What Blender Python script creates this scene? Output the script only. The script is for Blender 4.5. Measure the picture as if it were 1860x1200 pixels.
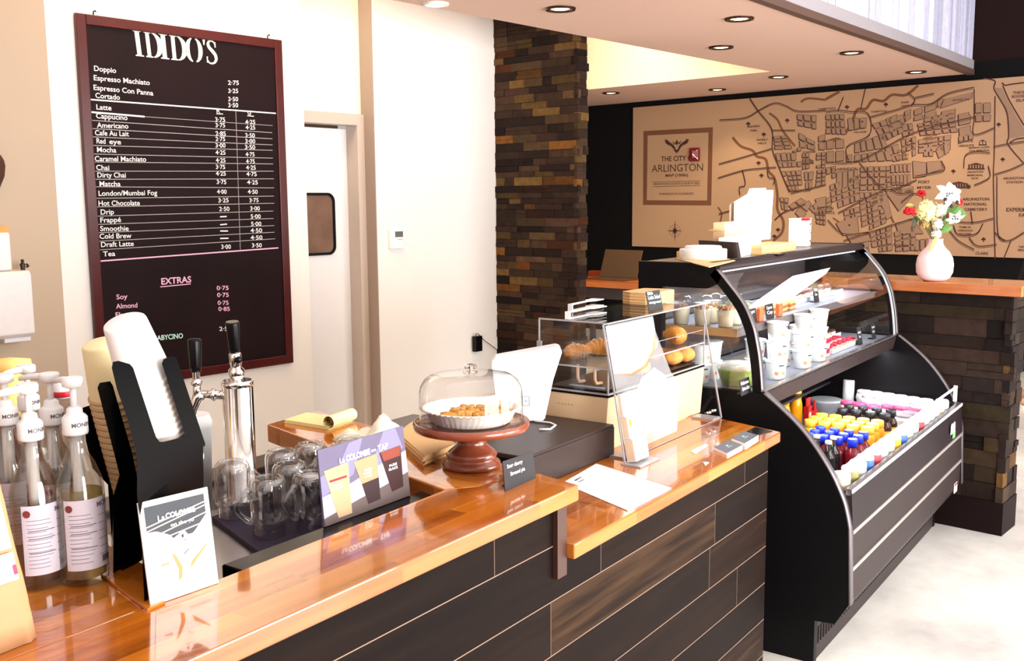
import bpy, bmesh, math, random
from mathutils import Vector, Matrix, Euler
random.seed(7)
for _o in list(bpy.data.objects):
    bpy.data.objects.remove(_o, do_unlink=True)
SC = bpy.context.scene
COL = SC.collection
PI = math.pi
rad = math.radians

# ------------------------------------------------------------------ camera
# world frame: x runs along the shop counter, y away from the customers, z up.
# the building (walls, ceiling, map) is turned BA against the counter.
EYE = Vector((0, 0, 1.6)); F = 1815.0
YAW, PITCH, ROLL = rad(35.32), rad(7.45), rad(-0.437)
BA = rad(-6.5)
_fw = Vector((math.cos(YAW)*math.cos(PITCH), math.sin(YAW)*math.cos(PITCH), -math.sin(PITCH)))
_r0 = Vector((math.sin(YAW), -math.cos(YAW), 0)); _u0 = _r0.cross(_fw)
_rt = math.cos(ROLL)*_r0 + math.sin(ROLL)*_u0
_up = -math.sin(ROLL)*_r0 + math.cos(ROLL)*_u0
cam_d = bpy.data.cameras.new('camera'); cam = bpy.data.objects.new('camera', cam_d); COL.objects.link(cam)
cam.matrix_world = Matrix(((_rt.x, _up.x, -_fw.x, EYE.x), (_rt.y, _up.y, -_fw.y, EYE.y), (_rt.z, _up.z, -_fw.z, EYE.z), (0, 0, 0, 1)))
cam_d.sensor_width = 36; cam_d.lens = 36*F/1860; cam_d.clip_start = 0.02; cam_d.clip_end = 200
SC.camera = cam

# ------------------------------------------------------------------ world, light, exposure
vs = SC.view_settings
vs.view_transform = 'Standard'; vs.look = 'None'; vs.gamma = 1; vs.use_curve_mapping = False
vs.exposure = 0.5
W = bpy.data.worlds.new('world'); SC.world = W; W.use_nodes = True
W.node_tree.nodes['Background'].inputs[0].default_value = (0.86, 0.93, 1.0, 1)
W.node_tree.nodes['Background'].inputs[1].default_value = 1.2
SC.cycles.use_denoising = True
SC.cycles.max_bounces = 10; SC.cycles.transparent_max_bounces = 24; SC.cycles.transmission_bounces = 10
SC.cycles.glossy_bounces = 5; SC.cycles.diffuse_bounces = 4
SC.cycles.sample_clamp_indirect = 6; SC.cycles.caustics_refractive = False; SC.cycles.caustics_reflective = False

BROT = Matrix.Rotation(BA, 4, 'Z')
def bw(X, Y, z): return BROT @ Vector((X, Y, z))          # building -> world
def wb(p): return BROT.inverted() @ Vector(p)              # world -> building
def area(name, loc, target, sx, sy, energy, col=(1, 1, 1), spread=180):
    l = bpy.data.lights.new(name, 'AREA'); l.shape = 'RECTANGLE'; l.size = sx; l.size_y = sy
    l.energy = energy; l.color = col; l.spread = rad(spread)
    o = bpy.data.objects.new(name, l); COL.objects.link(o); o.location = loc
    o.rotation_euler = (Vector(target)-Vector(loc)).to_track_quat('-Z', 'Y').to_euler(); return o
# daylight through the three shop windows on the street side
for _i, _X in enumerate((1.6, 4.6, 7.6)):
    area('window_daylight', bw(_X, -2.62, 1.5), bw(_X, 3, 1.35), 2.5, 2.3, (230, 220, 95)[_i], (1.0, 0.975, 0.955))
# warm lamps over the work area behind the counter (high ceiling)
area('work_lamp', bw(3.4, 4.6, 3.6), bw(3.9, 5.4, 1.6), 3.0, 0.5, 60, (1.0, 0.86, 0.6))
area('cove_lamp', bw(7.6, 5.6, 3.55), bw(8.4, 5.6, 3.0), 0.3, 3.0, 60, (1.0, 0.88, 0.5))

# ------------------------------------------------------------------ pixel -> place (photo is 1860 x 1200)
def ray(x, y): return ((x-930)*_rt - (y-600)*_up + F*_fw).normalized()
def hit(x, y, n, d):
    r = ray(x, y); n = Vector(n); return EYE + r*((d - n.dot(EYE))/n.dot(r))
def atz(x, y, z): return hit(x, y, (0, 0, 1), z)
def aty(x, y, Y): return hit(x, y, (0, 1, 0), Y)
def atx(x, y, X): return hit(x, y, (1, 0, 0), X)
_bX = BROT @ Vector((1, 0, 0)); _bY = BROT @ Vector((0, 1, 0))
def atbx(x, y, X): return wb(hit(x, y, _bX, X))            # on a building X plane, building coords
def atby(x, y, Y): return wb(hit(x, y, _bY, Y))
def atbz(x, y, z): return wb(atz(x, y, z))
def over(x, y, p):                                         # height above ground point p seen at pixel row y
    r = ray(x, y); t = ((p[0]-EYE.x)*r.x + (p[1]-EYE.y)*r.y)/(r.x*r.x + r.y*r.y); return EYE + r*t
def atd(x, y, p):                                          # point at pixel with the depth of point p
    r = ray(x, y); return EYE + r*((Vector(p)-EYE).dot(_fw)/r.dot(_fw))

# ------------------------------------------------------------------ materials
MATS = {}
def _nodes(name):
    m = bpy.data.materials.new(name); m.use_nodes = True; nt = m.node_tree
    return m, nt, nt.nodes['Principled BSDF']
def mat(name, col, rough=0.5, metal=0.0, spec=0.5, var=0.06, scale=30, bump=0.0, coat=0.0, emit=None, es=0.0, sss=0.0, trans=0.0, ior=1.45):
    if name in MATS: return MATS[name]
    m, nt, p = _nodes(name); N, L = nt.nodes, nt.links
    tc = N.new('ShaderNodeTexCoord'); no = N.new('ShaderNodeTexNoise'); no.inputs['Scale'].default_value = scale; no.inputs['Detail'].default_value = 3
    L.new(tc.outputs['Object'], no.inputs['Vector'])
    mx = N.new('ShaderNodeMix'); mx.data_type = 'RGBA'
    a = [max(0, c*(1-var)) for c in col[:3]]; b = [min(1, c*(1+var)) for c in col[:3]]
    mx.inputs[6].default_value = (*a, 1); mx.inputs[7].default_value = (*b, 1)
    L.new(no.outputs['Fac'], mx.inputs[0]); L.new(mx.outputs[2], p.inputs['Base Color'])
    p.inputs['Roughness'].default_value = rough; p.inputs['Metallic'].default_value = metal
    p.inputs['Specular IOR Level'].default_value = spec; p.inputs['Coat Weight'].default_value = coat
    p.inputs['Coat Roughness'].default_value = 0.04; p.inputs['IOR'].default_value = ior
    p.inputs['Transmission Weight'].default_value = trans
    if bump:
        bp = N.new('ShaderNodeBump'); bp.inputs['Strength'].default_value = bump; bp.inputs['Distance'].default_value = 0.01
        L.new(no.outputs['Fac'], bp.inputs['Height']); L.new(bp.outputs[0], p.inputs['Normal'])
    if emit: p.inputs['Emission Color'].default_value = (*emit, 1); p.inputs['Emission Strength'].default_value = es
    if sss: p.inputs['Subsurface Weight'].default_value = sss; p.inputs['Subsurface Radius'].default_value = (0.02, 0.01, 0.006)
    MATS[name] = m; return m
def srgb(r, g, b):
    f = lambda c: (c/255/12.92) if c/255 <= 0.04045 else ((c/255+0.055)/1.055)**2.4
    return (f(r), f(g), f(b))
def sheet_glass(name, tint=(1, 1, 1), refl=1.0, rough=0.0, film=0.0, filmcol=(0.8, 0.85, 0.9)):
    # thin clear sheet: straight-through light plus mirror reflection by fresnel
    if name in MATS: return MATS[name]
    m = bpy.data.materials.new(name); m.use_nodes = True; nt = m.node_tree; N, L = nt.nodes, nt.links
    for n in list(N): N.remove(n)
    o = N.new('ShaderNodeOutputMaterial'); t = N.new('ShaderNodeBsdfTransparent'); t.inputs[0].default_value = (*tint, 1)
    g = N.new('ShaderNodeBsdfGlossy'); g.inputs['Roughness'].default_value = rough
    lw = N.new('ShaderNodeLayerWeight'); lw.inputs[0].default_value = 0.5       # same reflection from either side of the sheet
    pw = N.new('ShaderNodeMath'); pw.operation = 'POWER'; pw.inputs[1].default_value = 4.0; L.new(lw.outputs['Facing'], pw.inputs[0])
    mu = N.new('ShaderNodeMath'); mu.operation = 'MULTIPLY_ADD'; mu.inputs[1].default_value = 0.9*min(1, refl); mu.inputs[2].default_value = 0.045*refl; mu.use_clamp = True; L.new(pw.outputs[0], mu.inputs[0])
    mx = N.new('ShaderNodeMixShader'); L.new(mu.outputs[0], mx.inputs[0]); L.new(t.outputs[0], mx.inputs[1]); L.new(g.outputs[0], mx.inputs[2])
    last = mx
    if film:
        d = N.new('ShaderNodeBsdfDiffuse'); d.inputs[0].default_value = (*filmcol, 1)
        m2 = N.new('ShaderNodeMixShader'); m2.inputs[0].default_value = film; L.new(mx.outputs[0], m2.inputs[1]); L.new(d.outputs[0], m2.inputs[2]); last = m2
    L.new(last.outputs[0], o.inputs[0]); MATS[name] = m; return m
def body_glass(name, tint=(1, 1, 1), mixt=0.5, ior=1.45, rough=0.0):
    # thick glass: refraction mixed with straight-through light so shadows stay soft
    if name in MATS: return MATS[name]
    m = bpy.data.materials.new(name); m.use_nodes = True; nt = m.node_tree; N, L = nt.nodes, nt.links
    for n in list(N): N.remove(n)
    o = N.new('ShaderNodeOutputMaterial'); t = N.new('ShaderNodeBsdfTransparent'); t.inputs[0].default_value = (*tint, 1)
    g = N.new('ShaderNodeBsdfGlass'); g.inputs['IOR'].default_value = ior; g.inputs['Roughness'].default_value = rough; g.inputs[0].default_value = (*tint, 1)
    mx = N.new('ShaderNodeMixShader'); mx.inputs[0].default_value = mixt; L.new(t.outputs[0], mx.inputs[1]); L.new(g.outputs[0], mx.inputs[2])
    L.new(mx.outputs[0], o.inputs[0]); MATS[name] = m; return m
def glow(name, col, s):
    if name in MATS: return MATS[name]
    m = bpy.data.materials.new(name); m.use_nodes = True; nt = m.node_tree; N, L = nt.nodes, nt.links
    for n in list(N): N.remove(n)
    o = N.new('ShaderNodeOutputMaterial'); e = N.new('ShaderNodeEmission'); e.inputs[0].default_value = (*col, 1); e.inputs[1].default_value = s
    L.new(e.outputs[0], o.inputs[0]); MATS[name] = m; return m
def planks(name, cols, axis=0, row=1, rowsize=0.04, length=0.4, rough=0.15, grain=0.35, coat=0.0, gap=0.0, gapcol=(0, 0, 0), spec=0.5, bump=0.0):
    # boards running along object axis `axis`, stacked along axis `row`, each with its own tone and grain
    if name in MATS: return MATS[name]
    m, nt, p = _nodes(name); N, L = nt.nodes, nt.links
    tc = N.new('ShaderNodeTexCoord'); sp = N.new('ShaderNodeSeparateXYZ'); L.new(tc.outputs['Object'], sp.inputs[0])
    def mth(op, a, b=None, c=None):
        n = N.new('ShaderNodeMath'); n.operation = op
        for i, v in enumerate((a, b, c)):
            if v is None: continue
            if isinstance(v, (int, float)): n.inputs[i].default_value = v
            else: L.new(v, n.inputs[i])
        return n.outputs[0]
    u, v = sp.outputs[axis], sp.outputs[row]
    vs_ = mth('DIVIDE', v, rowsize); ri = mth('FLOOR', vs_)
    wn = N.new('ShaderNodeTexWhiteNoise'); wn.noise_dimensions = '1D'; L.new(ri, wn.inputs['W'])
    us = mth('ADD', mth('DIVIDE', u, length), mth('MULTIPLY', wn.outputs['Value'], 7.3)); ui = mth('FLOOR', us)
    cb = N.new('ShaderNodeCombineXYZ'); L.new(ui, cb.inputs[0]); L.new(ri, cb.inputs[1])
    w2 = N.new('ShaderNodeTexWhiteNoise'); w2.noise_dimensions = '2D'; L.new(cb.outputs[0], w2.inputs['Vector'])
    # grain: noise stretched along the board
    mp = N.new('ShaderNodeMapping'); sc = [40, 40, 40]; sc[axis] = 2.5; mp.inputs['Scale'].default_value = sc
    ad = N.new('ShaderNodeVectorMath'); ad.operation = 'ADD'; L.new(tc.outputs['Object'], ad.inputs[0]); L.new(w2.outputs['Color'], ad.inputs[1])
    L.new(ad.outputs[0], mp.inputs[0]); no = N.new('ShaderNodeTexNoise'); no.inputs['Scale'].default_value = 1.0; no.inputs['Detail'].default_value = 5
    L.new(mp.outputs[0], no.inputs['Vector'])
    f = mth('ADD', mth('MULTIPLY', w2.outputs['Value'], 1-grain), mth('MULTIPLY', no.outputs['Fac'], grain))
    rp = N.new('ShaderNodeValToRGB'); el = rp.color_ramp.elements
    while len(el) < len(cols): el.new(0.5)
    for i, c in enumerate(cols): el[i].position = 0.12 + 0.76*i/(len(cols)-1); el[i].color = (*c, 1)
    L.new(f, rp.inputs[0]); out = rp.outputs[0]
    if gap:
        fr = mth('FRACT', vs_); g1 = mth('LESS_THAN', fr, gap/rowsize); fu = mth('FRACT', us); g2 = mth('LESS_THAN', fu, gap/length)
        gm = mth('MAXIMUM', g1, mth('MULTIPLY', g2, 0.5)); mx = N.new('ShaderNodeMix'); mx.data_type = 'RGBA'; L.new(gm, mx.inputs[0]); L.new(out, mx.inputs[6]); mx.inputs[7].default_value = (*gapcol, 1); out = mx.outputs[2]
    L.new(out, p.inputs['Base Color']); p.inputs['Roughness'].default_value = rough; p.inputs['Coat Weight'].default_value = coat; p.inputs['Coat Roughness'].default_value = 0.02
    p.inputs['Specular IOR Level'].default_value = spec
    MATS[name] = m; return m
def vcol(name, rough=0.7, spec=0.3, bump=0.5, var=0.25):
    # colour stored per stone, plus mineral noise
    if name in MATS: return MATS[name]
    m, nt, p = _nodes(name); N, L = nt.nodes, nt.links
    at = N.new('ShaderNodeVertexColor'); at.layer_name = 'own'
    tc = N.new('ShaderNodeTexCoord'); no = N.new('ShaderNodeTexNoise'); no.inputs['Scale'].default_value = 25; no.inputs['Detail'].default_value = 5; L.new(tc.outputs['Object'], no.inputs['Vector'])
    mr = N.new('ShaderNodeMapRange'); mr.inputs[3].default_value = 1-var*2; mr.inputs[4].default_value = 1+var*2; L.new(no.outputs['Fac'], mr.inputs[0])
    mx = N.new('ShaderNodeVectorMath'); mx.operation = 'SCALE'; L.new(at.outputs[0], mx.inputs[0]); L.new(mr.outputs[0], mx.inputs['Scale'])
    L.new(mx.outputs[0], p.inputs['Base Color']); p.inputs['Roughness'].default_value = rough; p.inputs['Specular IOR Level'].default_value = spec
    bp = N.new('ShaderNodeBump'); bp.inputs['Strength'].default_value = bump; bp.inputs['Distance'].default_value = 0.004; L.new(no.outputs['Fac'], bp.inputs['Height']); L.new(bp.outputs[0], p.inputs['Normal'])
    MATS[name] = m; return m

# ------------------------------------------------------------------ mesh builder
class MB:
    def __init__(self): self.bm = bmesh.new(); self.M = Matrix.Identity(4); self.mi = 0; self.own = None
    def _fin(self, vs, fs, smooth=False):
        for f in fs: f.material_index = self.mi; f.smooth = smooth
        return vs
    def v(self, p): return self.bm.verts.new(self.M @ Vector(p))
    def face(self, pts, smooth=False):
        try: f = self.bm.faces.new([p if isinstance(p, bmesh.types.BMVert) else self.v(p) for p in pts])
        except ValueError: return None
        f.material_index = self.mi; f.smooth = smooth
        if self.own: self.paint(f)
        return f
    def paint(self, f):
        ly = self.bm.loops.layers.color.get('own') or self.bm.loops.layers.color.new('own')
        for l in f.loops: l[ly] = (*self.own, 1)
    def box(self, x0, x1, y0, y1, z0, z1):
        P = [self.v((x, y, z)) for z in (z0, z1) for y in (y0, y1) for x in (x0, x1)]
        for q in ((0, 2, 3, 1), (4, 5, 7, 6), (0, 1, 5, 4), (2, 6, 7, 3), (0, 4, 6, 2), (1, 3, 7, 5)): self.face([P[i] for i in q])
        return self
    def rbox(self, x0, x1, y0, y1, z0, z1, r=0.005, seg=2):
        # box with rounded edges
        b = bmesh.new(); bmesh.ops.create_cube(b, size=1)
        for v in b.verts: v.co = Vector(((x0+x1)/2+v.co.x*(x1-x0), (y0+y1)/2+v.co.y*(y1-y0), (z0+z1)/2+v.co.z*(z1-z0)))
        r = min(r, 0.49*min(x1-x0, y1-y0, z1-z0))
        bmesh.ops.bevel(b, geom=b.edges[:], offset=r, segments=seg, affect='EDGES', profile=0.5)
        self.absorb(b, smooth=False); return self
    def absorb(self, b, smooth=True):
        mp = {v: self.v(v.co) for v in b.verts}
        for f in b.faces: self.face([mp[v] for v in f.verts], smooth)
        b.free()
    def prism(self, poly, a0, a1, axis='x', smooth=False):
        # polygon in the two other axes (in xyz order) pushed along axis
        def P(a, q): return {'x': (a, q[0], q[1]), 'y': (q[0], a, q[1]), 'z': (q[0], q[1], a)}[axis]
        A = [self.v(P(a0, q)) for q in poly]; B = [self.v(P(a1, q)) for q in poly]; n = len(poly)
        self.face(A); self.face(B[::-1])
        for i in range(n): self.face([A[i], B[i], B[(i+1) % n], A[(i+1) % n]], smooth)
        return self
    def lathe(self, prof, n=28, c=(0, 0, 0), cap0=True, cap1=True, smooth=True, wob=None):
        rings = []
        for k, (r, z) in enumerate(prof):
            rr = [r*(wob(i, k) if wob else 1) for i in range(n)]
            rings.append([self.v((c[0]+rr[i]*math.cos(2*PI*i/n), c[1]+rr[i]*math.sin(2*PI*i/n), c[2]+z)) for i in range(n)])
        for a, b in zip(rings, rings[1:]):
            for i in range(n): self.face([a[i], a[(i+1) % n], b[(i+1) % n], b[i]], smooth)
        if cap0: self.face(rings[0][::-1])
        if cap1: self.face(rings[-1])
        return self
    def tube(self, pts, r, n=8, caps=True, smooth=True):
        pts = [Vector(p) for p in pts]; rs = r if isinstance(r, (list, tuple)) else [r]*len(pts)
        up = Vector((0, 0, 1)); rings = []
        for i, p in enumerate(pts):
            d = (pts[min(i+1, len(pts)-1)] - pts[max(i-1, 0)]).normalized()
            if abs(d.dot(up)) > 0.95: up = Vector((1, 0, 0)) if abs(d.x) < 0.9 else Vector((0, 1, 0))
            s = d.cross(up).normalized(); t = s.cross(d).normalized(); up = t
            rings.append([self.v(p + s*rs[i]*math.cos(2*PI*k/n) + t*rs[i]*math.sin(2*PI*k/n)) for k in range(n)])
        for a, b in zip(rings, rings[1:]):
            for k in range(n): self.face([a[k], a[(k+1) % n], b[(k+1) % n], b[k]], smooth)
        if caps: self.face(rings[0][::-1]); self.face(rings[-1])
        return self
    def ball(self, c, r, seg=14, rings=9, s=(1, 1, 1), wob=None):
        b = bmesh.new(); bmesh.ops.create_uvsphere(b, u_segments=seg, v_segments=rings, radius=1)
        for v in b.verts:
            k = wob(v.co) if wob else 1
            v.co = Vector((c[0]+v.co.x*r*s[0]*k, c[1]+v.co.y*r*s[1]*k, c[2]+v.co.z*r*s[2]*k))
        self.absorb(b, True); return self
    def text(self, s, o, xd, yd, size=None, width=None, bold=0.0, align='LEFT', shear=0.0):
        # letters lying in the plane (xd, yd) with the baseline starting at o
        c = bpy.data.curves.new('t', 'FONT'); c.body = s; c.size = 1.0; c.offset = bold; c.align_x = align; c.shear = shear; c.resolution_u = 3
        t = bpy.data.objects.new('t', c); COL.objects.link(t); dg = bpy.context.evaluated_depsgraph_get(); dg.update()
        me = bpy.data.meshes.new_from_object(t.evaluated_get(dg)); bpy.data.objects.remove(t)
        if not me.vertices: return self
        xs = [v.co.x for v in me.vertices]; w = max(xs)-min(xs)
        k = size if size else width/w
        ky = k if not (size and width) else size
        kx = k if not (size and width) else width/w
        o, xd, yd = Vector(o), Vector(xd).normalized(), Vector(yd).normalized()
        x0 = min(xs) if align == 'LEFT' else 0
        vs = [self.v(o + xd*(v.co.x-x0)*kx + yd*v.co.y*ky) for v in me.vertices]
        for p in me.polygons: self.face([vs[i] for i in p.vertices])
        bpy.data.meshes.remove(me); return self
    def build(self, name, mats, parent=None, loc=None, bevel=0.0, sub=0, normals=True):
        if normals: bmesh.ops.recalc_face_normals(self.bm, faces=self.bm.faces[:])
        me = bpy.data.meshes.new(name); self.bm.to_mesh(me); self.bm.free()
        for m in (mats if isinstance(mats, (list, tuple)) else [mats]): me.materials.append(m)
        o = bpy.data.objects.new(name, me); COL.objects.link(o)
        if parent: o.parent = parent
        if loc is not None: o.location = loc
        if bevel:
            b = o.modifiers.new('bevel', 'BEVEL'); b.width = bevel; b.segments = 2; b.limit_method = 'ANGLE'; b.angle_limit = rad(40)
        if sub:
            s = o.modifiers.new('sub', 'SUBSURF'); s.levels = sub; s.render_levels = sub
        return o
def thing(name, label, cat, loc=(0, 0, 0), rz=0.0, group=None):
    o = bpy.data.objects.new(name, None); COL.objects.link(o); o.empty_display_size = 0.05
    o.location = loc; o.rotation_euler = (0, 0, rz); tag(o, label, cat, group); return o
def tag(o, label=None, cat=None, group=None, kind=None):
    if label: o['label'] = label
    if cat: o['category'] = cat
    if group: o['group'] = group
    if kind: o['kind'] = kind
    return o
def struct(name, mb, m, building=True, **k):
    o = mb.build(name, m, **k); o['kind'] = 'structure'
    if building: o.rotation_euler = (0, 0, BA)
    return o
def dup(root, loc, rz=None, label=None, group=None, rot=None):
    r = root.copy(); COL.objects.link(r); r.location = loc
    if rz is not None: r.rotation_euler = (0, 0, rz)
    if rot is not None: r.rotation_euler = rot
    if label: r['label'] = label
    if group: r['group'] = group
    for ch in list(root.children):
        c = ch.copy(); COL.objects.link(c); c.parent = r
        for g in ch.children:
            d = g.copy(); COL.objects.link(d); d.parent = c
    return r
def part(name, mb, m, parent, label=None, **k):
    o = mb.build(name, m, parent, **k)
    if label: o['label'] = label
    return o
def bend(n, f, a=0.0, b=1.0): return [f(a+(b-a)*i/n) for i in range(n+1)]

# common finishes
white_paint = mat('white_paint', (0.86, 0.83, 0.80), 0.6, var=0.02, scale=4)
black_gloss = mat('black_gloss', (0.004, 0.003, 0.0035), 0.25, spec=0.22)
black_matt = mat('black_matt', (0.005, 0.004, 0.004), 0.6, spec=0.08)
chrome = mat('chrome', (0.85, 0.82, 0.8), 0.06, 1.0)
steel = mat('steel', (0.45, 0.43, 0.43), 0.3, 1.0)
white_plastic = mat('white_plastic', (0.85, 0.84, 0.84), 0.35, var=0.01)
paper_white = mat('paper_white', (0.88, 0.87, 0.85), 0.7, var=0.02)
kraft = mat('kraft_paper', srgb(222, 178, 122), 0.75, var=0.08, scale=60)
chalk_black = mat('chalk_black', (0.016, 0.013, 0.015), 0.6, var=0.25, scale=8)
chalk_white = mat('chalk_white', (0.8, 0.78, 0.78), 0.8)
chalk_pink = mat('chalk_pink', (0.85, 0.45, 0.65), 0.8)
chalk_mint = mat('chalk_mint', (0.55, 0.85, 0.75), 0.8)
acrylic = sheet_glass('acrylic_sheet', (0.985, 0.985, 0.99), 0.55)
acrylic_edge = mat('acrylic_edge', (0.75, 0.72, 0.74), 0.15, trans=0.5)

# ================================================================== THE ROOM
ZS = 2.72                                                   # underside of the dropped ceiling
YW = 5.333                                                  # wall behind the work area (building frame)
XM = (atbz(1071, 190, ZS).x + atbz(1785, 135.5, ZS).x)/2    # wall with the map
ZC = 3.95
# floor: pale polished concrete with grey clouding
fm, nt, p = _nodes('polished_concrete'); N, L = nt.nodes, nt.links
tc = N.new('ShaderNodeTexCoord'); n1 = N.new('ShaderNodeTexNoise'); n1.inputs['Scale'].default_value = 1.3; n1.inputs['Detail'].default_value = 8; n1.inputs['Roughness'].default_value = 0.65
L.new(tc.outputs['Object'], n1.inputs['Vector']); rp = N.new('ShaderNodeValToRGB'); rp.color_ramp.elements[0].position = 0.32; rp.color_ramp.elements[0].color = (*srgb(176, 170, 166), 1)
rp.color_ramp.elements[1].position = 0.62; rp.color_ramp.elements[1].color = (*srgb(226, 221, 214), 1)
L.new(n1.outputs['Fac'], rp.inputs[0]); L.new(rp.outputs[0], p.inputs['Base Color']); p.inputs['Roughness'].default_value = 0.28
struct('floor', MB().box(-3.2, XM+0.2, -2.9, 10, -0.1, 0), fm)

wall_white = mat('wall_white_paint', (0.84, 0.80, 0.775), 0.6, var=0.015, scale=3)
wall_beige = mat('wall_beige_tone', (0.47, 0.355, 0.255), 0.65, var=0.03, scale=3)  # one even beige, darker than the white walls
wall_black = mat('wall_black_paint', (0.004, 0.0035, 0.004), 0.75, spec=0.12)
wall_brown = mat('wall_dark_brown_paint', (0.014, 0.006, 0.005), 0.8, spec=0.1)
ceil_paint = mat('ceiling_paint', (0.76, 0.53, 0.44), 0.7, var=0.015, scale=2)
taupe = mat('taupe_trim_paint', (0.36, 0.27, 0.225), 0.55, var=0.03)
XC = atby(551, 180, YW).x                                   # right end of the menu-board wall
XL = atby(104, 340, YW).x
XR0 = atby(686, 450, YW).x                                  # left end of the thermostat wall
XP = atby(899, 300, YW).x                                   # stone pillar face
struct('wall_back', MB().box(XL-0.6, XC, YW, YW+0.12, 0, ZC), wall_white)
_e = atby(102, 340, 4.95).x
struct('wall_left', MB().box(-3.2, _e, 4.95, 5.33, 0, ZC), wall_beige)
YN = YW+0.135                                               # door niche
struct('wall_niche', MB().box(XC-0.9, XR0+0.05, YN, YN+0.1, 2.155, ZC).box(XC-0.9, XC-0.7, YN, YN+0.1, 0, 2.155), mat('niche_paint', (0.88, 0.84, 0.66), 0.6, var=0.01))
mb = MB().box(XR0, XP+0.25, YW, YW+0.4, 0, ZC)
struct('wall_thermostat', mb, wall_white)
struct('trim_return', MB().box(XR0-0.006, XR0, YW+0.002, YN, 0, ZC), taupe)
# door frame and swing door
xj = atby(643, 215, YN).x; zj = atby(600, 225, YN).z
mb = MB().box(xj, XR0-0.006, YN-0.03, YN+0.09, 0, zj).box(XC-0.9, XR0-0.006, YN-0.03, YN+0.09, zj, zj+0.075)
struct('trim_door', mb, mat('door_frame_paint', (0.55, 0.45, 0.385), 0.45, var=0.02))
xd = atby(631, 235, YN+0.09).x
dr = thing('door_1', 'white swing door with a black rimmed rounded window in the taupe frame', 'door', bw(xd, YN+0.09, 0), BA); dr['kind'] = 'structure'
zt = zj-0.02
part('door_leaf', MB().rbox(-0.85, 0, 0, 0.045, 0.01, zt, 0.006), mat('door_leaf_paint', (0.80, 0.78, 0.80), 0.4, var=0.02), dr)
w0 = atby(556, 405, YN+0.09); w1 = atby(606, 350, YN+0.09); w2 = atby(608, 462, YN+0.09)
def rrect(x0, x1, z0, z1, r, n=6):
    P = []
    for cx, cz, a in ((x1-r, z1-r, 0), (x0+r, z1-r, 90), (x0+r, z0+r, 180), (x1-r, z0+r, 270)):
        P += [(cx+r*math.cos(rad(a+90*i/n)), cz+r*math.sin(rad(a+90*i/n))) for i in range(n+1)]
    return P
X1, Z1, Z0 = w1.x-xd, w1.z, w2.z
A = rrect(X1-0.36, X1, Z0, Z1, 0.06); Bq = rrect(X1-0.345, X1-0.018, Z0+0.018, Z1-0.018, 0.045)
g = MB()
for i in range(len(A)):
    j = (i+1) % len(A)
    for ya, yb, q0, q1 in ((-0.012, -0.012, A, Bq), (-0.012, 0.004, Bq, Bq), (0.0, -0.012, A, A)):
        g.face([(q0[i][0], ya, q0[i][1]), (q0[j][0], ya, q0[j][1]), (q1[j][0], yb, q1[j][1]), (q1[i][0], yb, q1[i][1])])
part('window_gasket', g, black_gloss, dr)
part('window_pane', MB().prism(Bq, -0.004, -0.001, 'y'), mat('dark_pane', (0.20, 0.12, 0.085), 0.05, spec=0.9, var=0.5, scale=6), dr)

# outer shell behind the photographer: left wall, street wall with shop windows, ceiling
struct('wall_far_left', MB().box(-3.2, -3.05, -2.9, 5.0, 0, ZC), wall_white)
mb = MB().box(-3.2, 0.3, -2.9, -2.75, 0, ZC).box(8.9, XM+0.2, -2.9, -2.75, 0, ZC).box(0.3, 8.9, -2.9, -2.75, 2.7, ZC).box(0.3, 8.9, -2.9, -2.75, 0, 0.3)
for x in (2.95, 6.0): mb.box(x-0.06, x+0.16, -2.9, -2.75, 0.3, 2.7)
struct('wall_front', mb, wall_white)
struct('ceiling', MB().box(-3.2, XM+0.2, -2.9, 10, ZC, ZC+0.1), white_paint)
struct('wall_far_end', MB().box(3.0, XM+0.2, 9.6, 9.75, 0, ZC), mat('far_wall_paint', (0.10, 0.07, 0.05), 0.7))
struct('wall_map', MB().box(XM, XM+0.15, -2.9, 9.7, 0, atbx(1860, 105, XM).z), wall_black)
struct('wall_map_upper', MB().box(XM+0.01, XM+0.15, -2.9, 9.7, atbx(1860, 105, XM).z, ZC), wall_brown)

# dropped ceiling: L-shaped bulkhead with a curved board-clad edge on the customer side
ye = (atbz(896, 31, ZS).y+atbz(1383, 129.5, ZS).y)/2
xe = (atbz(1068, 163.8, ZS).x+atbz(1383, 130, ZS).x)/2
fpts = [atbz(x, y, ZS) for x, y in ((1385, 1), (1457, 27), (1540, 55.5), (1638, 89), (1715, 116))]
fpts = [Vector((-3.0, fpts[0].y-0.75, 0)), Vector((1.5, fpts[0].y-0.35, 0)), Vector((3.8, fpts[0].y-0.1, 0))] + fpts + [Vector((XM, fpts[-1].y+0.06, 0))]
poly = [(q.x, q.y+0.02) for q in fpts] + [(XM, 9.5), (xe, 9.5), (xe, ye), (-3.0, ye)]
struct('ceiling_soffit', MB().prism(poly, ZS, ZC, 'z'), ceil_paint)
def strip(mb, pts, off, z0, z1, th):
    for a, b in zip(pts, pts[1:]):
        mb.box(0, 0, 0, 0, 0, 0) if False else None
        q = [(a.x, a.y+off), (b.x, b.y+off), (b.x, b.y+off+th), (a.x, a.y+off+th)]
        mb.prism(q, z0, z1, 'z')
fine = []
for a, b in zip(fpts, fpts[1:]):
    n = max(2, int((b-a).length/0.12)); fine += [a+(b-a)*i/n for i in range(n)]
fine.append(fpts[-1])
mb = MB(); strip(mb, fine, -0.03, ZS-0.012, ZS+0.035, 0.06); struct('trim_soffit_edge', mb, mat('bronze_edge', (0.10, 0.055, 0.042), 0.5))
mb = MB(); strip(mb, fine, -0.022, ZS+0.035, ZS+0.12, 0.04); struct('trim_soffit_band', mb, mat('grey_band', (0.33, 0.30, 0.32), 0.5))
mb = MB()
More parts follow.
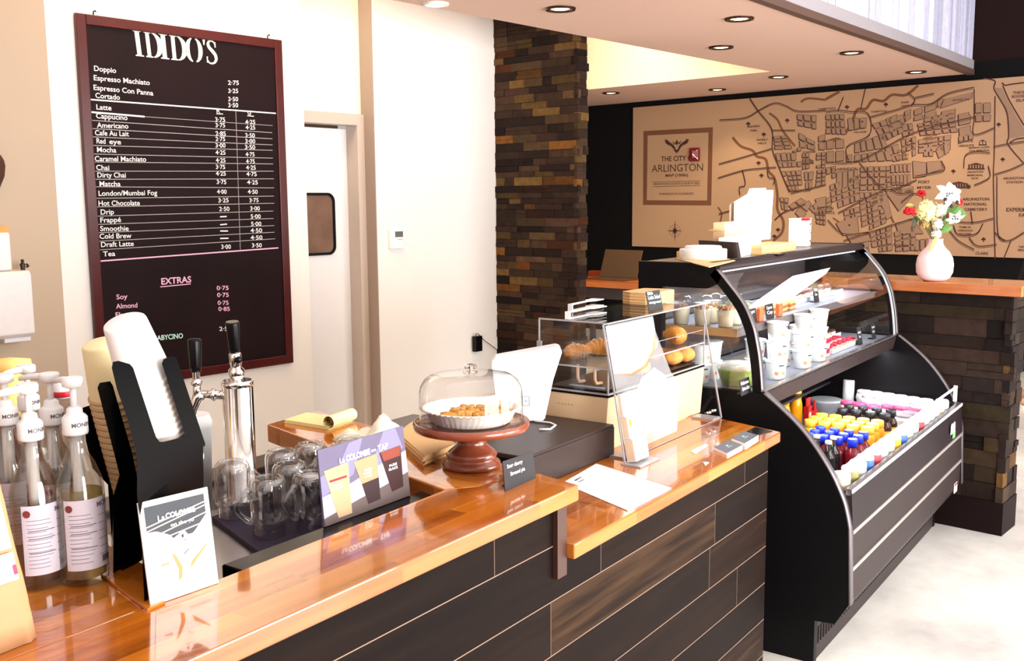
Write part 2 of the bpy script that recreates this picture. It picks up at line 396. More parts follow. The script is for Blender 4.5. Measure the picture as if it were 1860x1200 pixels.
for i, (a, b) in enumerate(zip(fine, fine[1:])):
    d = (b-a)*0.03; o = -0.006 + random.uniform(-0.003, 0.003)
    k = random.uniform(0.86, 1.08); mb.own = (0.80*k, 0.80*k, 0.90*k)  # pale boards, with the bluish tint of the daylight put into their colour
    mb.prism([(a.x+d.x, a.y+d.y+o), (b.x-d.x, b.y-d.y+o), (b.x-d.x, b.y+0.02), (a.x+d.x, a.y+0.02)], ZS+0.115, ZC-0.01, 'z')
struct('trim_soffit_boards', mb, vcol('whitewashed_boards', 0.5, 0.4, 0.15, 0.12))

# recessed lamps
bronze = mat('lamp_bronze', (0.06, 0.025, 0.015), 0.3, 0.7)
lamp_glow = glow('lamp_glow', (1.0, 0.78, 0.42), 9.0)
cone_m = mat('lamp_reflector', (0.8, 0.55, 0.3), 0.25, 0.6)
def downlight(px, py, label, ring=bronze, r=0.092, e=26, col=(1, 0.8, 0.55)):
    q = atbz(px, py, ZS); t = thing('recessed_ceiling_lamp', label, 'ceiling lamp', bw(q.x, q.y, ZS), BA, 'recessed lamps in the dropped ceiling')
    part('trim_ring', MB().lathe([(r*0.72, -0.002), (r*0.78, -0.012), (r*0.97, -0.012), (r, -0.0005)], 32, cap0=False, cap1=False), ring, t)
    part('reflector', MB().lathe([(r*0.74, -0.004), (r*0.6, -0.0012)], 32, cap0=False, cap1=False), cone_m, t)
    part('bulb', MB().lathe([(r*0.62, -0.0015), (r*0.5, -0.006), (r*0.25, -0.009), (0.001, -0.010)], 24, cap0=True, cap1=False), lamp_glow, t)
    l = bpy.data.lights.new('lamp_light', 'SPOT'); l.energy = e; l.color = col; l.spot_size = rad(110); l.spot_blend = 0.6; l.shadow_soft_size = 0.06
    o = bpy.data.objects.new('lamp_light', l); COL.objects.link(o); o.parent = t; o.location = (0, 0, -0.03)
    return t
for px, py, lb in ((1018, 15, 'recessed lamp with bronze ring above the brown stone pillar'), (1343, 33, 'recessed lamp with bronze ring nearest the plank-clad ceiling edge, largest of the row'),
                   (1310, 85, 'recessed lamp with bronze ring right above the cream ceiling recess corner'), (1547, 95, 'recessed lamp with bronze ring in the middle of the plank-clad edge'),
                   (1414, 139, 'recessed lamp with bronze ring just right of the tip of the cream recess'), (1664, 130, 'recessed lamp with bronze ring nearest the map, at the far right of the ceiling'),
                   (1303, 162, 'small recessed lamp below the cream recess, above the map frame'), (1110, 168, 'small recessed lamp next to the stone pillar, leftmost below the cream recess')):
    downlight(px, py, lb)
downlight(792, 6, 'white-rimmed recessed lamp at the top edge, left of the stone pillar', white_plastic, 0.075, 20)

# stacked stone
stone_m = vcol('ledge_stone', 0.7, 0.12, 0.6, 0.28)
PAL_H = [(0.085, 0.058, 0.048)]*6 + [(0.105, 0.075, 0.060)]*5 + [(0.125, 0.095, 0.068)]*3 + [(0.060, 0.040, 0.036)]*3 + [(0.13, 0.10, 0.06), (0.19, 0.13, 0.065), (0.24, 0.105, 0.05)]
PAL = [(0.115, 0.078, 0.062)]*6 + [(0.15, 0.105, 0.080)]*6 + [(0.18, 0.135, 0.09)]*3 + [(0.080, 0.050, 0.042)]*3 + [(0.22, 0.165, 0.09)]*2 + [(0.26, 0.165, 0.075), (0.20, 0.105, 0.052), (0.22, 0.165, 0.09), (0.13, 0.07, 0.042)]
def stones(mb, o, u, n, width, z0, z1, hmin=0.042, hmax=0.066, lmin=0.09, lmax=0.30, endjit=0.012, pro=0.016, pal=PAL):
    o, u, n = Vector(o), Vector(u), Vector(n); z = z0
    while z < z1-0.008:
        h = min(random.uniform(hmin, hmax), z1-z); x = -random.uniform(-endjit, endjit)*0.6
        end = width + random.uniform(-endjit, endjit)
        while x < end-0.004:
            l = min(random.uniform(lmin, lmax), end-x)
            if end-x-l < 0.05: l = end-x
            d = random.uniform(0.002, pro); c = random.choice(pal); k = random.uniform(0.8, 1.35)*1.35; mb.own = tuple(v*k for v in c)
            hs = [h] if random.random() < 0.84 or h < 0.05 else [h*0.5, h*0.5]; zz = z
            for hh in hs:
                P = [o+u*a+n*b+Vector((0, 0, c_)) for c_ in (zz+0.001, zz+hh-0.001) for b in (-0.02, d) for a in (x+0.001, x+l-0.001)]
                V = [mb.v(q) for q in P]
                for q in ((0, 2, 3, 1), (4, 5, 7, 6), (0, 1, 5, 4), (2, 6, 7, 3), (0, 4, 6, 2), (1, 3, 7, 5)): mb.face([V[i] for i in q])
                zz += hh; d = random.uniform(0.002, pro)
            x += l
        z += h
yp = atbx(1049, 400, XP).y                                  # front corner of the pillar
xp2 = atby(1067, 400, yp).x
mb = MB(); mb.own = (0.03, 0.025, 0.02); mb.box(XP+0.012, xp2, yp+0.012, YW+0.05, 0, ZC)
stones(mb, (XP+0.012, YW, 0), (0, -1, 0), (-1, 0, 0), YW-yp-0.004, 0.0, ZC-0.01)
stones(mb, (XP, yp+0.012, 0), (1, 0, 0), (0, -1, 0), xp2-XP, 0.0, ZC-0.01, lmin=0.07, lmax=0.2)
struct('wall_stone_pillar', mb, stone_m)

# half wall at the end of the display case
_h = atbz(1818, 973, 0); XH, YH = _h.x, _h.y
XH2 = atby(1843, 925, YH).x; zb_ = atbx(1857, 520, XH-0.06).z; ZH = zb_-0.051
mb = MB(); mb.own = (0.03, 0.025, 0.022); mb.box(XH+0.02, XH2-0.01, YH+0.02, 3.4, 0, ZH-0.003)
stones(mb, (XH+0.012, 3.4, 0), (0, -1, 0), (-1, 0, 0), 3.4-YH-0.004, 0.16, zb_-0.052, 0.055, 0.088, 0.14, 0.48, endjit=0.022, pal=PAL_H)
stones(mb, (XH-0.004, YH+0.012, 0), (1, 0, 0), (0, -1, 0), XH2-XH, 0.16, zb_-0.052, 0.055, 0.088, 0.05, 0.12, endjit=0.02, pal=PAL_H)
struct('wall_half', mb, stone_m)
struct('baseboard_half_wall', MB().box(XH-0.006, XH2+0.006, YH-0.004, 3.4, 0, 0.16), mat('baseboard_dark', (0.010, 0.005, 0.005), 0.5, spec=0.08))

# butcher block
BB = [srgb(104, 48, 12), srgb(166, 88, 24), srgb(194, 112, 34), srgb(214, 142, 60)]
butcher_x = planks('butcher_block', BB, 0, 1, 0.042, 0.42, 0.10, 0.5, coat=0.6)
butcher_y = planks('butcher_block_return', BB, 1, 0, 0.042, 0.42, 0.10, 0.45, coat=0.6)
b0 = atbx(1857, 520, XH-0.06); zb = b0.z
t = MB().rbox(XH-0.06, XH2+0.10, b0.y, 3.3, zb-0.05, zb, 0.004).build('bar_top', planks('bar_top_wood', [srgb(150, 78, 36), srgb(196, 118, 60), srgb(214, 140, 80)], 1, 0, 0.07, 0.9, 0.14, 0.5, coat=0.4)); t.rotation_euler = (0, 0, BA)
tag(t, 'orange wooden bar top on the low stone wall under the flower vase', 'bar top'); ZBAR = zb

# wooden desk behind the pillar with a laptop
d0 = atbz(1110, 514.5, 0.75); XD = d0.x; yd1 = atbx(1066, 511, XD).y+0.5; yd0 = atbx(1162, 518, XD).y-0.6
dk = thing('wooden_desk', 'orange wooden desk behind the stone pillar, under the laptop', 'desk', bw(XD, yd0, 0), BA)
part('desk_top', MB().rbox(0, 0.75, 0, yd1-yd0, 0.70, 0.75, 0.004), planks('desk_wood', [srgb(150, 70, 28), srgb(205, 115, 52)], 1, 0, 0.09, 1.2, 0.25, 0.5), dk)
part('apron', MB().box(0.06, 0.69, 0.05, yd1-yd0-0.05, 0.58, 0.70), mat('desk_apron', (0.05, 0.03, 0.028), 0.5), dk)
for a in (0.06, 0.64):
    for b in (0.05, yd1-yd0-0.1): part('leg', MB().box(a, a+0.05, b, b+0.05, 0, 0.60), mat('desk_apron', (0.05, 0.03, 0.028), 0.5), dk)
k0, k1 = atbz(1105, 502, 0.755), atbz(1157, 507.5, 0.755)
lp = thing('laptop', 'open dark laptop seen from the back on the wooden desk', 'laptop', bw(k1.x, k1.y, 0.75), BA)
lw = k0.y-k1.y; top = atbx(1156, 455.5, k1.x+0.09); hgt = top.z-0.755
lm = mat('laptop_shell', (0.14, 0.075, 0.04), 0.35, 0.4)
part('base', MB().rbox(-0.24, 0.0, 0, lw, 0.0, 0.014, 0.004), lm, lp)
sm = MB(); sm.M = Matrix.Translation((0, 0, 0.014)) @ Matrix.Rotation(rad(20), 4, 'Y'); sm.rbox(-0.004, 0.004, 0, lw, 0, hgt*1.05, 0.003)
part('lid', sm, lm, lp)
sm = MB(); sm.M = Matrix.Translation((-0.005, lw/2, 0.014+hgt*0.55)); sm.lathe([(0.012, -0.001), (0.012, 0.001)], 16)
t0 = atbz(1084, 502, 0.75)
bx = MB().rbox(0, 0.1, -0.13, 0.16, 0, 0.055, 0.004).build('wooden_box', mat('red_brown_wood', srgb(140, 52, 18), 0.4, var=0.2), loc=bw(t0.x+0.05, t0.y, 0.75)); bx.rotation_euler = (0, 0, BA)
tag(bx, 'low red-brown wooden box left of the laptop, against the pillar edge', 'box')

# ================================================================== THE WALL MAP
mp_root = thing('wall_map_mural', 'large sepia street map mural on the black wall behind the bar', 'wall map', bw(XM-0.02, 0, 0), BA)
def mp(x, y, k=0):                                          # pixel of the photo -> point on the map panel (panel-local)
    q = atbx(x, y, XM-0.03); return Vector((q.x-(XM-0.02)-0.0012*k, q.y, q.z))
tan_ = mat('map_tan', srgb(166, 131, 103), 0.55, var=0.05, scale=1.5, spec=0.3)
ink = mat('map_ink', srgb(62, 26, 22), 0.6); block_m = mat('map_block', srgb(138, 107, 87), 0.6, var=0.05, scale=3); brown_ = mat('map_brown', srgb(104, 62, 38), 0.6); sep = mat('map_sepia', srgb(76, 42, 32), 0.6)
tl, bl = mp(1150, 197), mp(1149, 442); yr = atbx(1860, 300, XM).y-1.2
part('panel', MB().box(-0.01, 0.02, yr, tl.y, (bl.z+mp(1860, 475).z)/2, (tl.z+mp(1740, 146).z)/2), tan_, mp_root)
B6 = lambda x, y: (1140+x/3.75, 140+y/3.75)                 # authoring frames: two enlargements of the photo
B7 = lambda x, y: (1500+x/3.158, 120+y/3.158)
blocks, shade, roads = MB(), MB(), MB()
def grid(fr, q, nc, nr, gap=0.25, jit=0.06, skip=0.05):
    q = [Vector(fr(*p)) for p in q]
    at = lambda s, t: (q[0]*(1-s)+q[1]*s)*(1-t)+(q[3]*(1-s)+q[2]*s)*t
    cs = [0]+[(i+random.uniform(-jit, jit)*3)/nc for i in range(1, nc)]+[1]; rs = [0]+[(i+random.uniform(-jit, jit)*3)/nr for i in range(1, nr)]+[1]
    for i in range(nc):
        for j in range(nr):
            if random.random() < skip: continue
            s0, s1, t0, t1 = cs[i], cs[i+1], rs[j], rs[j+1]; gs, gt = gap*0.5/nc, gap*0.5/nr
            P = [at(s0+gs, t0+gt), at(s1-gs, t0+gt), at(s1-gs, t1-gt), at(s0+gs, t1-gt)]
            P = [p+Vector((random.uniform(-.4, .4), random.uniform(-.4, .4))) for p in P]
            block(P)
def block(P):
    c = sum(P, Vector((0, 0)))/len(P)
    blocks.face([mp(*p, 2) for p in P])
    shade.face([mp(*(p+(p-c).normalized()*0.8+Vector((-1.5, 1.3))), 1) for p in P])
    shade.face([mp(*(p+(p-c).normalized()*1.0), 0.6) for p in P])
def bl6(*P): block([Vector(B6(*p)) for p in P])
def bl7(*P): block([Vector(B7(*p)) for p in P])
for a in (([(1005, 515), (1185, 508), (1185, 612), (1030, 620)], 5, 2), ([(1040, 640), (1185, 630), (1195, 775), (1105, 780)], 4, 4), ([(990, 400), (1085, 395), (1130, 490), (1000, 492)], 2, 4), ([(1150, 250), (1290, 255), (1290, 360), (1160, 330)], 3, 2),
          ([(1160, 370), (1280, 440), (1280, 500), (1170, 480)], 2, 2), ([(1285, 515), (1350, 510), (1350, 620), (1285, 620)], 2, 4), ([(1200, 640), (1270, 635), (1260, 770), (1215, 775)], 2, 2), ([(1035, 815), (1100, 820), (1090, 915), (1050, 900)], 2, 2), ([(1090, 870), (1180, 820), (1260, 860), (1190, 990)], 2, 2)): grid(B6, *a)
for a in (([(0, 275), (105, 270), (120, 395), (0, 390)], 4, 3), ([(165, 440), (330, 380), (390, 550), (160, 555)], 5, 2), ([(260, 330), (450, 270), (450, 380), (330, 440)], 4, 3), ([(340, 300), (490, 240), (490, 300), (370, 390)], 4, 2),
          ([(500, 250), (640, 200), (640, 290), (500, 320)], 2, 2), ([(655, 260), (830, 220), (830, 290), (655, 320)], 2, 2), ([(855, 205), (950, 205), (950, 320), (855, 325)], 2, 2), ([(520, 330), (740, 290), (760, 380), (540, 400)], 5, 3), ([(750, 290), (840, 270), (840, 400), (760, 420)], 1, 2),
          ([(530, 420), (720, 390), (720, 480), (530, 500)], 5, 3), ([(195, 575), (350, 570), (345, 710), (195, 715)], 4, 4), ([(370, 560), (490, 550), (490, 690), (380, 690)], 5, 2), ([(20, 680), (190, 620), (200, 770), (40, 830)], 5, 4), ([(190, 770), (330, 720), (350, 900), (210, 960)], 4, 6), ([(60, 590), (190, 580), (190, 690), (60, 740)], 4, 1),
          ([(250, 960), (380, 900), (385, 1060), (270, 1070)], 4, 4), ([(390, 950), (520, 900), (520, 1060), (400, 1065)], 3, 4), ([(100, 1040), (250, 1000), (250, 1070), (200, 1075)], 4, 2), ([(560, 410), (610, 400), (620, 520), (560, 520)], 2, 3), ([(620, 470), (760, 400), (740, 480), (650, 540)], 3, 1),
          ([(0, 420), (110, 410), (110, 550), (0, 560)], 2, 2), ([(0, 580), (60, 570), (60, 640), (10, 660)], 2, 2), ([(500, 990), (600, 980), (600, 1065), (500, 1065)], 3, 1)): grid(B7, *a)
for a in (([(600, 300), (660, 280), (660, 330), (610, 345)], 2, 1), ([(120, 290), (240, 290), (235, 360), (130, 380)], 3, 1), ([(340, 715), (500, 700), (500, 728), (350, 735)], 3, 1), ([(560, 290), (740, 265), (745, 290), (560, 325)], 4, 1), ([(110, 480), (155, 460), (155, 550), (115, 550)], 1, 2), ([(430, 420), (520, 400), (520, 510), (440, 545)], 3, 3),
          ([(330, 470), (420, 440), (430, 545), (390, 552)], 2, 2), ([(190, 720), (330, 715), (330, 735), (195, 765)], 4, 1), ([(760, 400), (850, 370), (850, 420), (760, 450)], 3, 1), ([(345, 575), (370, 570), (375, 690), (350, 700)], 1, 4), ([(0, 760), (30, 740), (40, 830), (0, 840)], 1, 3), ([(100, 830), (195, 800), (205, 860), (110, 890)], 3, 2), ([(640, 190), (690, 180), (650, 240), (640, 240)], 1, 1), ([(430, 330), (500, 325), (510, 395), (440, 410)], 2, 2)): grid(B7, *a)
for a in (([(1120, 500), (1185, 470), (1185, 505), (1130, 510)], 2, 1), ([(1290, 630), (1350, 625), (1350, 735), (1280, 750)], 2, 4), ([(1190, 515), (1240, 512), (1240, 625), (1192, 630)], 2, 3), ([(1295, 400), (1350, 380), (1350, 500), (1300, 500)], 1, 2), ([(1200, 860), (1290, 800), (1300, 900), (1270, 930)], 2, 2), ([(1270, 900), (1350, 900), (1350, 1010), (1290, 1000)], 3, 3)): grid(B6, *a)
bl7((500, 545), (575, 555), (575, 630), (505, 640)); bl7((580, 550), (660, 545), (670, 590), (585, 615)); bl7((680, 190), (840, 150), (835, 185), (660, 240)); bl7((350, 730), (500, 690), (500, 740), (420, 830)); bl7((120, 970), (240, 950), (260, 1000), (150, 1020))
bl7((400, 900), (500, 880), (560, 960), (420, 960)); bl7((60, 900), (180, 860), (190, 960), (100, 970)); bl6((1280, 830), (1350, 815), (1350, 880), (1300, 890)); bl7((250, 750), (300, 740), (320, 800), (260, 800)); bl7((300, 740), (350, 735), (380, 860), (350, 880))
def line(fr, pts, w, mbx, k=1.0):
    pts = [Vector(fr(*p)) for p in pts]; L_, R_ = [], []
    for i, p in enumerate(pts):
        d = (pts[min(i+1, len(pts)-1)]-pts[max(i-1, 0)]).normalized(); n = Vector((-d.y, d.x))*w/2; L_.append(p+n); R_.append(p-n)
    for i in range(len(pts)-1): mbx.face([mp(*L_[i], k), mp(*L_[i+1], k), mp(*R_[i+1], k), mp(*R_[i], k)])
def smooth(pts, n=5):
    out = []; P = [pts[0]]+list(pts)+[pts[-1]]
    for i in range(1, len(P)-2):
        for j in range(n):
            t = j/n; out.append(tuple(0.5*((2*P[i][a])+(-P[i-1][a]+P[i+1][a])*t+(2*P[i-1][a]-5*P[i][a]+4*P[i+1][a]-P[i+2][a])*t*t+(-P[i-1][a]+3*P[i][a]-3*P[i+1][a]+P[i+2][a])*t**3) for a in (0, 1)))
    return out+[pts[-1]]
inkm = MB()
def road(fr, pts, w=3.4):
    s = smooth(pts); line(fr, s, 1.0, inkm, 2.4); s2 = [(p[0]+w*0.6, p[1]-w*2.6) for p in s]; line(fr, s2, 1.7, inkm, 2.4)
for pts in ([(625, 300), (800, 285), (900, 230), (1000, 185), (1080, 205), (1160, 240), (1350, 235)], [(620, 600), (780, 555), (980, 495)], [(615, 695), (780, 645), (900, 630), (1010, 622)], [(830, 150), (890, 240), (980, 360), (985, 500), (1030, 620), (1100, 790)], [(620, 940), (740, 905)], [(780, 640), (800, 740), (760, 760), (765, 810)],
            [(1000, 980), (1060, 930), (1140, 900), (1210, 870)], [(950, 640), (960, 690), (1000, 700), (990, 740)], [(980, 370), (1080, 370), (1140, 370)], [(1350, 740), (1270, 760), (1200, 775), (1110, 800)]): road(B6, pts)
for pts in ([(255, 300), (400, 260), (500, 230), (600, 225), (700, 165), (850, 130)], [(0, 270), (70, 262), (140, 270), (240, 280), (250, 400), (120, 470), (130, 550)], [(0, 560), (190, 550), (480, 400), (720, 330), (850, 300)], [(190, 560), (340, 715), (520, 660)], [(510, 640), (620, 620), (680, 600), (660, 550)], [(70, 850), (330, 720), (420, 740), (500, 730)], [(10, 890), (100, 970), (250, 960)],
            [(100, 1010), (380, 920), (520, 880), (540, 920)], [(970, 180), (965, 500), (960, 630), (965, 900), (970, 1110)], [(960, 470), (1040, 455), (1137, 440)], [(965, 630), (1060, 600), (1137, 565)], [(965, 880), (880, 900), (820, 905), (740, 900)], [(965, 960), (1040, 1010), (1137, 960)], [(730, 920), (760, 975), (860, 970), (900, 910)], [(700, 940), (760, 1010), (850, 1060)], [(820, 990), (870, 1040), (980, 1030)],
            [(790, 590), (800, 520), (860, 500), (940, 505)], [(850, 690), (900, 670), (940, 640), (930, 580)], [(470, 160), (510, 200), (490, 230)], [(510, 190), (620, 165)], [(200, 250), (225, 140)], [(70, 260), (100, 185)], [(850, 140), (850, 300), (850, 400), (970, 360)], [(1020, 1110), (1060, 1010)], [(840, 910), (830, 840)], [(430, 790), (500, 740), (560, 750)], [(980, 640), (985, 960), (1030, 1010)]): road(B7, pts)
part('street_blocks', blocks, block_m, mp_root, normals=False); part('block_outlines', shade, ink, mp_root, normals=False)
part('street_lines', inkm, ink, mp_root, normals=False)
def stream(fr, pts, w, k=0.4):
    r_ = MB(); line(fr, smooth(pts), w, r_, k); part('stream', r_, brown_, mp_root, normals=False)
stream(B6, [(715, 410), (770, 470), (850, 500), (880, 540), (940, 560), (960, 640), (1000, 690), (1020, 800), (1020, 900), (1060, 980), (1050, 1060), (990, 1115)], 5.0); stream(B6, [(965, 245), (1020, 290), (1060, 370), (1140, 470)], 4.0); stream(B6, [(615, 885), (640, 930), (630, 990)], 3); stream(B6, [(1180, 170), (1230, 145), (1350, 155)], 4)
stream(B7, [(0, 190), (80, 145)], 5); stream(B7, [(530, 110), (460, 165), (380, 165), (330, 200), (270, 195), (230, 245), (180, 250), (150, 320), (110, 390)], 5); stream(B7, [(0, 440), (60, 420), (90, 430)], 7); stream(B7, [(40, 870), (90, 910), (105, 970)], 3); stream(B7, [(260, 760), (350, 830), (390, 900)], 4)
wt = MB(); P = [(970, 125), (1010, 125), (1050, 210), (1100, 300), (1137, 360), (1137, 400), (1060, 415), (1045, 300), (1005, 200)]
wt.face([mp(*B7(*p), 0.8) for p in P]); wo = MB()
for q in ([(905, 70), (970, 85), (965, 130), (1005, 200), (1040, 270), (1050, 400), (1045, 450), (1137, 560)], [(1010, 95), (1030, 110), (1060, 105), (1137, 95)], [(1015, 110), (1055, 200), (1137, 340)], [(1055, 440), (1090, 420), (1137, 412)]): line(B7, smooth(q), 2.4, wo, 2)
part('river_water', wt, block_m, mp_root, normals=False); part('river_banks', wo, ink, mp_root, normals=False)
# title plate
fr_, pl = MB(), MB()
A_, B_ = [(1169, 238), (1295, 231), (1292, 373), (1168, 372)], [(1176.5, 246), (1287, 240.5), (1284.5, 364), (1175, 363.5)]
for i in range(4):
    j = (i+1) % 4; fr_.face([mp(*A_[i], 1), mp(*A_[j], 1), mp(*B_[j], 1), mp(*B_[i], 1)])
part('title_frame', fr_, brown_, mp_root, normals=False)
YD = Vector((0, -1, 0)); ZD = Vector((0, 0, 1)); lt = MB()
def mtext(s, x, y, w, h=None, bold=0.02, k=2.6):
    a, b = mp(x, y, k), mp(x+w, y, k); l_ = MB(); l_.text(s, a, YD, ZD, width=abs(a.y-b.y), size=(abs(mp(x, y-h, k).z-a.z)/0.72 if h else None), bold=bold); part('place_name', l_, sep, mp_root, normals=False)
mtext('THE CITY OF', 1201, 293, 62, 9); mtext('ARLINGTON', 1184, 312.5, 93, 13.5, 0.0); mtext('MAP (1900s)', 1209, 321, 41, 5)
mtext('ARLINGTON COUNTY & NORTH SIDE', 1187, 336, 84, 4, 0); mtext('WASHINGTON AS MARKED', 1197, 354, 63, 4, 0)
for y in (329.5, 338): line(lambda x, y: (x, y), [(1185, y+1), (1272, y-1.2)], 0.7, lt, 2)
for s, x, y, w, h in (('BALLSTON', 1434, 349, 37, 5), ('CLARENDON', 1511, 310, 47, 5), ('LYON', 1618, 335, 21, 5), ('PARK', 1618, 344, 21, 5), ('FORT', 1668, 333, 21, 5), ('MYER', 1666, 343, 26, 5), ('ARLINGTON', 1748, 364, 49, 5), ('NATIONAL', 1751, 373, 42, 5), ('CEMETERY', 1752, 382.5, 42, 5), ('ASHTON', 1484, 380, 30, 5), ('HEIGHTS', 1482, 389, 34, 5), ('ROSSLYN', 1731, 184, 29, 4), ('AURORA', 1678, 248, 25, 4), ('HEIGHTS', 1677, 254.5, 28, 4),
                     ('COUNTY', 1629, 277, 23, 4), ('COURT', 1631, 284, 20, 4), ('HOUSE', 1632, 291, 18, 4), ('RADNOR', 1742, 259, 26, 4), ('HEIGHTS', 1741, 267, 28, 4), ('LYON', 1556, 235, 13, 3.4), ('VILLAGE', 1551, 242, 23, 3.4), ('PARK', 1637, 188, 15, 3.4), ('LANE', 1637, 194, 15, 3.4), ('THRIFTON', 1582, 205, 29, 3.4), ('CHERRYDALE', 1487, 200, 31, 3.4), ('HIGHVIEW', 1357, 232, 24, 3.6), ('PARK', 1363, 239, 13, 3.6), ('WAVERLY', 1374, 256, 21, 3.6), ('HILLS', 1377, 262, 15, 3.6), ('PENROSE', 1622, 447, 26, 4), ('CLARK', 1772, 462, 24, 5), ('ARLINGTON', 1822, 326, 38, 4.4), ('STATION', 1828, 333, 30, 4.4),
                     ('EXPERIMENT', 1828, 384, 56, 7), ('FARM', 1851, 394, 26, 7), ('THEODORE', 1840, 171, 38, 5), ('ROOSEVELT', 1838, 178, 42, 5), ('ISLAND', 1846, 185, 30, 5), ('ARLINGTON', 1757, 314, 29, 3.4), ('MEMORIAL', 1757, 320, 29, 3.4), ('GATE', 1764, 325.5, 13, 3.4), ('TOMB OF', 1742, 414, 22, 3.4), ('UNKNOWN', 1740, 420, 27, 3.4), ('SOLDIER', 1742, 426, 23, 3.4), ('STADIUM', 1458, 278, 23, 3.4), ('THE', 1850, 450, 10, 4), ('PENTAGON', 1849, 456, 36, 4), ('MARINE CORPS', 1760, 270, 38, 3), ('WAR MEMORIAL', 1760, 275.5, 38, 3)): mtext(s, x, y, w, h)
part('title_rules', lt, sep, mp_root, normals=False)
# emblem, compass, trees, landmark drawings
em = MB()
for s in (-1, 1):
    for q in ([(0, 20), (8, 8), (12, -2), (17, 2), (9, 12), (2, 24)], [(12, 0), (20, -8), (28, -6), (20, -1), (15, 4)], [(18, -6), (28, -12), (24, -5)], [(3, 12), (9, 2), (12, 4), (5, 16)]): em.face([mp(1229.5+s*a*0.82, 260+b*0.65-s*0.5, 2) for a, b in q])
em.face([mp(1229.5+a, 259+b, 2) for a, b in ((-4, 0), (0, -4), (4, 0), (0, 5))]); em.face([mp(1229.5+a, 272+b, 2.2) for a, b in ((-2.5, 0), (2.5, 0), (0, 7))])
for s in (-1, 1):
    for q in ([(4, 2), (10, -8), (7, 4)], [(20, -4), (26, -2), (19, 4), (14, 8)], [(16, 0), (22, -12), (24, -11), (18, 2)], [(1, 26), (6, 18), (9, 14), (3, 25)], [(-1.2, -7), (0, -10), (1.2, -7), (0, -5)]): em.face([mp(1229.5+s*a*0.82, 260+b*0.65-s*0.5, 2.1) for a, b in q])
part('emblem', em, ink, mp_root, normals=False); em = MB()
c = (1226, 419)
for i in range(16):
    a = i*PI/8; r = (19, 5, 9, 5)[i % 4]*(1.1 if i % 8 == 0 else 0.95)
    em.face([mp(c[0]+math.sin(a)*r*0.85, c[1]-math.cos(a)*r, 2), mp(c[0]+math.cos(a)*1.3, c[1]+math.sin(a)*1.3, 2), mp(c[0]-math.cos(a)*1.3, c[1]-math.sin(a)*1.3, 2)])
line(lambda x, y: (x, y), [(c[0]+10*math.sin(i*PI/12), c[1]-11*math.cos(i*PI/12)) for i in range(25)], 0.4, em, 2)
part('compass', em, ink, mp_root, normals=False)
tr = MB()
for fr, x, y in [(B6, *q) for q in ((822, 318), (928, 390), (1088, 295), (892, 585), (912, 670), (1335, 435), (1310, 655), (1025, 1040), (1000, 1085))]+[(B7, *q) for q in ((122, 235), (345, 220), (202, 318), (992, 335), (1015, 535), (732, 603), (128, 912), (905, 993))]:
    X, Y = fr(x, y); tr = MB()
    for dx, dy, r in ((0, -1.2, 2.4), (-2.3, 0, 1.9), (2.3, 0, 1.9), (0, 1, 1.8)): tr.face([mp(X+dx+r*math.cos(a*PI/4), Y+dy+r*math.sin(a*PI/4), 1.6+0.2*dx) for a in range(8)])
    tr.face([mp(X+a, Y+b, 1.5) for a, b in ((-0.6, 2), (0.6, 2), (0.9, 5), (-0.9, 5))]); part('tree_drawing', tr, ink, mp_root, normals=False)
def sketch(x, y, w, h, cols=5):
    tr = MB()
    tr.face([mp(x+a*w, y+b*h, 2) for a, b in ((-.5, -.25), (-.3, -.35), (0, -.55), (.3, -.35), (.5, -.25))]); tr.face([mp(x+a*w, y+b*h, 2) for a, b in ((-.55, .5), (.55, .5), (.5, .3), (-.5, .3))])
    for i in range(cols):
        a = -0.42+0.84*i/(cols-1); tr.face([mp(x+w*(a+d), y+b*h, 2) for d, b in ((-.05, -.25), (.05, -.25), (.05, .35), (-.05, .35))])
    part('landmark_drawing', tr, ink, mp_root, normals=False)
sketch(1742, 336, 34, 12, 7); sketch(1773, 302, 30, 12, 6); sketch(1654, 261, 12, 14, 4); sketch(1785, 259, 14, 10, 3); sketch(1468.5, 293, 19, 9, 6)
for s in (-1, 1):
    tr = MB(); tr.face([mp(1742+s*17+r_*math.cos(a*PI/4), 339+r_*math.sin(a*PI/4)*0.9, 2.2) for a in range(8) for r_ in (4.5,)])
    part('landmark_bush', tr, ink, mp_root, normals=False)
# red alarm box over the title plate
q = atbx(1262, 280.5, XM-0.04)
al = thing('fire_alarm', 'small red box with white facet, mounted over the map title', 'alarm', bw(XM-0.032, q.y, q.z), BA)
s_ = abs(atbx(1253, 280, XM).y-atbx(1271, 280, XM).y)/2; sz = s_*1.16
part('housing', MB().rbox(-0.035, 0, -s_, s_, -sz, sz, 0.012), mat('alarm_red', srgb(112, 10, 14), 0.3), al)
part('facet_cover', MB().prism([(-0.035, -s_*0.95), (-0.075, -s_*0.1), (-0.035, s_*0.9)], -sz*0.5, sz*0.5, 'z'), mat('alarm_red', srgb(112, 10, 14), 0.3), al)
f = MB(); f.face([(-0.0765, -s_*0.12, 0), (-0.037, -s_*0.72, sz*0.66), (-0.037, -s_*0.72, -sz*0.66)]); f.face([(-0.0765, -s_*0.12, 0), (-0.037, -s_*0.9, -sz*0.78), (-0.035, -s_*0.8, 0)])
part('strobe_lens', f, mat('strobe_white', (0.9, 0.86, 0.86), 0.2), al, normals=False)

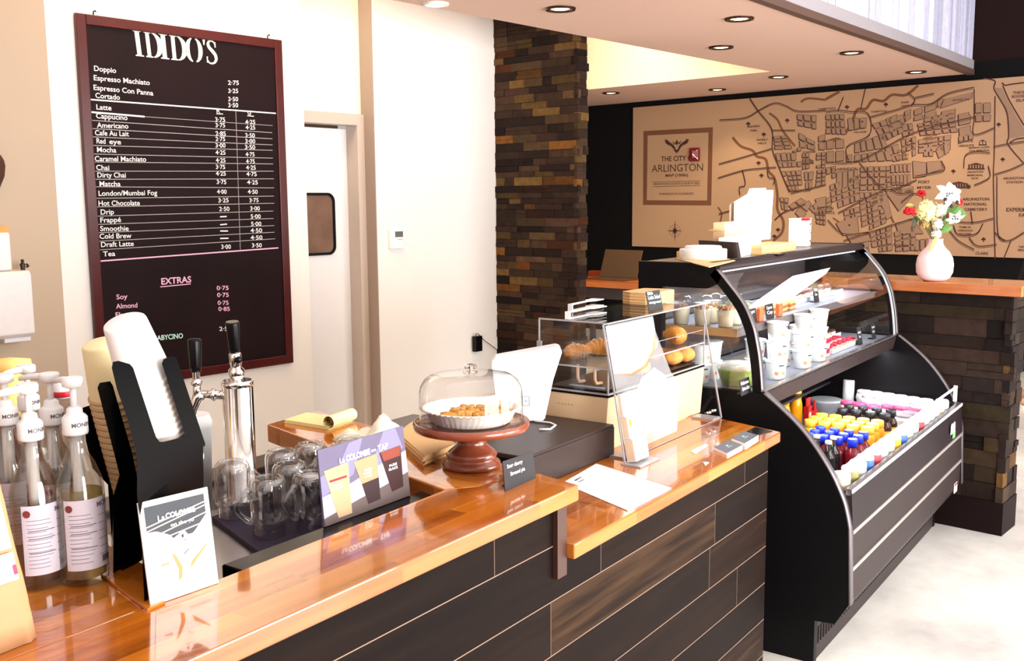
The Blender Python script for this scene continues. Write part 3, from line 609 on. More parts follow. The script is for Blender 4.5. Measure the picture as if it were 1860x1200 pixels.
# ================================================================== THE COUNTER
ZU, ZL, YF = 0.989, 0.86, 1.096                             # upper top, lower top, front edge
def poly_top(name, label, poly, z0, z1, m, bev=0.003):
    o = MB().prism(poly, z0, z1, 'z').build(name, m, bevel=bev); tag(o, label, 'countertop'); return o
poly_top('countertop', 'glossy butcher block counter strip, the higher front one under the cake stand and signs', [(-0.9, YF), (1.792, YF), (1.822, 1.226), (1.66, 1.27), (1.60, 1.315), (0.95, 1.30), (-0.9, 1.30)], ZU-0.035, ZU, butcher_x)
poly_top('countertop', 'short butcher block return running back from the cake stand to the yellow pad', [(1.603, 1.3165), (1.661, 1.273), (1.823, 1.229), (2.03, 2.14), (1.82, 2.124)], ZU-0.05, ZU-0.0005, butcher_y)
poly_top('countertop', 'wide butcher block surface under the syrup bottles at the left', [(-0.9, 1.302), (0.948, 1.302), (1.0, 1.62), (1.02, 2.1), (-0.9, 2.1)], ZU-0.035, ZU-0.0008, butcher_x)
xle = atz(1043.6, 989, ZL).x; xre = 3.037
poly_top('countertop', 'lower butcher block counter with the menu sheet and card stacks', [(xle, YF), (xre, YF+0.009), (3.115, 1.34), (3.14, 1.75), (1.98, 1.75), (1.98, 1.30), (xle, 1.30)], ZL-0.034, ZL, butcher_x)
# the plank-clad front and the step post
dk_wood = planks('dark_planks', [(0.0035, 0.0018, 0.0015), (0.0075, 0.0037, 0.0027), (0.014, 0.0068, 0.0042), (0.07, 0.036, 0.017)], 0, 2, 0.123, 0.86, 0.42, 0.62, gap=0.0022, gapcol=(0.24, 0.16, 0.12), spec=0.05)  # pale gap colour paints in the light caught between planks
YP = YF+0.03; xpe = aty(1392, 950, YP).x
cf = thing('service_counter', 'dark stained plank front of the service counter', 'counter front', (0, 0, 0))
part('plank_cladding', MB().prism([(-0.9, 0.0), (xpe, 0.0), (xpe, ZL-0.035), (1.79, ZL-0.035), (1.775, ZL-0.03), (1.775, ZU-0.036), (-0.9, ZU-0.036)], YP, YP+0.02, 'y'), dk_wood, cf)
part('end_panel', MB().box(xpe-0.02, xpe, YP+0.021, 1.74, 0.0, ZL-0.036), mat('counter_end_dark', (0.016, 0.009, 0.007), 0.4), cf)
part('step_post', MB().box(1.735, 1.772, YP-0.012, YP, ZL-0.07, ZU-0.037), mat('post_wood', (0.055, 0.022, 0.014), 0.35), cf)
part('carcass', MB().box(-0.9, 1.58, YP+0.021, 1.29, 0.0, ZU-0.037), black_matt, cf)
part('return_leg', MB().box(1.86, 1.90, 2.02, 2.07, 0.875, ZU-0.052), mat('leg_beige', (0.5, 0.36, 0.2), 0.5), cf)

# back worktop with the drip station
bk = MB().rbox(-0.9, 2.6, 2.16, 2.27, 0.80, 0.86, 0.004).box(-0.9, 2.6, 1.97, 2.16, 0.815, 0.845).build('back_worktop', mat('worktop_dark', (0.075, 0.05, 0.042), 0.35)); tag(bk, 'dark back worktop edge against the white wall, behind the tap tower', 'worktop')
sk = MB().box(-0.9, 2.58, 2.20, 2.25, 0.0, 0.799).build('worktop_support', black_matt); tag(sk, 'black panel carrying the back worktop behind the tap tower', 'panel')
st = thing('drip_station', 'stainless under-counter station with black rim and purple mat, full of glass mugs', 'drink station', (1.2, 1.42, 0))
part('body', MB().box(-0.16, 0.70, 0.02, 0.54, 0.845, 0.874), steel, st)
for _x in (-0.14, 0.64):
    for _y in (0.04, 0.48): part('leg', MB().box(_x, _x+0.04, _y, _y+0.04, 0.0, 0.845), steel, st)
part('front_rail', MB().rbox(-0.115, 0.50, -0.100, -0.018, 0.905, 0.966, 0.004), black_gloss, st)
part('rail_flange', MB().box(0.02, 0.46, -0.106, -0.1015, 0.90, 0.962), steel, st)
part('rail_post', MB().box(-0.105, -0.075, -0.05, 0.04, 0.86, 0.905).box(0.45, 0.48, -0.05, 0.04, 0.86, 0.905), black_gloss, st)
part('side_rail', MB().rbox(0.485, 0.52, -0.06, 0.40, 0.888, 0.936, 0.004), black_gloss, st)
part('corner_block', MB().rbox(-0.21, -0.165, 0.0, 0.06, 0.85, 0.93, 0.004), black_gloss, st)
ml = [atz(x, y, 0.885) for x, y in ((385, 938), (476, 1003))]
part('mat', MB().prism([(ml[1].x-1.2, ml[1].y-1.42+0.01), (0.47, 0.05), (0.62, 0.47), (ml[0].x-1.2, ml[0].y-1.42)], 0.8745, 0.885, 'z'), mat('purple_mat', (0.018, 0.008, 0.03), 0.65), st)
part('grille', MB().box(0.02, 0.6, 0.475, 0.535, 0.8745, 0.88), chrome, st)
part('cable_tie', MB().tube([(0.44+0.012*math.cos(a), -0.06, 0.945+0.03*math.sin(a)) for a in bend(12, lambda t: 2*PI*t)], 0.0025, 6), white_plastic, st)

# tap tower
tp = atz(446, 905, 0.885); tp.y = max(tp.y, 1.905)
tw = thing('tap_tower', 'polished chrome beer tap tower with two black-handled faucets', 'tap tower', (tp.x, tp.y, 0.88), rad(35))
rt_ = 0.0365; ht = over(438, 690, tp).z-0.88
part('column', MB().lathe([(rt_+0.012, 0), (rt_+0.012, 0.008), (rt_, 0.012), (rt_, ht-0.012), (rt_-0.001, ht-0.006), (rt_-0.004, ht)], 40), chrome, tw)
cap = part('cap', MB().lathe([(rt_+0.0015, ht-0.014), (rt_+0.0015, ht-0.003), (rt_-0.003, ht+0.001)], 40), chrome, tw)
def faucet(sub, M):
    f = MB(); f.M = M
    f.tube([(rt_-0.006, 0, 0), (rt_+0.05, 0, 0)], [0.011, 0.0105], 14); f.tube([(rt_+0.018, 0, 0), (rt_+0.026, 0, 0)], 0.015, 14)
    f.tube([(rt_+0.045, 0, 0.0), (rt_+0.062, 0, -0.006), (rt_+0.074, 0, -0.035), (rt_+0.082, 0, -0.072)], [0.0105, 0.013, 0.0105, 0.008], 14)
    f.tube([(rt_+0.062, 0, -0.008), (rt_+0.062, 0, 0.03)], [0.010, 0.009], 14); f.ball((rt_+0.062, 0, 0.03), 0.014, s=(1, 1, 0.8))
    o = part('faucet', f, chrome, tw)
    c = MB(); c.M = M; c.lathe([(0.007, 0.038), (0.009, 0.04), (0.009, 0.056), (0.012, 0.058)], 14, c=(rt_+0.062, 0, 0)); c.bm and None
    part('collar', c, chrome, o)
    h = MB(); h.M = M; h.lathe([(0.0115, 0.056), (0.0135, 0.07), (0.016, 0.128), (0.0155, 0.134), (0.011, 0.137)], 20, c=(rt_+0.062, 0, 0))
    part('handle', h, black_gloss, o)
zf = ht-0.035
faucet(0, Matrix.Translation((0, 0, zf)) @ Matrix.Rotation(rad(90), 4, 'Z'))
# second faucet points away: its lever rises above the column
g = MB(); q0 = Vector((0, 0, ht)); A2 = Matrix.Rotation(rad(-8), 4, 'Y')
g.M = Matrix.Translation((0, 0, ht-0.01)) @ A2
g.lathe([(0.013, 0), (0.016, 0.008), (0.012, 0.014), (0.018, 0.021), (0.019, 0.037), (0.013, 0.043), (0.013, 0.05), (0.0145, 0.053), (0.0145, 0.076), (0.011, 0.081)], 20)
o = part('faucet', g, chrome, tw)
g = MB(); g.M = Matrix.Translation((0, 0, ht-0.01)) @ A2; g.lathe([(0.0115, 0.08), (0.0125, 0.09), (0.016, 0.15), (0.015, 0.156)], 20); part('handle', g, black_gloss, o)
g = MB(); g.M = Matrix.Translation((0, 0, ht-0.01)) @ A2; g.ball((-0.010, -0.010, 0.065), 0.009); part('knob', g, black_gloss, o)

# glass jar mugs, upside down
jar = sheet_glass('jar_glass', (0.93, 0.93, 0.935), 4.2, 0.03)
mg = thing('glass_jar_mug', 'clear jar mug upside down on the purple mat, nearest the counter edge', 'glass mug', (0, 0, 0), 0, 'glass jar mugs on the drip station')
pr = [(0.0345, 0.0), (0.0355, 0.004), (0.0338, 0.008), (0.0355, 0.012), (0.0338, 0.016), (0.0355, 0.020), (0.0335, 0.026), (0.0395, 0.034), (0.0405, 0.042), (0.0390, 0.05), (0.0395, 0.085), (0.0402, 0.108), (0.0385, 0.120), (0.033, 0.1285), (0.029, 0.130), (0.026, 0.1275)]
inn = [(0.024, 0.1245), (0.033, 0.118), (0.0355, 0.105), (0.035, 0.05), (0.0350, 0.038), (0.0305, 0.028), (0.0305, 0.0)]
part('jar', MB().lathe(pr+inn, 36, cap0=False, cap1=False), jar, mg)
part('jar_base', MB().lathe([(0.024, 0.1245), (0.022, 0.1235)], 36, cap0=False), jar, mg)
part('handle', MB().tube([(0.037+0.030*math.sin(t*PI), 0, 0.108-0.075*t) for t in bend(12, lambda t: t)], [0.0075]*2+[0.006]*9+[0.0075]*2, 10), jar, mg)
JM = {'A': (425, 937), 'B': (490, 972), 'C': (567, 962), 'E': (530, 940), 'D': (515, 913), 'F': (567, 897), 'G': (602, 925), 'H': (640, 885)}
JL = {'B': None, 'A': 'clear jar mug upside down at the far left of the mat, below the tap tower', 'C': 'clear jar mug upside down at the left edge of the drinks sign', 'E': 'clear jar mug upside down in the middle of the cluster, behind the front pair',
      'D': 'clear jar mug upside down behind the middle one, left of the tallest-standing pair', 'F': 'clear jar mug upside down at the back, in front of the yellow pad shelf', 'G': 'clear jar mug upside down half hidden by the left corner of the drinks sign', 'H': 'clear jar mug upside down, only its base showing above the drinks sign'}
JR = {'A': -35, 'B': 150, 'C': 170, 'E': -50, 'D': 60, 'F': 40, 'G': 120, 'H': 0}
for k, q in JM.items():
    p_ = atz(*q, 0.885)
    if k == 'B': mg.location = p_; mg.rotation_euler = (0, 0, rad(JR[k]))
    else: dup(mg, p_, rad(JR[k]), JL[k])

# flat cards and sheets: a thin board through four corners, with artwork laid on it
class Card:
    def __init__(self, TL, TR, BR, BL, th=0.003):
        self.P = [Vector(p) for p in (TL, TR, BR, BL)]; self.n = (self.P[1]-self.P[0]).cross(self.P[3]-self.P[0]).normalized()*-1
        if self.n.dot(EYE-self.P[0]) < 0: self.n = -self.n
        self.th = th
    def at(self, u, v, k=0.0006):
        TL, TR, BR, BL = self.P; return (TL*(1-u)+TR*u)*(1-v)+(BL*(1-u)+BR*u)*v + self.n*k
    def loc(self, p, o): return p-o
    def board(self, o):
        m = MB(); f = [m.v(self.at(u, v, 0)-o) for u, v in ((0, 0), (1, 0), (1, 1), (0, 1))]; b = [m.v(self.at(u, v, -self.th)-o) for u, v in ((0, 0), (1, 0), (1, 1), (0, 1))]
        m.face(f); m.face(b[::-1])
        for i in range(4): m.face([f[i], b[i], b[(i+1) % 4], f[(i+1) % 4]])
        return m
    def quad(self, m, o, u0, v0, u1, v1, k=0.0006): m.face([self.at(u, v, k)-o for u, v in ((u0, v0), (u1, v0), (u1, v1), (u0, v1))])
    def poly(self, m, o, pts, k=0.0006): m.face([self.at(u, v, k)-o for u, v in pts])
    def word(self, par, mt, o, s, u, v, w, h=None, bold=0.0, k=0.001):
        m = MB(); self.text(m, o, s, u, v, w, h, bold, k); part('lettering', m, mt, par, normals=False)
    def text(self, m, o, s, u, v, w, h=None, bold=0.0, k=0.001):
        a, b = self.at(u, v, k), self.at(u+w, v, k); up = (self.P[0]-self.P[3])*(1-u)+(self.P[1]-self.P[2])*u
        hh = None if h is None else h*up.length/0.72
        m.text(s, a-o, b-a, up, width=(b-a).length, size=hh, bold=bold)
def flat(name, c): return mat(name, c, 0.6, var=0.03, spec=0.3)

# standing photo card in front of the cup dispenser
bl, br = atz(274, 1101, ZU+0.001), atz(397, 1058, ZU+0.001); dn = (br-bl).cross(Vector((0, 0, 1))).normalized()*-1
if dn.y < 0: dn = -dn
hgt = 0.165; lean = dn*0.022
nrm = (Vector((0, 0, 1))*hgt+lean).cross(br-bl).normalized()
tlp, trp = hit(250, 914, nrm, nrm.dot(bl)), hit(376.5, 884, nrm, nrm.dot(bl))
cs = thing('counter_sign', 'white framed photo card with coffee lettering, leaning before the black cup dispenser', 'sign', bl); o_ = Vector(bl)
cd = Card(tlp, trp, br, bl); part('board', cd.board(o_), paper_white, cs)
m = MB(); cd.quad(m, o_, .07, .055, .93, .42); part('picture_ground', m, flat('card_slate', srgb(58, 61, 66)), cs, normals=False)
m = MB()
for a, b, c_, d_ in ((.07, .245, .93, .13), (.07, .285, .93, .165), (.07, .36, .93, .24), (.12, .40, .93, .33)): cd.poly(m, o_, [(a, b), (c_, d_), (c_, d_+.012), (a, b+.012)], .0009)
part('picture_beams', m, flat('card_beam', srgb(214, 186, 164)), cs, normals=False)
m = MB(); cd.poly(m, o_, [(.07, .30), (.2, .31), (.36, .37), (.45, .44), (.62, .46), (.74, .40), (.93, .26), (.93, .95), (.07, .95)], .0011); part('picture_light', m, flat('card_cream', srgb(252, 248, 240)), cs, normals=False)
m = MB(); cd.poly(m, o_, [(.42, .42), (.58, .36), (.70, .50), (.55, .57)], .0014); part('picture_menu', m, paper_white, cs, normals=False)
m = MB(); cd.poly(m, o_, [(.37, .56), (.42, .58), (.50, .72), (.48, .82), (.42, .84), (.44, .74)], .0014); cd.poly(m, o_, [(.60, .76), (.64, .69), (.88, .56), (.88, .58), (.66, .73)], .0014); cd.poly(m, o_, [(.2, .64), (.32, .63), (.32, .65), (.2, .66)], .0014); part('picture_hands', m, flat('card_skin', srgb(196, 132, 84)), cs, normals=False)
cd.word(cs, paper_white, o_, 'La', .235, .215, .10, .055, .01, .0016); cd.word(cs, paper_white, o_, 'COLOMBE', .345, .21, .43, .052, .035, .0016); cd.word(cs, paper_white, o_, 'on the go', .40, .30, .34, .035, .02, .0016)
m = MB(); cd.text(m, o_, "COLOMBE", .51, .47, .10, .012, .02, .0018); cd.poly(m, o_, [(.53, .41), (.56, .395), (.57, .43), (.54, .44)], .0018); cd.poly(m, o_, [(.54, .595), (.62, .555), (.62, .565), (.54, .605)], .0018); part('small_print', m, flat('card_ink', (0.05, 0.04, 0.05)), cs, normals=False)
m = MB(); cd.quad(m, o_, .10, .90, .42, .93, .0014); cd.quad(m, o_, .56, .84, .90, .865, .0014); part('caption', m, flat('card_blush', srgb(240, 216, 206)), cs, normals=False)
part('easel', MB().prism([(tuple((bl*.35+br*.65-o_+dn*.004)[:2])), tuple((bl*.35+br*.65-o_+dn*.012)[:2]), tuple((bl*.3+br*.7-o_+dn*.012)[:2]), tuple((bl*.3+br*.7-o_+dn*.004)[:2])], 0, 0.03, 'z'), black_gloss, cs)

# drinks sign on the rail
yb_ = 1.396; bl, br = aty(590, 958, yb_), aty(745, 900, yb_); bl.z = br.z = 0.9675
nrm = Vector((0, -1, 0.16)).normalized(); tlp, trp = hit(576.5, 818, nrm, nrm.dot(bl)), hit(731.5, 773, nrm, nrm.dot(bl))
ts = thing('drinks_sign', 'lilac sign with three coffee glasses, standing on the black rail before the mugs', 'sign', bl); o_ = Vector(bl); cd = Card(tlp, trp, br, bl, 0.004)
part('board', cd.board(o_), flat('sign_lilac', srgb(126, 118, 144)), ts)
m = MB(); cd.quad(m, o_, 0, 0.0, 1, .60, .0004); part('picture_sky', m, flat('sign_grey_lilac', srgb(98, 90, 114)), ts, normals=False)
m = MB(); cd.poly(m, o_, [(0, .35), (.2, .30), (.34, .02), (.5, 0), (.36, .45), (0, .62)], .0007); cd.poly(m, o_, [(.5, .40), (.62, .3), (.75, 0), (.9, 0), (.97, .30), (.6, .52)], .0007); part('picture_rays', m, flat('sign_pale', srgb(122, 116, 150)), ts, normals=False)
m = MB(); cd.poly(m, o_, [(0, .62), (.34, .55), (.62, .45), (1, .35), (1, .72), (.7, .80), (0, .90)], .0008); part('picture_haze', m, flat('sign_white', srgb(172, 168, 192)), ts, normals=False)
m = MB(); cd.poly(m, o_, [(0, .90), (.4, .80), (.7, .74), (1, .66), (1, 1), (0, 1)], .0009); part('picture_table', m, flat('sign_table', srgb(96, 82, 80)), ts, normals=False)
m = MB(); cd.poly(m, o_, [(.04, .27+.02), (.31, .265), (.30, .95), (.15, .95)], .0012); part('pale_glass', m, flat('sign_latte', srgb(190, 152, 116)), ts, normals=False)
m = MB(); cd.poly(m, o_, [(.37, .29), (.645, .27), (.64, .60), (.44, .615)], .0012); part('tan_foam', m, flat('sign_foam', srgb(180, 136, 102)), ts, normals=False)
m = MB(); cd.poly(m, o_, [(.44, .615), (.64, .60), (.635, .90), (.49, .91)], .0012); part('dark_layer', m, flat('sign_coffee', srgb(50, 31, 31)), ts, normals=False)
m = MB(); cd.poly(m, o_, [(.675, .275), (.94, .26), (.925, .84), (.78, .86)], .0012); part('dark_glass', m, flat('sign_dark', srgb(54, 27, 27)), ts, normals=False)
m = MB(); cd.poly(m, o_, [(.69, .275), (.94, .265), (.92, .40), (.72, .41)], .0014); part('amber_top', m, flat('sign_amber', srgb(128, 58, 40)), ts, normals=False)
m = MB(); cd.quad(m, o_, .09, .43, .28, .46, .0016); part('red_band', m, flat('sign_red', srgb(176, 40, 52)), ts, normals=False)
cd.word(ts, paper_white, o_, 'La', .215, .25, .06, .07, .02, .002); cd.word(ts, paper_white, o_, 'COLOMBE', .285, .25, .28, .078, .05, .002); cd.word(ts, paper_white, o_, 'on', .575, .23, .06, .045, .02, .002); cd.word(ts, paper_white, o_, 'TAP', .66, .245, .125, .078, .05, .002)
cd.word(ts, paper_white, o_, 'PURE', .775, .51, .095, .032, .04, .002); cd.word(ts, paper_white, o_, 'BLACK', .765, .56, .115, .032, .04, .002); cd.word(ts, paper_white, o_, 'PURE', .475, .46, .085, .03, .04, .002); cd.word(ts, paper_white, o_, 'BLACK', .468, .505, .095, .03, .04, .002); cd.word(ts, paper_white, o_, '& TAN', .475, .55, .085, .028, .04, .002); cd.word(ts, paper_white, o_, 'DRAFT', .11, .53, .11, .03, .04, .002); cd.word(ts, paper_white, o_, 'LATTE', .12, .575, .10, .03, .04, .002)

# ================================================================== LEFT END: SYRUPS, CUPS, COFFEE BAG
syr_glass = sheet_glass('bottle_glass', (0.92, 0.905, 0.88), 2.2, 0.015)
label_w = mat('label_white', srgb(204, 194, 204), 0.5, var=0.02); label_ink = mat('label_ink', (0.12, 0.09, 0.11), 0.6); label_grey = mat('label_grey', srgb(140, 130, 142), 0.6)
def liquid(name, col, a):                                   # coloured clear liquid
    return sheet_glass(name, col, 0.4)
LIQ = {'pale': sheet_glass('syrup_pale', (0.80, 0.70, 0.42), 0.3, film=0.3, filmcol=(0.62, 0.50, 0.24)), 'dark': mat('syrup_dark', (0.035, 0.010, 0.006), 0.1), 'clear': sheet_glass('syrup_clear', (0.86, 0.82, 0.78), 0.3), 'amber': sheet_glass('syrup_amber', (0.45, 0.18, 0.06), 0.4)}
def syrup(pos, h, liq, level, rz, label, nozzle=180):
    k = h/0.335; r = 0.0375
    t = thing('syrup_bottle', label, 'syrup bottle', pos, rz, 'syrup bottles with white pumps')
    out = [(0.030, 0.0), (r-0.001, 0.004), (r, 0.012), (r, 0.155), (r-0.002, 0.168), (0.026, 0.195), (0.017, 0.212), (0.0145, 0.228), (0.0145, 0.246)]
    inn = [(0.0120, 0.246), (0.0120, 0.228), (0.0145, 0.212), (0.0235, 0.195), (r-0.005, 0.168), (r-0.003, 0.155), (r-0.003, 0.012), (0.027, 0.008)]
    part('glass', MB().lathe([(a, b*k) for a, b in out+inn], 32, cap0=True, cap1=True), syr_glass, t)
    li = [(0.026, 0.009), (r-0.0035, 0.0125)]+[(a-0.0035, b) for a, b in out[3:] if b < level]+[((r-0.0035) if level < 0.16 else 0.022, level)]
    part('syrup', MB().lathe([(max(a, 0.004), b*k) for a, b in li], 28), LIQ[liq], t)
    lb = MB(); A0, A1, n = -1.05, 1.05, 18
    for i in range(n):
        a, b = A0+(A1-A0)*i/n, A0+(A1-A0)*(i+1)/n
        lb.face([((r+0.0006)*math.cos(q), (r+0.0006)*math.sin(q), z*k) for q, z in ((a, 0.028), (b, 0.028), (b, 0.143), (a, 0.143))], True)
    lo = part('label', lb, label_w, t, normals=False)
    ik = MB(); R = r+0.0012
    def lab(a0, a1, z0, z1, mbx=ik):
        s = max(1, int((a1-a0)/0.12))
        for i in range(s):
            a, b = a0+(a1-a0)*i/s, a0+(a1-a0)*(i+1)/s; mbx.face([(R*math.cos(q), R*math.sin(q), z*k) for q, z in ((a, z0), (b, z0), (b, z1), (a, z1))])
    rnd = random.Random(int(pos[0]*1000))
    for z in (0.101, 0.088, 0.064): lab(-0.8, 0.25, z, z+0.0012)
    part('label_rules', ik, label_ink, lo, normals=False); ik = MB(); lab(0.45, 0.95, 0.036, 0.046, ik); part('barcode', ik, label_ink, lo, normals=False); ik = MB()
    def ctext(s, a, z, size, mbx):
        c = MB(); w0 = len(mbx.bm.verts); mbx.text(s, (0, 0, 0), (1, 0, 0), (0, 0, 1), size=size, bold=0.02)
        for v in list(mbx.bm.verts)[w0:]:
            q = a+v.co.x/R; v.co = Vector((R*math.cos(q), R*math.sin(q), z*k+v.co.z))
    ctext('MONIN', 0.32, 0.128, 0.0115, ik)
    part('label_name', ik, label_ink, lo, normals=False)
    gy = MB()
    for j in range(13):
        z = 0.118-j*0.0065
        if z < 0.035: break
        lab(-0.85, -0.85+rnd.uniform(0.7, 1.05), z, z+0.0011, gy)
        if j % 2: lab(0.35, 0.35+rnd.uniform(0.2, 0.5), z+0.002, z+0.0032, gy)
    part('fine_print', gy, label_grey, lo, normals=False)
    em_ = MB(); 
    for i in range(12): em_.face([(R*math.cos(-0.82), R*math.sin(-0.82), 0.13*k)]+[((R+0.0002)*math.cos(-0.82+0.15*math.cos(q)), (R+0.0002)*math.sin(-0.82+0.15*math.cos(q)), 0.13*k+0.006*math.sin(q)) for q in (i*PI/6, (i+1)*PI/6)])
    part('label_seal', em_, mat('seal_brown', srgb(120, 50, 44), 0.5), lo, normals=False)
    pm = MB().lathe([(0.0185, 0.243*k), (0.0195, 0.246*k), (0.0195, 0.270*k), (0.0165, 0.274*k), (0.0125, 0.277*k), (0.0115, 0.285*k), (0.0075, 0.288*k)], 24)
    po = part('pump_collar', pm, white_plastic, t)
    ik2 = MB(); R = 0.0199; ctext('MONIN', -0.62, 0.257, 0.0095, ik2); part('collar_print', ik2, label_ink, po, normals=False)
    part('pump_stem', MB().lathe([(0.0052, 0.285*k), (0.0052, 0.322*k)], 14), white_plastic, t)
    hd = MB().lathe([(0.010, 0.318*k), (0.016, 0.321*k), (0.0165, 0.331*k), (0.0145, 0.335*k)], 22)
    hd.tube([(math.cos(rad(nozzle))*d, math.sin(rad(nozzle))*d, (0.327*k - 0.25*max(0, d-0.04))) for d in (0.006, 0.03, 0.045, 0.062)], [0.0065, 0.006, 0.005, 0.004], 10)
    part('pump_head', hd, white_plastic, t)
    part('pump_tube', MB().lathe([(0.0085, 0.135*k), (0.0092, 0.15*k), (0.0092, 0.243*k)], 16), mat('pump_tube', (0.80, 0.78, 0.80), 0.35, var=0.01), t)
face_cam = lambda p: math.atan2(-p[1], -p[0])
for (px, py), h, liq, lev, da, lb, nz in (((155, 1052), 0.336, 'pale', 0.150, 0.35, 'syrup bottle with pale yellow syrup, front right one beside the cup dispenser', 185), ((75, 1060), 0.330, 'clear', 0.05, 0.45, 'nearly empty clear syrup bottle, front one next to the kraft bag', -85),
                                 ((112, 1010), 0.325, 'dark', 0.165, 0.5, 'syrup bottle with dark brown syrup between the two front bottles', 200), ((30, 1005), 0.321, 'amber', 0.13, 0.3, 'syrup bottle half hidden behind the kraft bag, leftmost pump', -100), ((68, 955), 0.312, 'clear', 0.12, 0.4, 'clear syrup bottle at the back, its pump rising behind the others', -70)):
    p_ = atz(px, py, ZU); syrup((p_.x, p_.y, ZU), h, liq, lev, face_cam(p_)+da, lb, nz)
# small squeeze bottle with a red band, and the yellow sauce pump on a brown jar
p_ = atz(128, 935, ZU); sq = thing('squeeze_bottle', 'clear squeeze bottle with red band under its white cap, behind the syrup pumps', 'bottle', (p_.x, p_.y, ZU))
hh = over(116, 686, p_).z-ZU
part('bottle', MB().lathe([(0.026, 0), (0.028, 0.01), (0.028, hh*0.7), (0.02, hh*0.82), (0.016, hh*0.86)], 24), sheet_glass('clear_plastic', (0.82, 0.76, 0.74), 0.8), sq)
part('cap', MB().lathe([(0.017, hh*0.86), (0.018, hh*0.92), (0.014, hh*0.97), (0.006, hh)], 24), white_plastic, sq); part('red_band', MB().lathe([(0.0178, hh*0.87), (0.0184, hh*0.875), (0.0188, hh*0.905), (0.0184, hh*0.91)], 24), mat('band_red', srgb(196, 30, 50), 0.4), sq)
p_ = atz(35, 905, ZU); sp_ = thing('sauce_pump_jar', 'brown sauce jar with a cream yellow pump head, behind the syrups at the left edge', 'sauce jar', (p_.x, p_.y, ZU)); hh = over(35, 655, p_).z-ZU
cream = mat('cream_plastic', srgb(244, 206, 122), 0.4)
part('jar', MB().lathe([(0.045, 0), (0.048, 0.01), (0.048, hh*0.55), (0.04, hh*0.64)], 28), mat('sauce_brown', srgb(92, 44, 18), 0.25), sp_)
part('pump_collar', MB().lathe([(0.042, hh*0.62), (0.042, hh*0.72), (0.036, hh*0.74), (0.026, hh*0.80), (0.022, hh*0.93)], 28), cream, sp_)
part('pump_head', MB().tube([(-0.05, 0.10, hh*0.93), (-0.02, 0.05, hh*0.955), (0, 0, hh*0.965), (0.03, -0.025, hh*0.96)], [0.010, 0.014, 0.019, 0.016], 14), cream, sp_)

# kraft coffee bag
bl, br = atz(-70, 1216, ZU), atz(76, 1160, ZU); bg = thing('coffee_bag', 'tall kraft coffee bag with a white label at the left edge of the counter', 'coffee bag', (bl.x, bl.y, ZU)); o_ = Vector((bl.x, bl.y, ZU))
u_ = (br-bl).normalized(); v_ = Vector((-u_.y, u_.x, 0)); wd = (br-bl).length; th_ = (over(0, 775, br).z-ZU)/0.78
m = MB(); n, rows = 14, 12; gridv = []
for j in range(rows+1):
    t = j/rows; row = []
    w = wd*(1-0.34*t); dp = 0.085*(1-0.9*t**1.5); bulge = 1+0.10*math.sin(PI*min(1, t*1.2))
    for i in range(2*n):
        a = 2*PI*i/(2*n); ca, sa = math.cos(a), math.sin(a); e = 0.35
        x = math.copysign(abs(ca)**e, ca)*w/2*(1+0.02*math.sin(9*t+i)); y = math.copysign(abs(sa)**e, sa)*dp/2*bulge+0.002*math.sin(13*t+2.1*i)
        q = u_*(wd/2-0.03*t+x)+v_*(0.045+y)+Vector((0, 0, th_*t)); row.append(m.v(q))
    gridv.append(row)
for a, b in zip(gridv, gridv[1:]):
    for i in range(2*n): m.face([a[i], a[(i+1) % (2*n)], b[(i+1) % (2*n)], b[i]], True)
m.face(gridv[0][::-1]); m.face(gridv[-1])
part('bag', m, mat('kraft_bag', srgb(180, 136, 96), 0.7, var=0.10, scale=14, bump=0.25), bg)
m = MB()
def bagpt(s, t): 
    w = wd*(1-0.34*t); dp = 0.085*(1-0.9*t**1.5)*(1+0.10*math.sin(PI*min(1, t*1.2)))
    return u_*(wd/2-0.03*t+s*w/2)+v_*(0.045-dp/2-0.0045)+Vector((0, 0, th_*t))
for t0, t1 in ((0.36, 0.62), (0.245, 0.345)):
    for i in range(6): m.face([bagpt(-0.9+1.62*(i+a)/6, t) for a, t in ((0, t0), (1, t0), (1, t1), (0, t1))])
lo = part('label', m, paper_white, bg, normals=False); m = MB(); m.face([bagpt(s, t)-v_*0.001 for s, t in ((0.62, 0.265), (0.72, 0.265), (0.72, 0.30), (0.62, 0.30))]); part('label_mark', m, mat('mark_plum', srgb(150, 40, 80), 0.5), lo, normals=False)

# black cup dispenser with two slanted stacks of paper cups
b0_, b1_ = atz(270, 1103, ZU), atz(405, 1028, ZU); b0_ = Vector((0.872, 1.312, ZU)); ux = Vector((0.955, 0.296, 0)).normalized(); uy = Vector((-ux.y, ux.x, 0)); nrm = uy
cdp = thing('cup_dispenser', 'black acrylic cup dispenser holding two slanted stacks of paper cups', 'cup dispenser', b0_); o_ = Vector(b0_)
def dpt(x, y, back=0.0):                                    # pixel on the dispenser's front plane (shifted back)
    p = hit(x, y, nrm, nrm.dot(b0_)+back) - o_; p.z = max(p.z, 0.0006); return p
blk = mat('acrylic_black', (0.0025, 0.0025, 0.003), 0.18, spec=0.16)
def plate(pts, b0, b1, name='front_panel', m_=blk, parent=cdp):
    m = MB(); A = [m.v(dpt(*p, b0)) for p in pts]; Bv = [m.v(dpt(*p, b1)) for p in pts]; m.face(A); m.face(Bv[::-1])
    for i in range(len(A)): m.face([A[i], Bv[i], Bv[(i+1) % len(A)], A[(i+1) % len(A)]])
    return part(name, m, m_, parent)
F_ = [(203, 668), (205, 657), (215, 655), (236, 661), (242, 668), (283, 793), (290, 802), (297, 802), (331, 794), (336, 788), (294, 660), (297, 652), (312, 646), (317, 650), (336, 702), (369, 806), (371, 1042), (262, 1092), (258, 960), (249, 900), (249, 830), (232, 762), (212, 705)]
plate(F_, 0.0, 0.006)
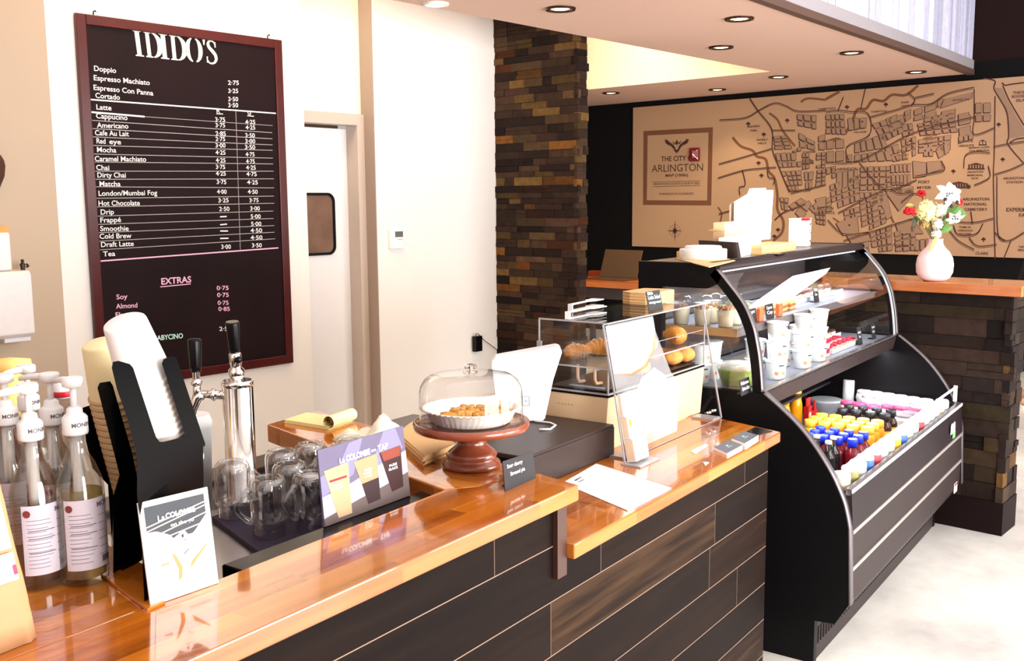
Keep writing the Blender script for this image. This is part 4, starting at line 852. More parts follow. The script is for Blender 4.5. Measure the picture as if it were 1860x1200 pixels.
plate([(242, 700), (320, 680), (369, 806), (371, 960), (262, 960), (249, 830)], 0.107, 0.113, 'back_panel')
plate([(177, 704), (181, 695), (200, 692), (205, 700), (240, 822), (252, 880), (262, 940), (262, 1080), (206, 1052), (206, 900), (217, 862)], 0.128, 0.134, 'left_front_panel')
plate([(150, 740), (215, 720), (262, 860), (262, 1040), (206, 1030), (196, 880), (168, 850), (156, 800)], 0.238, 0.244, 'left_back_panel')
plate([(262, 880), (369, 830), (371, 1042), (262, 1092)], 0.007, 0.106, 'base_box')
plate([(206, 920), (262, 930), (262, 1078), (206, 1050)], 0.135, 0.237, 'left_base_box')
plate([(314, 646), (320, 648), (373, 806), (371, 812), (366, 806)], 0.0065, 0.106, 'right_wall')
wb_ = planks('base_board_wood', BB, 1, 0, 0.05, 0.5, 0.12, 0.4, coat=0.6)
# cups, bottoms up, nested along a slanted axis
def cup_mesh(col, rimcol):
    t = MB(); t.lathe([(0.0405, 0.0), (0.0425, 0.0015), (0.0425, 0.0055), (0.0405, 0.0065)], 30, cap0=False, cap1=False); return t
cup_w = mat('cup_white', (0.88, 0.86, 0.84), 0.55, var=0.01); cup_c = mat('cup_cream', srgb(244, 226, 176), 0.55, var=0.02); rim_t = mat('cup_rim_tan', srgb(206, 164, 118), 0.6); rim_w = mat('cup_rim_white', srgb(244, 232, 220), 0.6)  # rims of the white cups: warm white, close to the cup body
def cup_stack(pa, pb, back, n, body, rim, r0, lab0, labn, grp, cat='paper cup', pitch=None):
    A = b0_ + dpt(*pa, back); Bq = b0_ + dpt(*pb, back); ax = (A-Bq).normalized(); L_ = (A-Bq).length; H_ = 0.098*r0/0.04; step = (L_-H_)/(n-1)
    q = ax.to_track_quat('Z', 'Y').to_euler(); first = None
    for i in range(n):
        loc = Bq + ax*(step*i)
        if first is None:
            first = thing('paper_cup', labn, cat, loc, 0, grp); first.rotation_euler = q
            part('body', MB().lathe([(r0, 0.002), (r0*0.775, H_-0.005), (r0*0.75, H_-0.0012), (r0*0.71, H_), (0.002, H_)], 30, cap0=False), body, first)
            part('rolled_rim', MB().lathe([(r0, 0.0), (r0*1.055, 0.0015), (r0*1.055, 0.0055), (r0*1.005, 0.007)], 30, cap0=False, cap1=False), rim, first)
        else:
            dup(first, loc, label=(lab0 if i == n-1 else labn), rot=q)
cup_stack((226, 584), (322, 842), 0.056, 16, cup_w, rim_w, 0.043, 'topmost white paper cup, bottom up, of the slanted stack in the right bay', 'white paper cup nested in the slanted stack of the right bay, only its rim showing', 'white cups in the right bay')
cup_stack((183, 622), (252, 885), 0.185, 16, cup_c, rim_t, 0.041, 'topmost cream paper cup, bottom up, of the slanted stack in the left bay', 'cream paper cup nested in the left stack, only its tan rim showing', 'cream cups in the left bay')
# another cup behind the dispenser
p_ = atz(366, 905, 0.9); t = thing('tub', 'small white tub peeping out behind the cup dispenser', 'tub', (p_.x+0.02, p_.y, 0.845)); t.location = (1.52, 2.06, 0.845); hh = 0.12
q = atd(349, 752, (1.52, 2.06, 1.0)); t.location = (q.x, q.y, 0.845); hh = q.z-0.845
part('bowl', MB().lathe([(0.038, 0), (0.045, hh*0.85), (0.047, hh*0.86), (0.047, hh*0.92), (0.04, hh)], 26), paper_white, t)
# wooden base board
q = [atz(*v, ZU+0.0) for v in ((183, 1046), (268, 1110), (300, 1096), (215, 1035))]
m = MB().prism([(v.x, v.y) for v in q], ZU+0.0002, ZU+0.004, 'z').build('wooden_base_board', wb_); tag(m, 'thin wooden strip on the counter along the left foot of the cup dispenser', 'board')

# ================================================================== CAKE STAND, REGISTER, PASTRY CASE
wood_red = mat('stand_wood', srgb(128, 62, 40), 0.25, var=0.25, scale=12, coat=0.4)
cb = atz(858, 858, ZU); cb = Vector((1.725, 1.335, ZU)); cb.x, cb.y = atz(857, 846, ZU).x, atz(857, 846, ZU).y
k_ = 106.0*((cb-EYE).dot(_fw))/F                             # plate radius
ck = thing('cake_stand', 'red-brown wooden pedestal cake stand on the butcher block', 'cake stand', (cb.x, cb.y, ZU))
zp = over(857, 797, cb).z-ZU
zp = 0.098
part('pedestal', MB().lathe([(0.066, 0), (0.068, 0.006), (0.066, 0.012), (0.058, 0.018), (0.056, 0.024), (0.060, 0.030), (0.052, 0.038), (0.036, 0.052), (0.033, 0.066), (0.040, 0.076), (0.044, zp-0.014)], 40), wood_red, ck)
part('plate', MB().lathe([(0.044, zp-0.016), (k_*0.80, zp-0.014), (k_*0.97, zp-0.008), (k_, zp), (k_*0.985, zp+0.010), (k_*0.95, zp+0.011), (k_*0.93, zp+0.006), (0.002, zp+0.006)], 56, cap1=False), wood_red, ck)
zt_ = ZU+zp+0.0065
dm = thing('glass_dome', 'clear glass dome with a knob covering the pie on the wooden cake stand', 'cake dome', (cb.x, cb.y, zt_))
rd = k_*0.885; hd = over(852, 664, cb).z-zt_-0.016
dome = sheet_glass('dome_glass', (0.99, 0.985, 0.98), 1.1)
part('bell', MB().lathe([(rd, 0.0), (rd*1.0, 0.01), (rd*0.99, hd*0.62), (rd*0.965, hd*0.74), (rd*0.90, hd*0.86), (rd*0.78, hd*0.945), (rd*0.55, hd*0.99), (rd*0.25, hd), (0.012, hd)], 56, cap0=False), dome, dm)
part('rim', MB().lathe([(rd-0.002, 0.0), (rd+0.0015, 0.0), (rd+0.0015, 0.004), (rd-0.002, 0.004)], 56, cap0=False, cap1=False), body_glass('rim_glass', (0.95, 0.93, 0.92), 0.6), dm)
part('knob', MB().lathe([(0.006, hd-0.002), (0.018, hd+0.002), (0.008, hd+0.005), (0.011, hd+0.008), (0.0155, hd+0.013), (0.013, hd+0.019), (0.004, hd+0.022)], 28), body_glass('knob_glass', (0.98, 0.96, 0.95), 0.8), dm)
pr_ = rd*0.955
foil = mat('foil', (0.92, 0.88, 0.80), 0.4, 0.1)
tin = thing('pie_tin', 'fluted foil pie tin under the glass dome', 'pie tin', (cb.x, cb.y, zt_+0.0005))
fl = lambda i, k: 1+(0.030 if i % 2 else -0.022)*(1 if 0 < k < 6 else 0.2)
part('pan', MB().lathe([(pr_*0.74, 0.0), (pr_*0.78, 0.004), (pr_*0.90, 0.032), (pr_*0.985, 0.035), (pr_, 0.0335), (pr_*0.985, 0.0365), (pr_*0.89, 0.034), (pr_*0.77, 0.006), (pr_*0.73, 0.002), (0.002, 0.002)], 96, cap1=False, wob=fl), foil, tin)
crumb = mat('streusel', srgb(226, 156, 70), 0.8, var=0.4, scale=90, bump=0.8)
rnd = random.Random(3); n_ = 0
slots = [(-0.058+0.036*i, -0.040+0.006*(i % 2)) for i in range(4)]+[(-0.040+0.036*i, -0.002) for i in range(4)]+[(-0.020+0.036*i, 0.036) for i in range(3)]
right = Vector((_rt.x, _rt.y, 0)).normalized(); fwd_ = Vector((_fw.x, _fw.y, 0)).normalized()
names_ = ['front left', 'front, second from left', 'front, third from left', 'front right', 'middle left', 'middle, second from left', 'middle, third from left', 'middle right', 'back left', 'back centre', 'back right']
for i, (a, b) in enumerate(slots):
    q = cb + right*(a+0.01) + fwd_*(b-0.008); s = rnd.uniform(0.92, 1.08)
    t = MB(); bb = bmesh.new(); bmesh.ops.create_cube(bb, size=1); bmesh.ops.subdivide_edges(bb, edges=bb.edges[:], cuts=3, use_grid_fill=True)
    for v in bb.verts: v.co = Vector((v.co.x*0.031, v.co.y*0.033, (v.co.z+0.5)*0.030))*s + Vector((rnd.uniform(-1, 1), rnd.uniform(-1, 1), rnd.uniform(-1, 1)))*0.0022; v.co.z = max(0.0004, v.co.z)
    t.absorb(bb, True); t = t.build('pie_square', crumb, loc=(q.x, q.y, zt_+0.003)); t.rotation_euler = (0, 0, rnd.uniform(0.4, 0.9))
    tag(t, 'crumbly streusel pie square in the foil tin, %s of the cluster' % names_[i], 'pie piece', 'streusel pie squares in the tin')

def chalk_sign(name, label, corners, lines, th=0.002, foot=True, mat_=None, tm=None, bold=0.015):
    o_ = Vector(corners[3]); s = thing(name, label, 'chalk sign', o_); cd = Card(*corners, th); part('board', cd.board(o_), mat_ or chalk_black, s)
    for (tx, u, v, w, h) in lines:
        m = MB(); cd.text(m, o_, tx, u, v, w, h, bold); part('chalk_line', m, tm or chalk_white, s, normals=False)
    if foot:
        m = MB(); bl_, br_ = cd.P[3], cd.P[2]; n = -cd.n; n = Vector((n.x, n.y, 0)).normalized(); md = (bl_+br_)/2-o_; w = (br_-bl_)*0.25
        m.prism([tuple((md-w+n*0.004)[:2]), tuple((md+w+n*0.004)[:2]), tuple((md+w+n*0.028)[:2]), tuple((md-w+n*0.028)[:2])], 0, 0.003, 'z'); part('foot', m, black_gloss, s)
    return s
def stand_quad(TLp, TRp, BRp, BLp, z, lean=0.12, n=None):
    bl, br = atz(*BLp, z), atz(*BRp, z); d = (br-bl).normalized(); nn = Vector((d.y, -d.x, lean)).normalized()
    if nn.dot(EYE-bl) < 0: nn = Vector((-d.y, d.x, lean)).normalized()
    return (hit(*TLp, nn, nn.dot(bl)), hit(*TRp, nn, nn.dot(bl)), br, bl)
chalk_sign('pie_sign', 'small black chalk sign reading Sour cherry Streusel pie, before the cake stand', stand_quad((913, 838), (968, 820), (973.5, 868), (918, 893), ZU), [('Sour cherry', .11, .27, .50, .13), ('Streusel pie', .19, .55, .47, .13)])

# yellow pad, cloth and envelopes on the return
zr = ZU
q = [atz(*v, zr) for v in ((517, 765), (553, 753), (606, 763), (590, 776))]
pd = thing('note_pad', 'yellow note pad with rolled-back top sheets on the butcher block return', 'note pad', (q[0].x, q[0].y, zr)); o_ = Vector((q[0].x, q[0].y, zr))
yel = mat('pad_yellow', srgb(248, 236, 170), 0.7, var=0.02)
q = [atz(*v, zr) for v in ((517, 768), (556, 755), (640, 765), (597, 781))]
part('sheets', MB().prism([((v-o_).x, (v-o_).y) for v in q], 0, 0.010, 'z'), yel, pd)
rc = MB(); a_, b_ = atd(596, 768, q[3])-o_, atd(632, 756, q[2])-o_
rc.tube([Vector((q[3].x, q[3].y, zr+0.021))-o_, Vector((q[2].x, q[2].y, zr+0.021))-o_], 0.017, 20, caps=False); part('rolled_sheets', rc, yel, pd)
sp2 = MB(); ax = Vector((q[2].x, q[2].y, 0))-Vector((q[3].x, q[3].y, 0)); u2 = ax.normalized(); n2 = Vector((-u2.y, u2.x, 0)); c0 = Vector((q[3].x, q[3].y, zr+0.021))-o_
P_ = [c0 + n2*(0.015-0.0011*i)*math.cos(i*0.5) + Vector((0, 0, (0.015-0.0011*i)*math.sin(i*0.5))) for i in range(12)]
for a, b in zip(P_, P_[1:]): sp2.face([a, b, b+ax*0.98, a+ax*0.98], True)
part('inner_curl', sp2, mat('pad_edge', srgb(170, 120, 60), 0.7), pd, normals=False)
# crumpled cream cloth
cl = MB(); G = []; c0 = atz(668, 800, zr); U_, V_ = right, fwd_
for j in range(15):
    r_ = []
    for i in range(19):
        s, t = i/18, j/14; e = math.sin(PI*s)**0.6*math.sin(PI*t)**0.5
        h = e*(0.030+0.016*math.sin(7*s+4*t)+0.012*math.sin(15*s-6*t+1)+0.008*math.sin(23*t+9*s)) + 0.022*e*math.exp(-((s-0.62)/0.12)**2)
        r_.append(cl.v(c0 + U_*(-0.085+0.19*s+0.008*math.sin(9*t)) + V_*(-0.05+0.12*t+0.006*math.sin(11*s)) + Vector((0, 0, max(0.0008, h*0.95)))))
    G.append(r_)
for a, b in zip(G, G[1:]):
    for i in range(18): cl.face([a[i], a[i+1], b[i+1], b[i]], True)
cl = cl.build('cloth', mat('cloth_cream', srgb(250, 240, 214), 0.8, var=0.03), normals=True); so = cl.modifiers.new('thick', 'SOLIDIFY'); so.thickness = 0.0008
tag(cl, 'crumpled cream cloth on the return, between the yellow pad and the drinks sign', 'cloth')
# kraft sleeves stacked by the cake stand
for i in range(7):
    q = [atz(*v, zr) for v in ((720, 800), (748, 780), (828, 822), (770, 846))]
    m = MB(); j = random.Random(40+i); dx, dy = j.uniform(-.004, .004), j.uniform(-.004, .004); z0 = 0.0002+i*0.0032
    m.prism([(v.x+dx, v.y+dy) for v in q], zr+z0, zr+z0+0.003, 'z'); m = m.build('kraft_envelope', kraft)
    tag(m, ('topmost kraft paper bag of the flat stack left of the cake stand' if i == 6 else 'kraft paper bag inside the flat stack left of the cake stand, only its edge showing'), 'paper bag', 'flat kraft bags by the cake stand')

# cash drawer and tablet till
dr_ = thing('cash_drawer', 'wide black metal cash drawer on the lower counter', 'cash drawer', (2.035, 1.398, ZL))
dmat = mat('drawer_dark', (0.034, 0.021, 0.018), 0.4, spec=0.25)
part('housing', MB().rbox(0, 0.452, 0.004, 0.43, 0.0, 0.0925, 0.003), dmat, dr_)
part('side_groove', MB().box(-0.0015, 0.0, 0.01, 0.42, 0.012, 0.082), black_matt, dr_)
part('front_panel', MB().rbox(0.004, 0.448, 0, 0.004, 0.006, 0.086, 0.0015), dmat, dr_)
zd = ZL+0.0925
tbq = [atz(*v, zd) for v in ((988, 766), (905, 766))]
tb = thing('tablet_till', 'white tablet till on a slanted stand on the cash drawer, seen from behind', 'till', (tbq[0].x, tbq[0].y, zd)); o_ = Vector(tb.location)
nb = Vector((_fw.x, _fw.y, 0)).normalized(); dz = nb.dot(o_)
P_ = [hit(x, y, nb, dz)-o_ for x, y in ((990, 760), (985, 766), (950, 765), (905, 764), (892, 665), (893, 656), (900, 649), (1010, 630), (1018, 632), (1021, 640), (1005, 690))]
P_ = [Vector((p.x, p.y, max(p.z, 0.0005))) for p in P_]
m = MB(); A = [m.v(p) for p in P_]; Bv = [m.v(p+nb*(0.02+0.30*max(0, p.z))*0.9) for p in P_]; m.face(A); m.face(Bv[::-1])
for i in range(len(A)): m.face([A[i], Bv[i], Bv[(i+1) % len(A)], A[(i+1) % len(A)]])
part('stand', m, white_plastic, tb, bevel=0.004)
m = MB(); f_ = lambda x, y: hit(x, y, nb, dz)-o_-nb*0.0012
for a, b in (((947, 719), (963, 738)), ((949.5, 722), (960.5, 735))): pass
def ring(m, x0, y0, x1, y1, w):
    O = [(x0, y0), (x1, y0), (x1, y1), (x0, y1)]; I = [(x0+w, y0+w), (x1-w, y0+w), (x1-w, y1-w), (x0+w, y1-w)]
    for i in range(4): j = (i+1) % 4; m.face([f_(*O[i]), f_(*O[j]), f_(*I[j]), f_(*I[i])])
ring(m, 948, 719, 963, 737, 2.2); m.face([f_(953.5, 725.5), f_(957.8, 725.5), f_(957.8, 730.5), f_(953.5, 730.5)])
part('square_emblem', m, mat('emblem_grey', srgb(168, 172, 188), 0.5), tb, normals=False)
c0 = Vector((tbq[0].x, tbq[0].y, zd+0.0035))-o_
part('cable', MB().tube([c0+Vector(v) for v in ((-0.02, 0.02, 0.0), (-0.012, -0.03, 0.0), (-0.03, -0.06, 0.0), (-0.08, -0.075, 0.0), (-0.10, -0.05, 0))], 0.003, 8), white_plastic, tb)
part('screen', MB().box(0.03, 0.034, 0.03, 0.05, 0.02, 0.04), black_gloss, tb)

# wooden-based acrylic pastry case
px0, py0, py1, px1 = 2.505, 1.432, 1.675, 3.17; zb0, zb1, zb2, zb3 = ZL, 1.035, 1.105, 1.240
pc = thing('pastry_case', 'clear acrylic two-shelf pastry case on a pale wooden base', 'pastry case', (px0, py0, ZL)); o_ = Vector((px0, py0, ZL)); X_, Y_ = px1-px0, py1-py0
pw = mat('pale_ply', srgb(232, 198, 156), 0.5, var=0.06, scale=10)
part('base', MB().prism([(0.012, 0.0), (Y_, 0.0), (Y_, zb1-ZL-0.012), (0.0, zb1-ZL-0.012)], 0, X_, 'x'), pw, pc)
part('base_lip', MB().box(-0.002, X_, -0.002, Y_+0.002, zb1-ZL-0.012, zb1-ZL-0.006), black_matt, pc)
part('maker_marks', (lambda m: [m.box(-0.0008, 0, 0.17-0.012*i, 0.174-0.012*i, 0.128, 0.130) for i in range(5)] and m)(MB()), mat('mark_grey', (0.25, 0.2, 0.17), 0.6), pc)
for nm, z in (('floor_sheet', zb1-ZL-0.005), ('shelf_sheet', zb2-ZL), ('top_sheet', zb3-ZL)): 
    m = MB().box(0, X_, 0, Y_, z, z+0.005); sh = part(nm, m, acrylic, pc)
    part('lit_edge', MB().box(-0.0012, 0, 0, Y_, z, z+0.005).box(0, X_, -0.0012, 0, z, z+0.005), acrylic_edge, sh)
for nm, b in (('left_side', (0, 0.004, 0, Y_)), ('right_side', (X_-0.004, X_, 0, Y_)), ('back_sheet', (0.006, X_-0.006, Y_-0.004, Y_))):
    part(nm, MB().box(*b, zb1-ZL, zb3-ZL-0.0005), acrylic, pc)
part('corner_edges', (lambda m: [m.box(a, a+0.004, b, b+0.004, zb1-ZL, zb3-ZL) for a, b in ((-0.001, -0.001), (-0.001, Y_-0.003), (X_-0.003, -0.001))] and m)(MB()), acrylic_edge, pc)
for a in (0.075, 0.135):
    part('hook', MB().tube([(0.05, a, zb2-ZL-0.001), (0.05, a, zb2-ZL-0.04), (0.058, a, zb2-ZL-0.055), (0.09, a, zb2-ZL-0.058)], 0.005, 8), mat('hook_tan', srgb(220, 178, 140), 0.4), pc)
m = MB().box(0.0045, 0.0065, 0.006, Y_-0.006, zb2-ZL+0.0052, zb2-ZL+0.045).box(0.0045, X_-0.006, 0.0045, 0.0065, zb2-ZL+0.0052, zb2-ZL+0.045); lp_ = part('shelf_lip', m, acrylic, pc)
part('lip_edge', MB().box(0.004, 0.007, 0.006, Y_-0.006, zb2-ZL+0.045, zb2-ZL+0.0465).box(0.0045, X_-0.006, 0.004, 0.007, zb2-ZL+0.045, zb2-ZL+0.0465), acrylic_edge, lp_)
part('hinge', MB().box(-0.006, 0.0, Y_-0.012, Y_+0.004, 0.26, 0.315), acrylic_edge, pc)
tr_ = thing('pastry_tray', 'black tray on the floor of the pastry case', 'tray', (px0+0.02, py0+0.02, zb1+0.0005)); part('tray', MB().rbox(0, X_-0.05, 0, Y_-0.05, 0, 0.004, 0.001), mat('tray_black', (0.02, 0.016, 0.016), 0.25), tr_); part('label_strip', MB().box(0.02, 0.032, 0.02, 0.14, 0.004, 0.006), mat('strip_blue', srgb(190, 205, 225), 0.2, 0.3), tr_)

crust = mat('croissant_crust', srgb(236, 146, 56), 0.4, var=0.55, scale=34, bump=0.6)
dust = mat('sugar_dust', srgb(250, 236, 220), 0.8)
def croissant(loc, rz, s, label, sugar=False, grp='croissants in the pastry case', nm='croissant', cat='croissant', fat=1.0):
    t = thing(nm, label, cat, loc, rz, grp); m = MB(); n = 34; pts, rs = [], []
    for i in range(n+1):
        u = -1+2*i/n; a = u*1.25; seg = (i % 5)/5
        pts.append((math.sin(a)*0.062*s, (1-math.cos(a))*0.05*s, 0.0)); rs.append(max(0.004, (0.034*fat*(1-abs(u)**1.8*0.72)*(0.80+0.26*seg)))*s)
    zz = 0.031*fat*s; pts = [(x, y, zz*0.92) for x, y, z in pts]
    m.tube(pts, rs, 14)
    for v in m.bm.verts: v.co.z = max(0.0006, v.co.z*0.92); v.co += Vector((math.sin(v.co.x*300+v.co.z*200), math.cos(v.co.y*280), 0))*0.0008
    part('pastry', m, crust, t)
    if sugar:
        d = MB(); r0 = random.Random(int(abs(loc[0])*999))
        for _ in range(26):
            i = r0.randint(8, n-8); a = r0.uniform(0.9, 2.2); c = Vector(pts[i])+Vector((0, math.cos(a)*rs[i]*0.96, math.sin(a)*rs[i]*0.90)); d.ball(c, r0.uniform(0.002, 0.0055)*s, 7, 5, (1, 1, 0.3))
        part('sugar', d, dust, t)
    return t
zc = zb2+0.0055
def inpc(px, py, z): return atz(px, py, z+0.03)
for (px, py), rz, s, lb, sg in (((1046, 632), 2.6, 0.80, 'croissant dusted with sugar, upper shelf of the pastry case, at the far left', True), ((1092, 636), 2.2, 0.95, 'croissant dusted with sugar, upper shelf, second from left', True), ((1127, 652), 1.8, 0.85, 'croissant on the upper shelf, front one beside the poster edge', True),
                              ((1228, 622), 0.9, 0.95, 'bare golden croissant on the upper shelf, right end, seen through the clear guard', False), ((1172, 640), 1.2, 0.95, 'croissant behind the poster on the upper shelf', False)):
    yy_ = {1046: 1.605, 1092: 1.56, 1127: 1.495, 1228: 1.492, 1172: 1.50}[px]; p_ = aty(px, py, yy_); p_.x = min(max(p_.x, px0+0.062), px1-0.07); croissant((p_.x, p_.y, zc), rz, s*0.84, lb, sg, fat=1.3)
zs_ = zb1+0.0055
for (px, py), lb in (((1247, 684), 'round golden scone on the lower shelf, left of the pair at the right end'), ((1278, 682), 'round pale scone on the lower shelf, right end of the pastry case'), ((1196, 684), 'round scone on the lower shelf behind the poster'), ((1160, 700), 'round scone on the lower shelf, leftmost, near the black tray edge')):
    p_ = aty(px, py, {1247: 1.495, 1278: 1.487, 1196: 1.55, 1160: 1.50}[px]); p_.x = min(max(p_.x, px0+0.05), px1-0.046 if px != 1247 else px1-0.125)
    r0 = random.Random(px); t = MB().ball((0, 0, 0.027), 0.040, 18, 12, (1, 0.95, 0.68), wob=lambda c: 1+0.05*math.sin(c.x*6+1)*math.cos(c.y*7)); t = t.build('scone', mat('scone_crust', srgb(234, 150, 70), 0.6, var=0.4, scale=40, bump=0.5), loc=(p_.x, p_.y, zs_)); tag(t, lb, 'scone', 'scones in the pastry case')
# on top: tongs, kraft sleeves and a chalk sign
zt2 = zb3+0.0052
def tongs(px, py, rz, label):
    p_ = atz(px, py, zt2); t = thing('tongs', label, 'tongs', (p_.x, p_.y, zt2), rz, 'white tongs on the pastry case')
    for s in (0, 1):
        m = MB(); z = 0.001+s*0.02
        m.prism([(-0.10, -0.008), (0.02, -0.007), (0.045, -0.020), (0.10, -0.022), (0.10, 0.022), (0.045, 0.020), (0.02, 0.007), (-0.10, 0.008)], z, z+0.003, 'z'); part('arm', m, white_plastic, t)
    part('spring', MB().box(-0.104, -0.098, -0.008, 0.008, 0.001, 0.024), white_plastic, t)
tongs(1062, 574, 0.02, 'white plastic tongs lying on top of the pastry case, nearer pair'); tongs(1062, 560, 0.08, 'white plastic tongs lying on top of the pastry case, rear pair')
q = [atz(*v, zt2) for v in ((1148, 572), (1168, 548), (1240, 556), (1222, 562))]
for i in range(12):
    c0 = Vector((3.085+0.002*math.sin(i*2.1), 1.60, 0)); m = MB(); z0 = zt2+0.0003+i*0.0034
    m.prism([(c0.x-0.075+0.002*math.sin(i), 1.54), (c0.x+0.075, 1.545), (c0.x+0.09, 1.57), (c0.x+0.075, 1.66+0.002*math.cos(i)), (c0.x-0.075, 1.665), (c0.x-0.09, 1.63), (c0.x-0.09, 1.57)], z0, z0+0.0032, 'z'); m = m.build('kraft_sleeve', kraft)
    tag(m, 'topmost kraft sleeve of the stack on the pastry case' if i == 11 else 'kraft sleeve inside the stack on the pastry case, only its edge showing', 'paper sleeve', 'kraft sleeves on the pastry case')
chalk_sign('salad_sign', 'small chalk sign with pale blue writing before the kraft sleeves on the pastry case', stand_quad((1173, 530), (1198, 526), (1205, 562), (1179, 566), zt2, 0.1), [('Bibb', .08, .17, .38, .15), ('Latin Salad', .08, .40, .84, .20), ('vinaigrette!', .08, .62, .84, .13)], tm=mat('chalk_sky', (0.6, 0.82, 0.85), 0.8), foot=False)

# slanted clear sneeze guard with a pale poster, brochure rack in front
ga, gb = atz(1140, 833, ZL+0.002), atz(1316, 757, ZL+0.002); gy0 = 1.343; gx0, gx1 = 2.455, 3.125
gtop = Vector((0, 1.420-gy0, 0.385)); gn = Vector((0, -gtop.z, gtop.y)).normalized()
gd = thing('sneeze_guard', 'slanted clear acrylic guard standing before the pastry case', 'sneeze guard', (gx0, gy0, ZL)); W_ = gx1-gx0
M_ = Matrix.Rotation(-math.atan2(gtop.y, gtop.z), 4, 'X'); Hs = gtop.length
m = MB(); m.M = M_; m.box(0, W_, 0, 0.004, 0.003, Hs); part('sheet', m, acrylic, gd)
m = MB(); m.M = M_; m.box(-0.001, 0.0015, -0.0005, 0.0045, 0.002, Hs).box(W_-0.0015, W_+0.001, -0.0005, 0.0045, 0.002, Hs).box(0, W_, -0.0005, 0.0045, Hs-0.001, Hs+0.001).box(0, W_, -0.0005, 0.0045, 0.0015, 0.003); part('lit_edges', m, acrylic_edge, gd)
for a in (0.005, W_-0.06): part('foot', MB().box(a, a+0.055, 0.006, 0.085, 0.0, 0.006), acrylic_edge, gd)
m = MB(); m.M = M_
for a in (W_-0.05, W_-0.09): m.lathe([(0.008, -0.004), (0.008, 0.004)], 12, c=(a, 0, 0.035))
part('bolt', m, chrome, gd)
# poster sheet fixed to the guard; pale foot and lilac patch are painted reflections
po = thing('poster', 'tall pale translucent poster with painted-in reflections, on the clear guard', 'poster', (gx0, gy0, ZL)); pn = lambda a, b, k=0: Vector((a, -0.0015-k, b))
film = sheet_glass('poster_film', (0.9, 0.9, 0.92), 0.5, film=0.2, filmcol=(0.88, 0.87, 0.90)); film5 = sheet_glass('poster_reflection', (0.9, 0.9, 0.95), 0.4, film=0.45, filmcol=(0.78, 0.78, 0.86)); film2 = sheet_glass('poster_white', (0.95, 0.95, 0.96), 0.4, film=0.88, filmcol=(0.92, 0.90, 0.90)); film3 = sheet_glass('poster_tan', (0.9, 0.8, 0.7), 0.4, film=0.5, filmcol=srgb(190, 130, 96)); film4 = sheet_glass('poster_lilac', (0.9, 0.9, 0.95), 0.4, film=0.45, filmcol=srgb(190, 186, 206))
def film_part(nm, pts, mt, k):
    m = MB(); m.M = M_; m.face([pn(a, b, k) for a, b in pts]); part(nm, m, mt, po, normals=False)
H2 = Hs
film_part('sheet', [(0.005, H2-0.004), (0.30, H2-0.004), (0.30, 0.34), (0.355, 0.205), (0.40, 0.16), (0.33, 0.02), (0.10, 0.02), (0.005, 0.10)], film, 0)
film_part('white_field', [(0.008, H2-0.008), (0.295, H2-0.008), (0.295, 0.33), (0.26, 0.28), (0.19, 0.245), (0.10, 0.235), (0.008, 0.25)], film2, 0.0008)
film_part('reflection_foot', [(0.12, 0.13), (0.30, 0.165), (0.39, 0.155), (0.33, 0.025), (0.19, 0.025), (0.16, 0.07), (0.10, 0.085)], film5, 0.0008)
film_part('brown_arc', [(0.02, 0.248), (0.11, 0.228), (0.21, 0.243), (0.27, 0.285), (0.297, 0.33), (0.297, 0.345), (0.255, 0.288), (0.19, 0.252), (0.11, 0.238)], film3, 0.0012)
film_part('pastry_reflection', [(0.10, 0.17), (0.16, 0.215), (0.25, 0.235), (0.315, 0.20), (0.33, 0.175), (0.24, 0.185), (0.16, 0.165)], film4, 0.0012)
m = MB(); m.M = M_; m.text('fresh', pn(0.235, 0.345, 0.002), (1, 0, 0), (0, 0, 1), width=0.05); m.text('a', pn(0.03, 0.345, 0.002), (1, 0, 0), (0, 0, 1), width=0.006) if False else None
part('small_print', m, label_grey, po, normals=False)

# brochure rack
rk = thing('brochure_rack', 'clear three-tier rack of cards at the left foot of the guard', 'brochure rack', (gx0-0.045, gy0-0.022, ZL)); RM = Matrix.Rotation(-math.atan2(0.035, 0.20), 4, 'X')
m = MB(); m.M = RM; m.box(0, 0.10, 0, 0.003, 0.0, 0.20); part('back_plate', m, acrylic, rk)
part('base_plate', MB().box(-0.006, 0.11, -0.05, 0.012, 0.0, 0.004), acrylic_edge, rk)
m = MB(); m.M = RM; m.box(-0.001, 0.0015, -0.001, 0.004, 0, 0.20); part('lit_edge', m, acrylic_edge, rk)
for j in range(3):
    z0 = 0.006+j*0.064; y0 = -0.032+0.009*j
    m = MB(); m.M = RM; m.box(0.006, 0.094, y0, y0+0.002, z0, z0+0.022).box(0.006, 0.094, y0, 0, z0-0.002, z0); part('pocket', m, acrylic, rk)
    t = thing('card_stack', ('white cards in the lowest pocket of the clear rack', 'white cards with a yellow mark in the middle pocket of the clear rack', 'white cards with small grey print in the top pocket of the clear rack')[j], 'cards', (gx0-0.045, gy0-0.022, ZL), 0, 'cards in the clear rack')
    m = MB(); m.M = RM; m.box(0.012, 0.088, y0+0.0022, -0.0004, z0+0.0005, z0+0.0635); part('cards', m, paper_white, t)
    m = MB(); m.M = RM; m.box(0.0118, 0.012, y0+0.006, -0.002, z0+0.003, z0+0.062); part('card_edges', m, mat('card_edge_tan', srgb(226, 200, 170), 0.6), t)
    m = MB(); m.M = RM
    if j == 1: m.box(0.016, 0.03, y0+0.0017, y0+0.0022, z0+0.036, z0+0.054); part('yellow_mark', m, mat('mark_yellow', srgb(246, 222, 20), 0.5), t)
    else: m.box(0.03, 0.05, y0+0.0017, y0+0.0022, z0+0.046, z0+0.050).box(0.034, 0.046, y0+0.0017, y0+0.0022, z0+0.040, z0+0.043); part('small_print', m, label_grey, t)

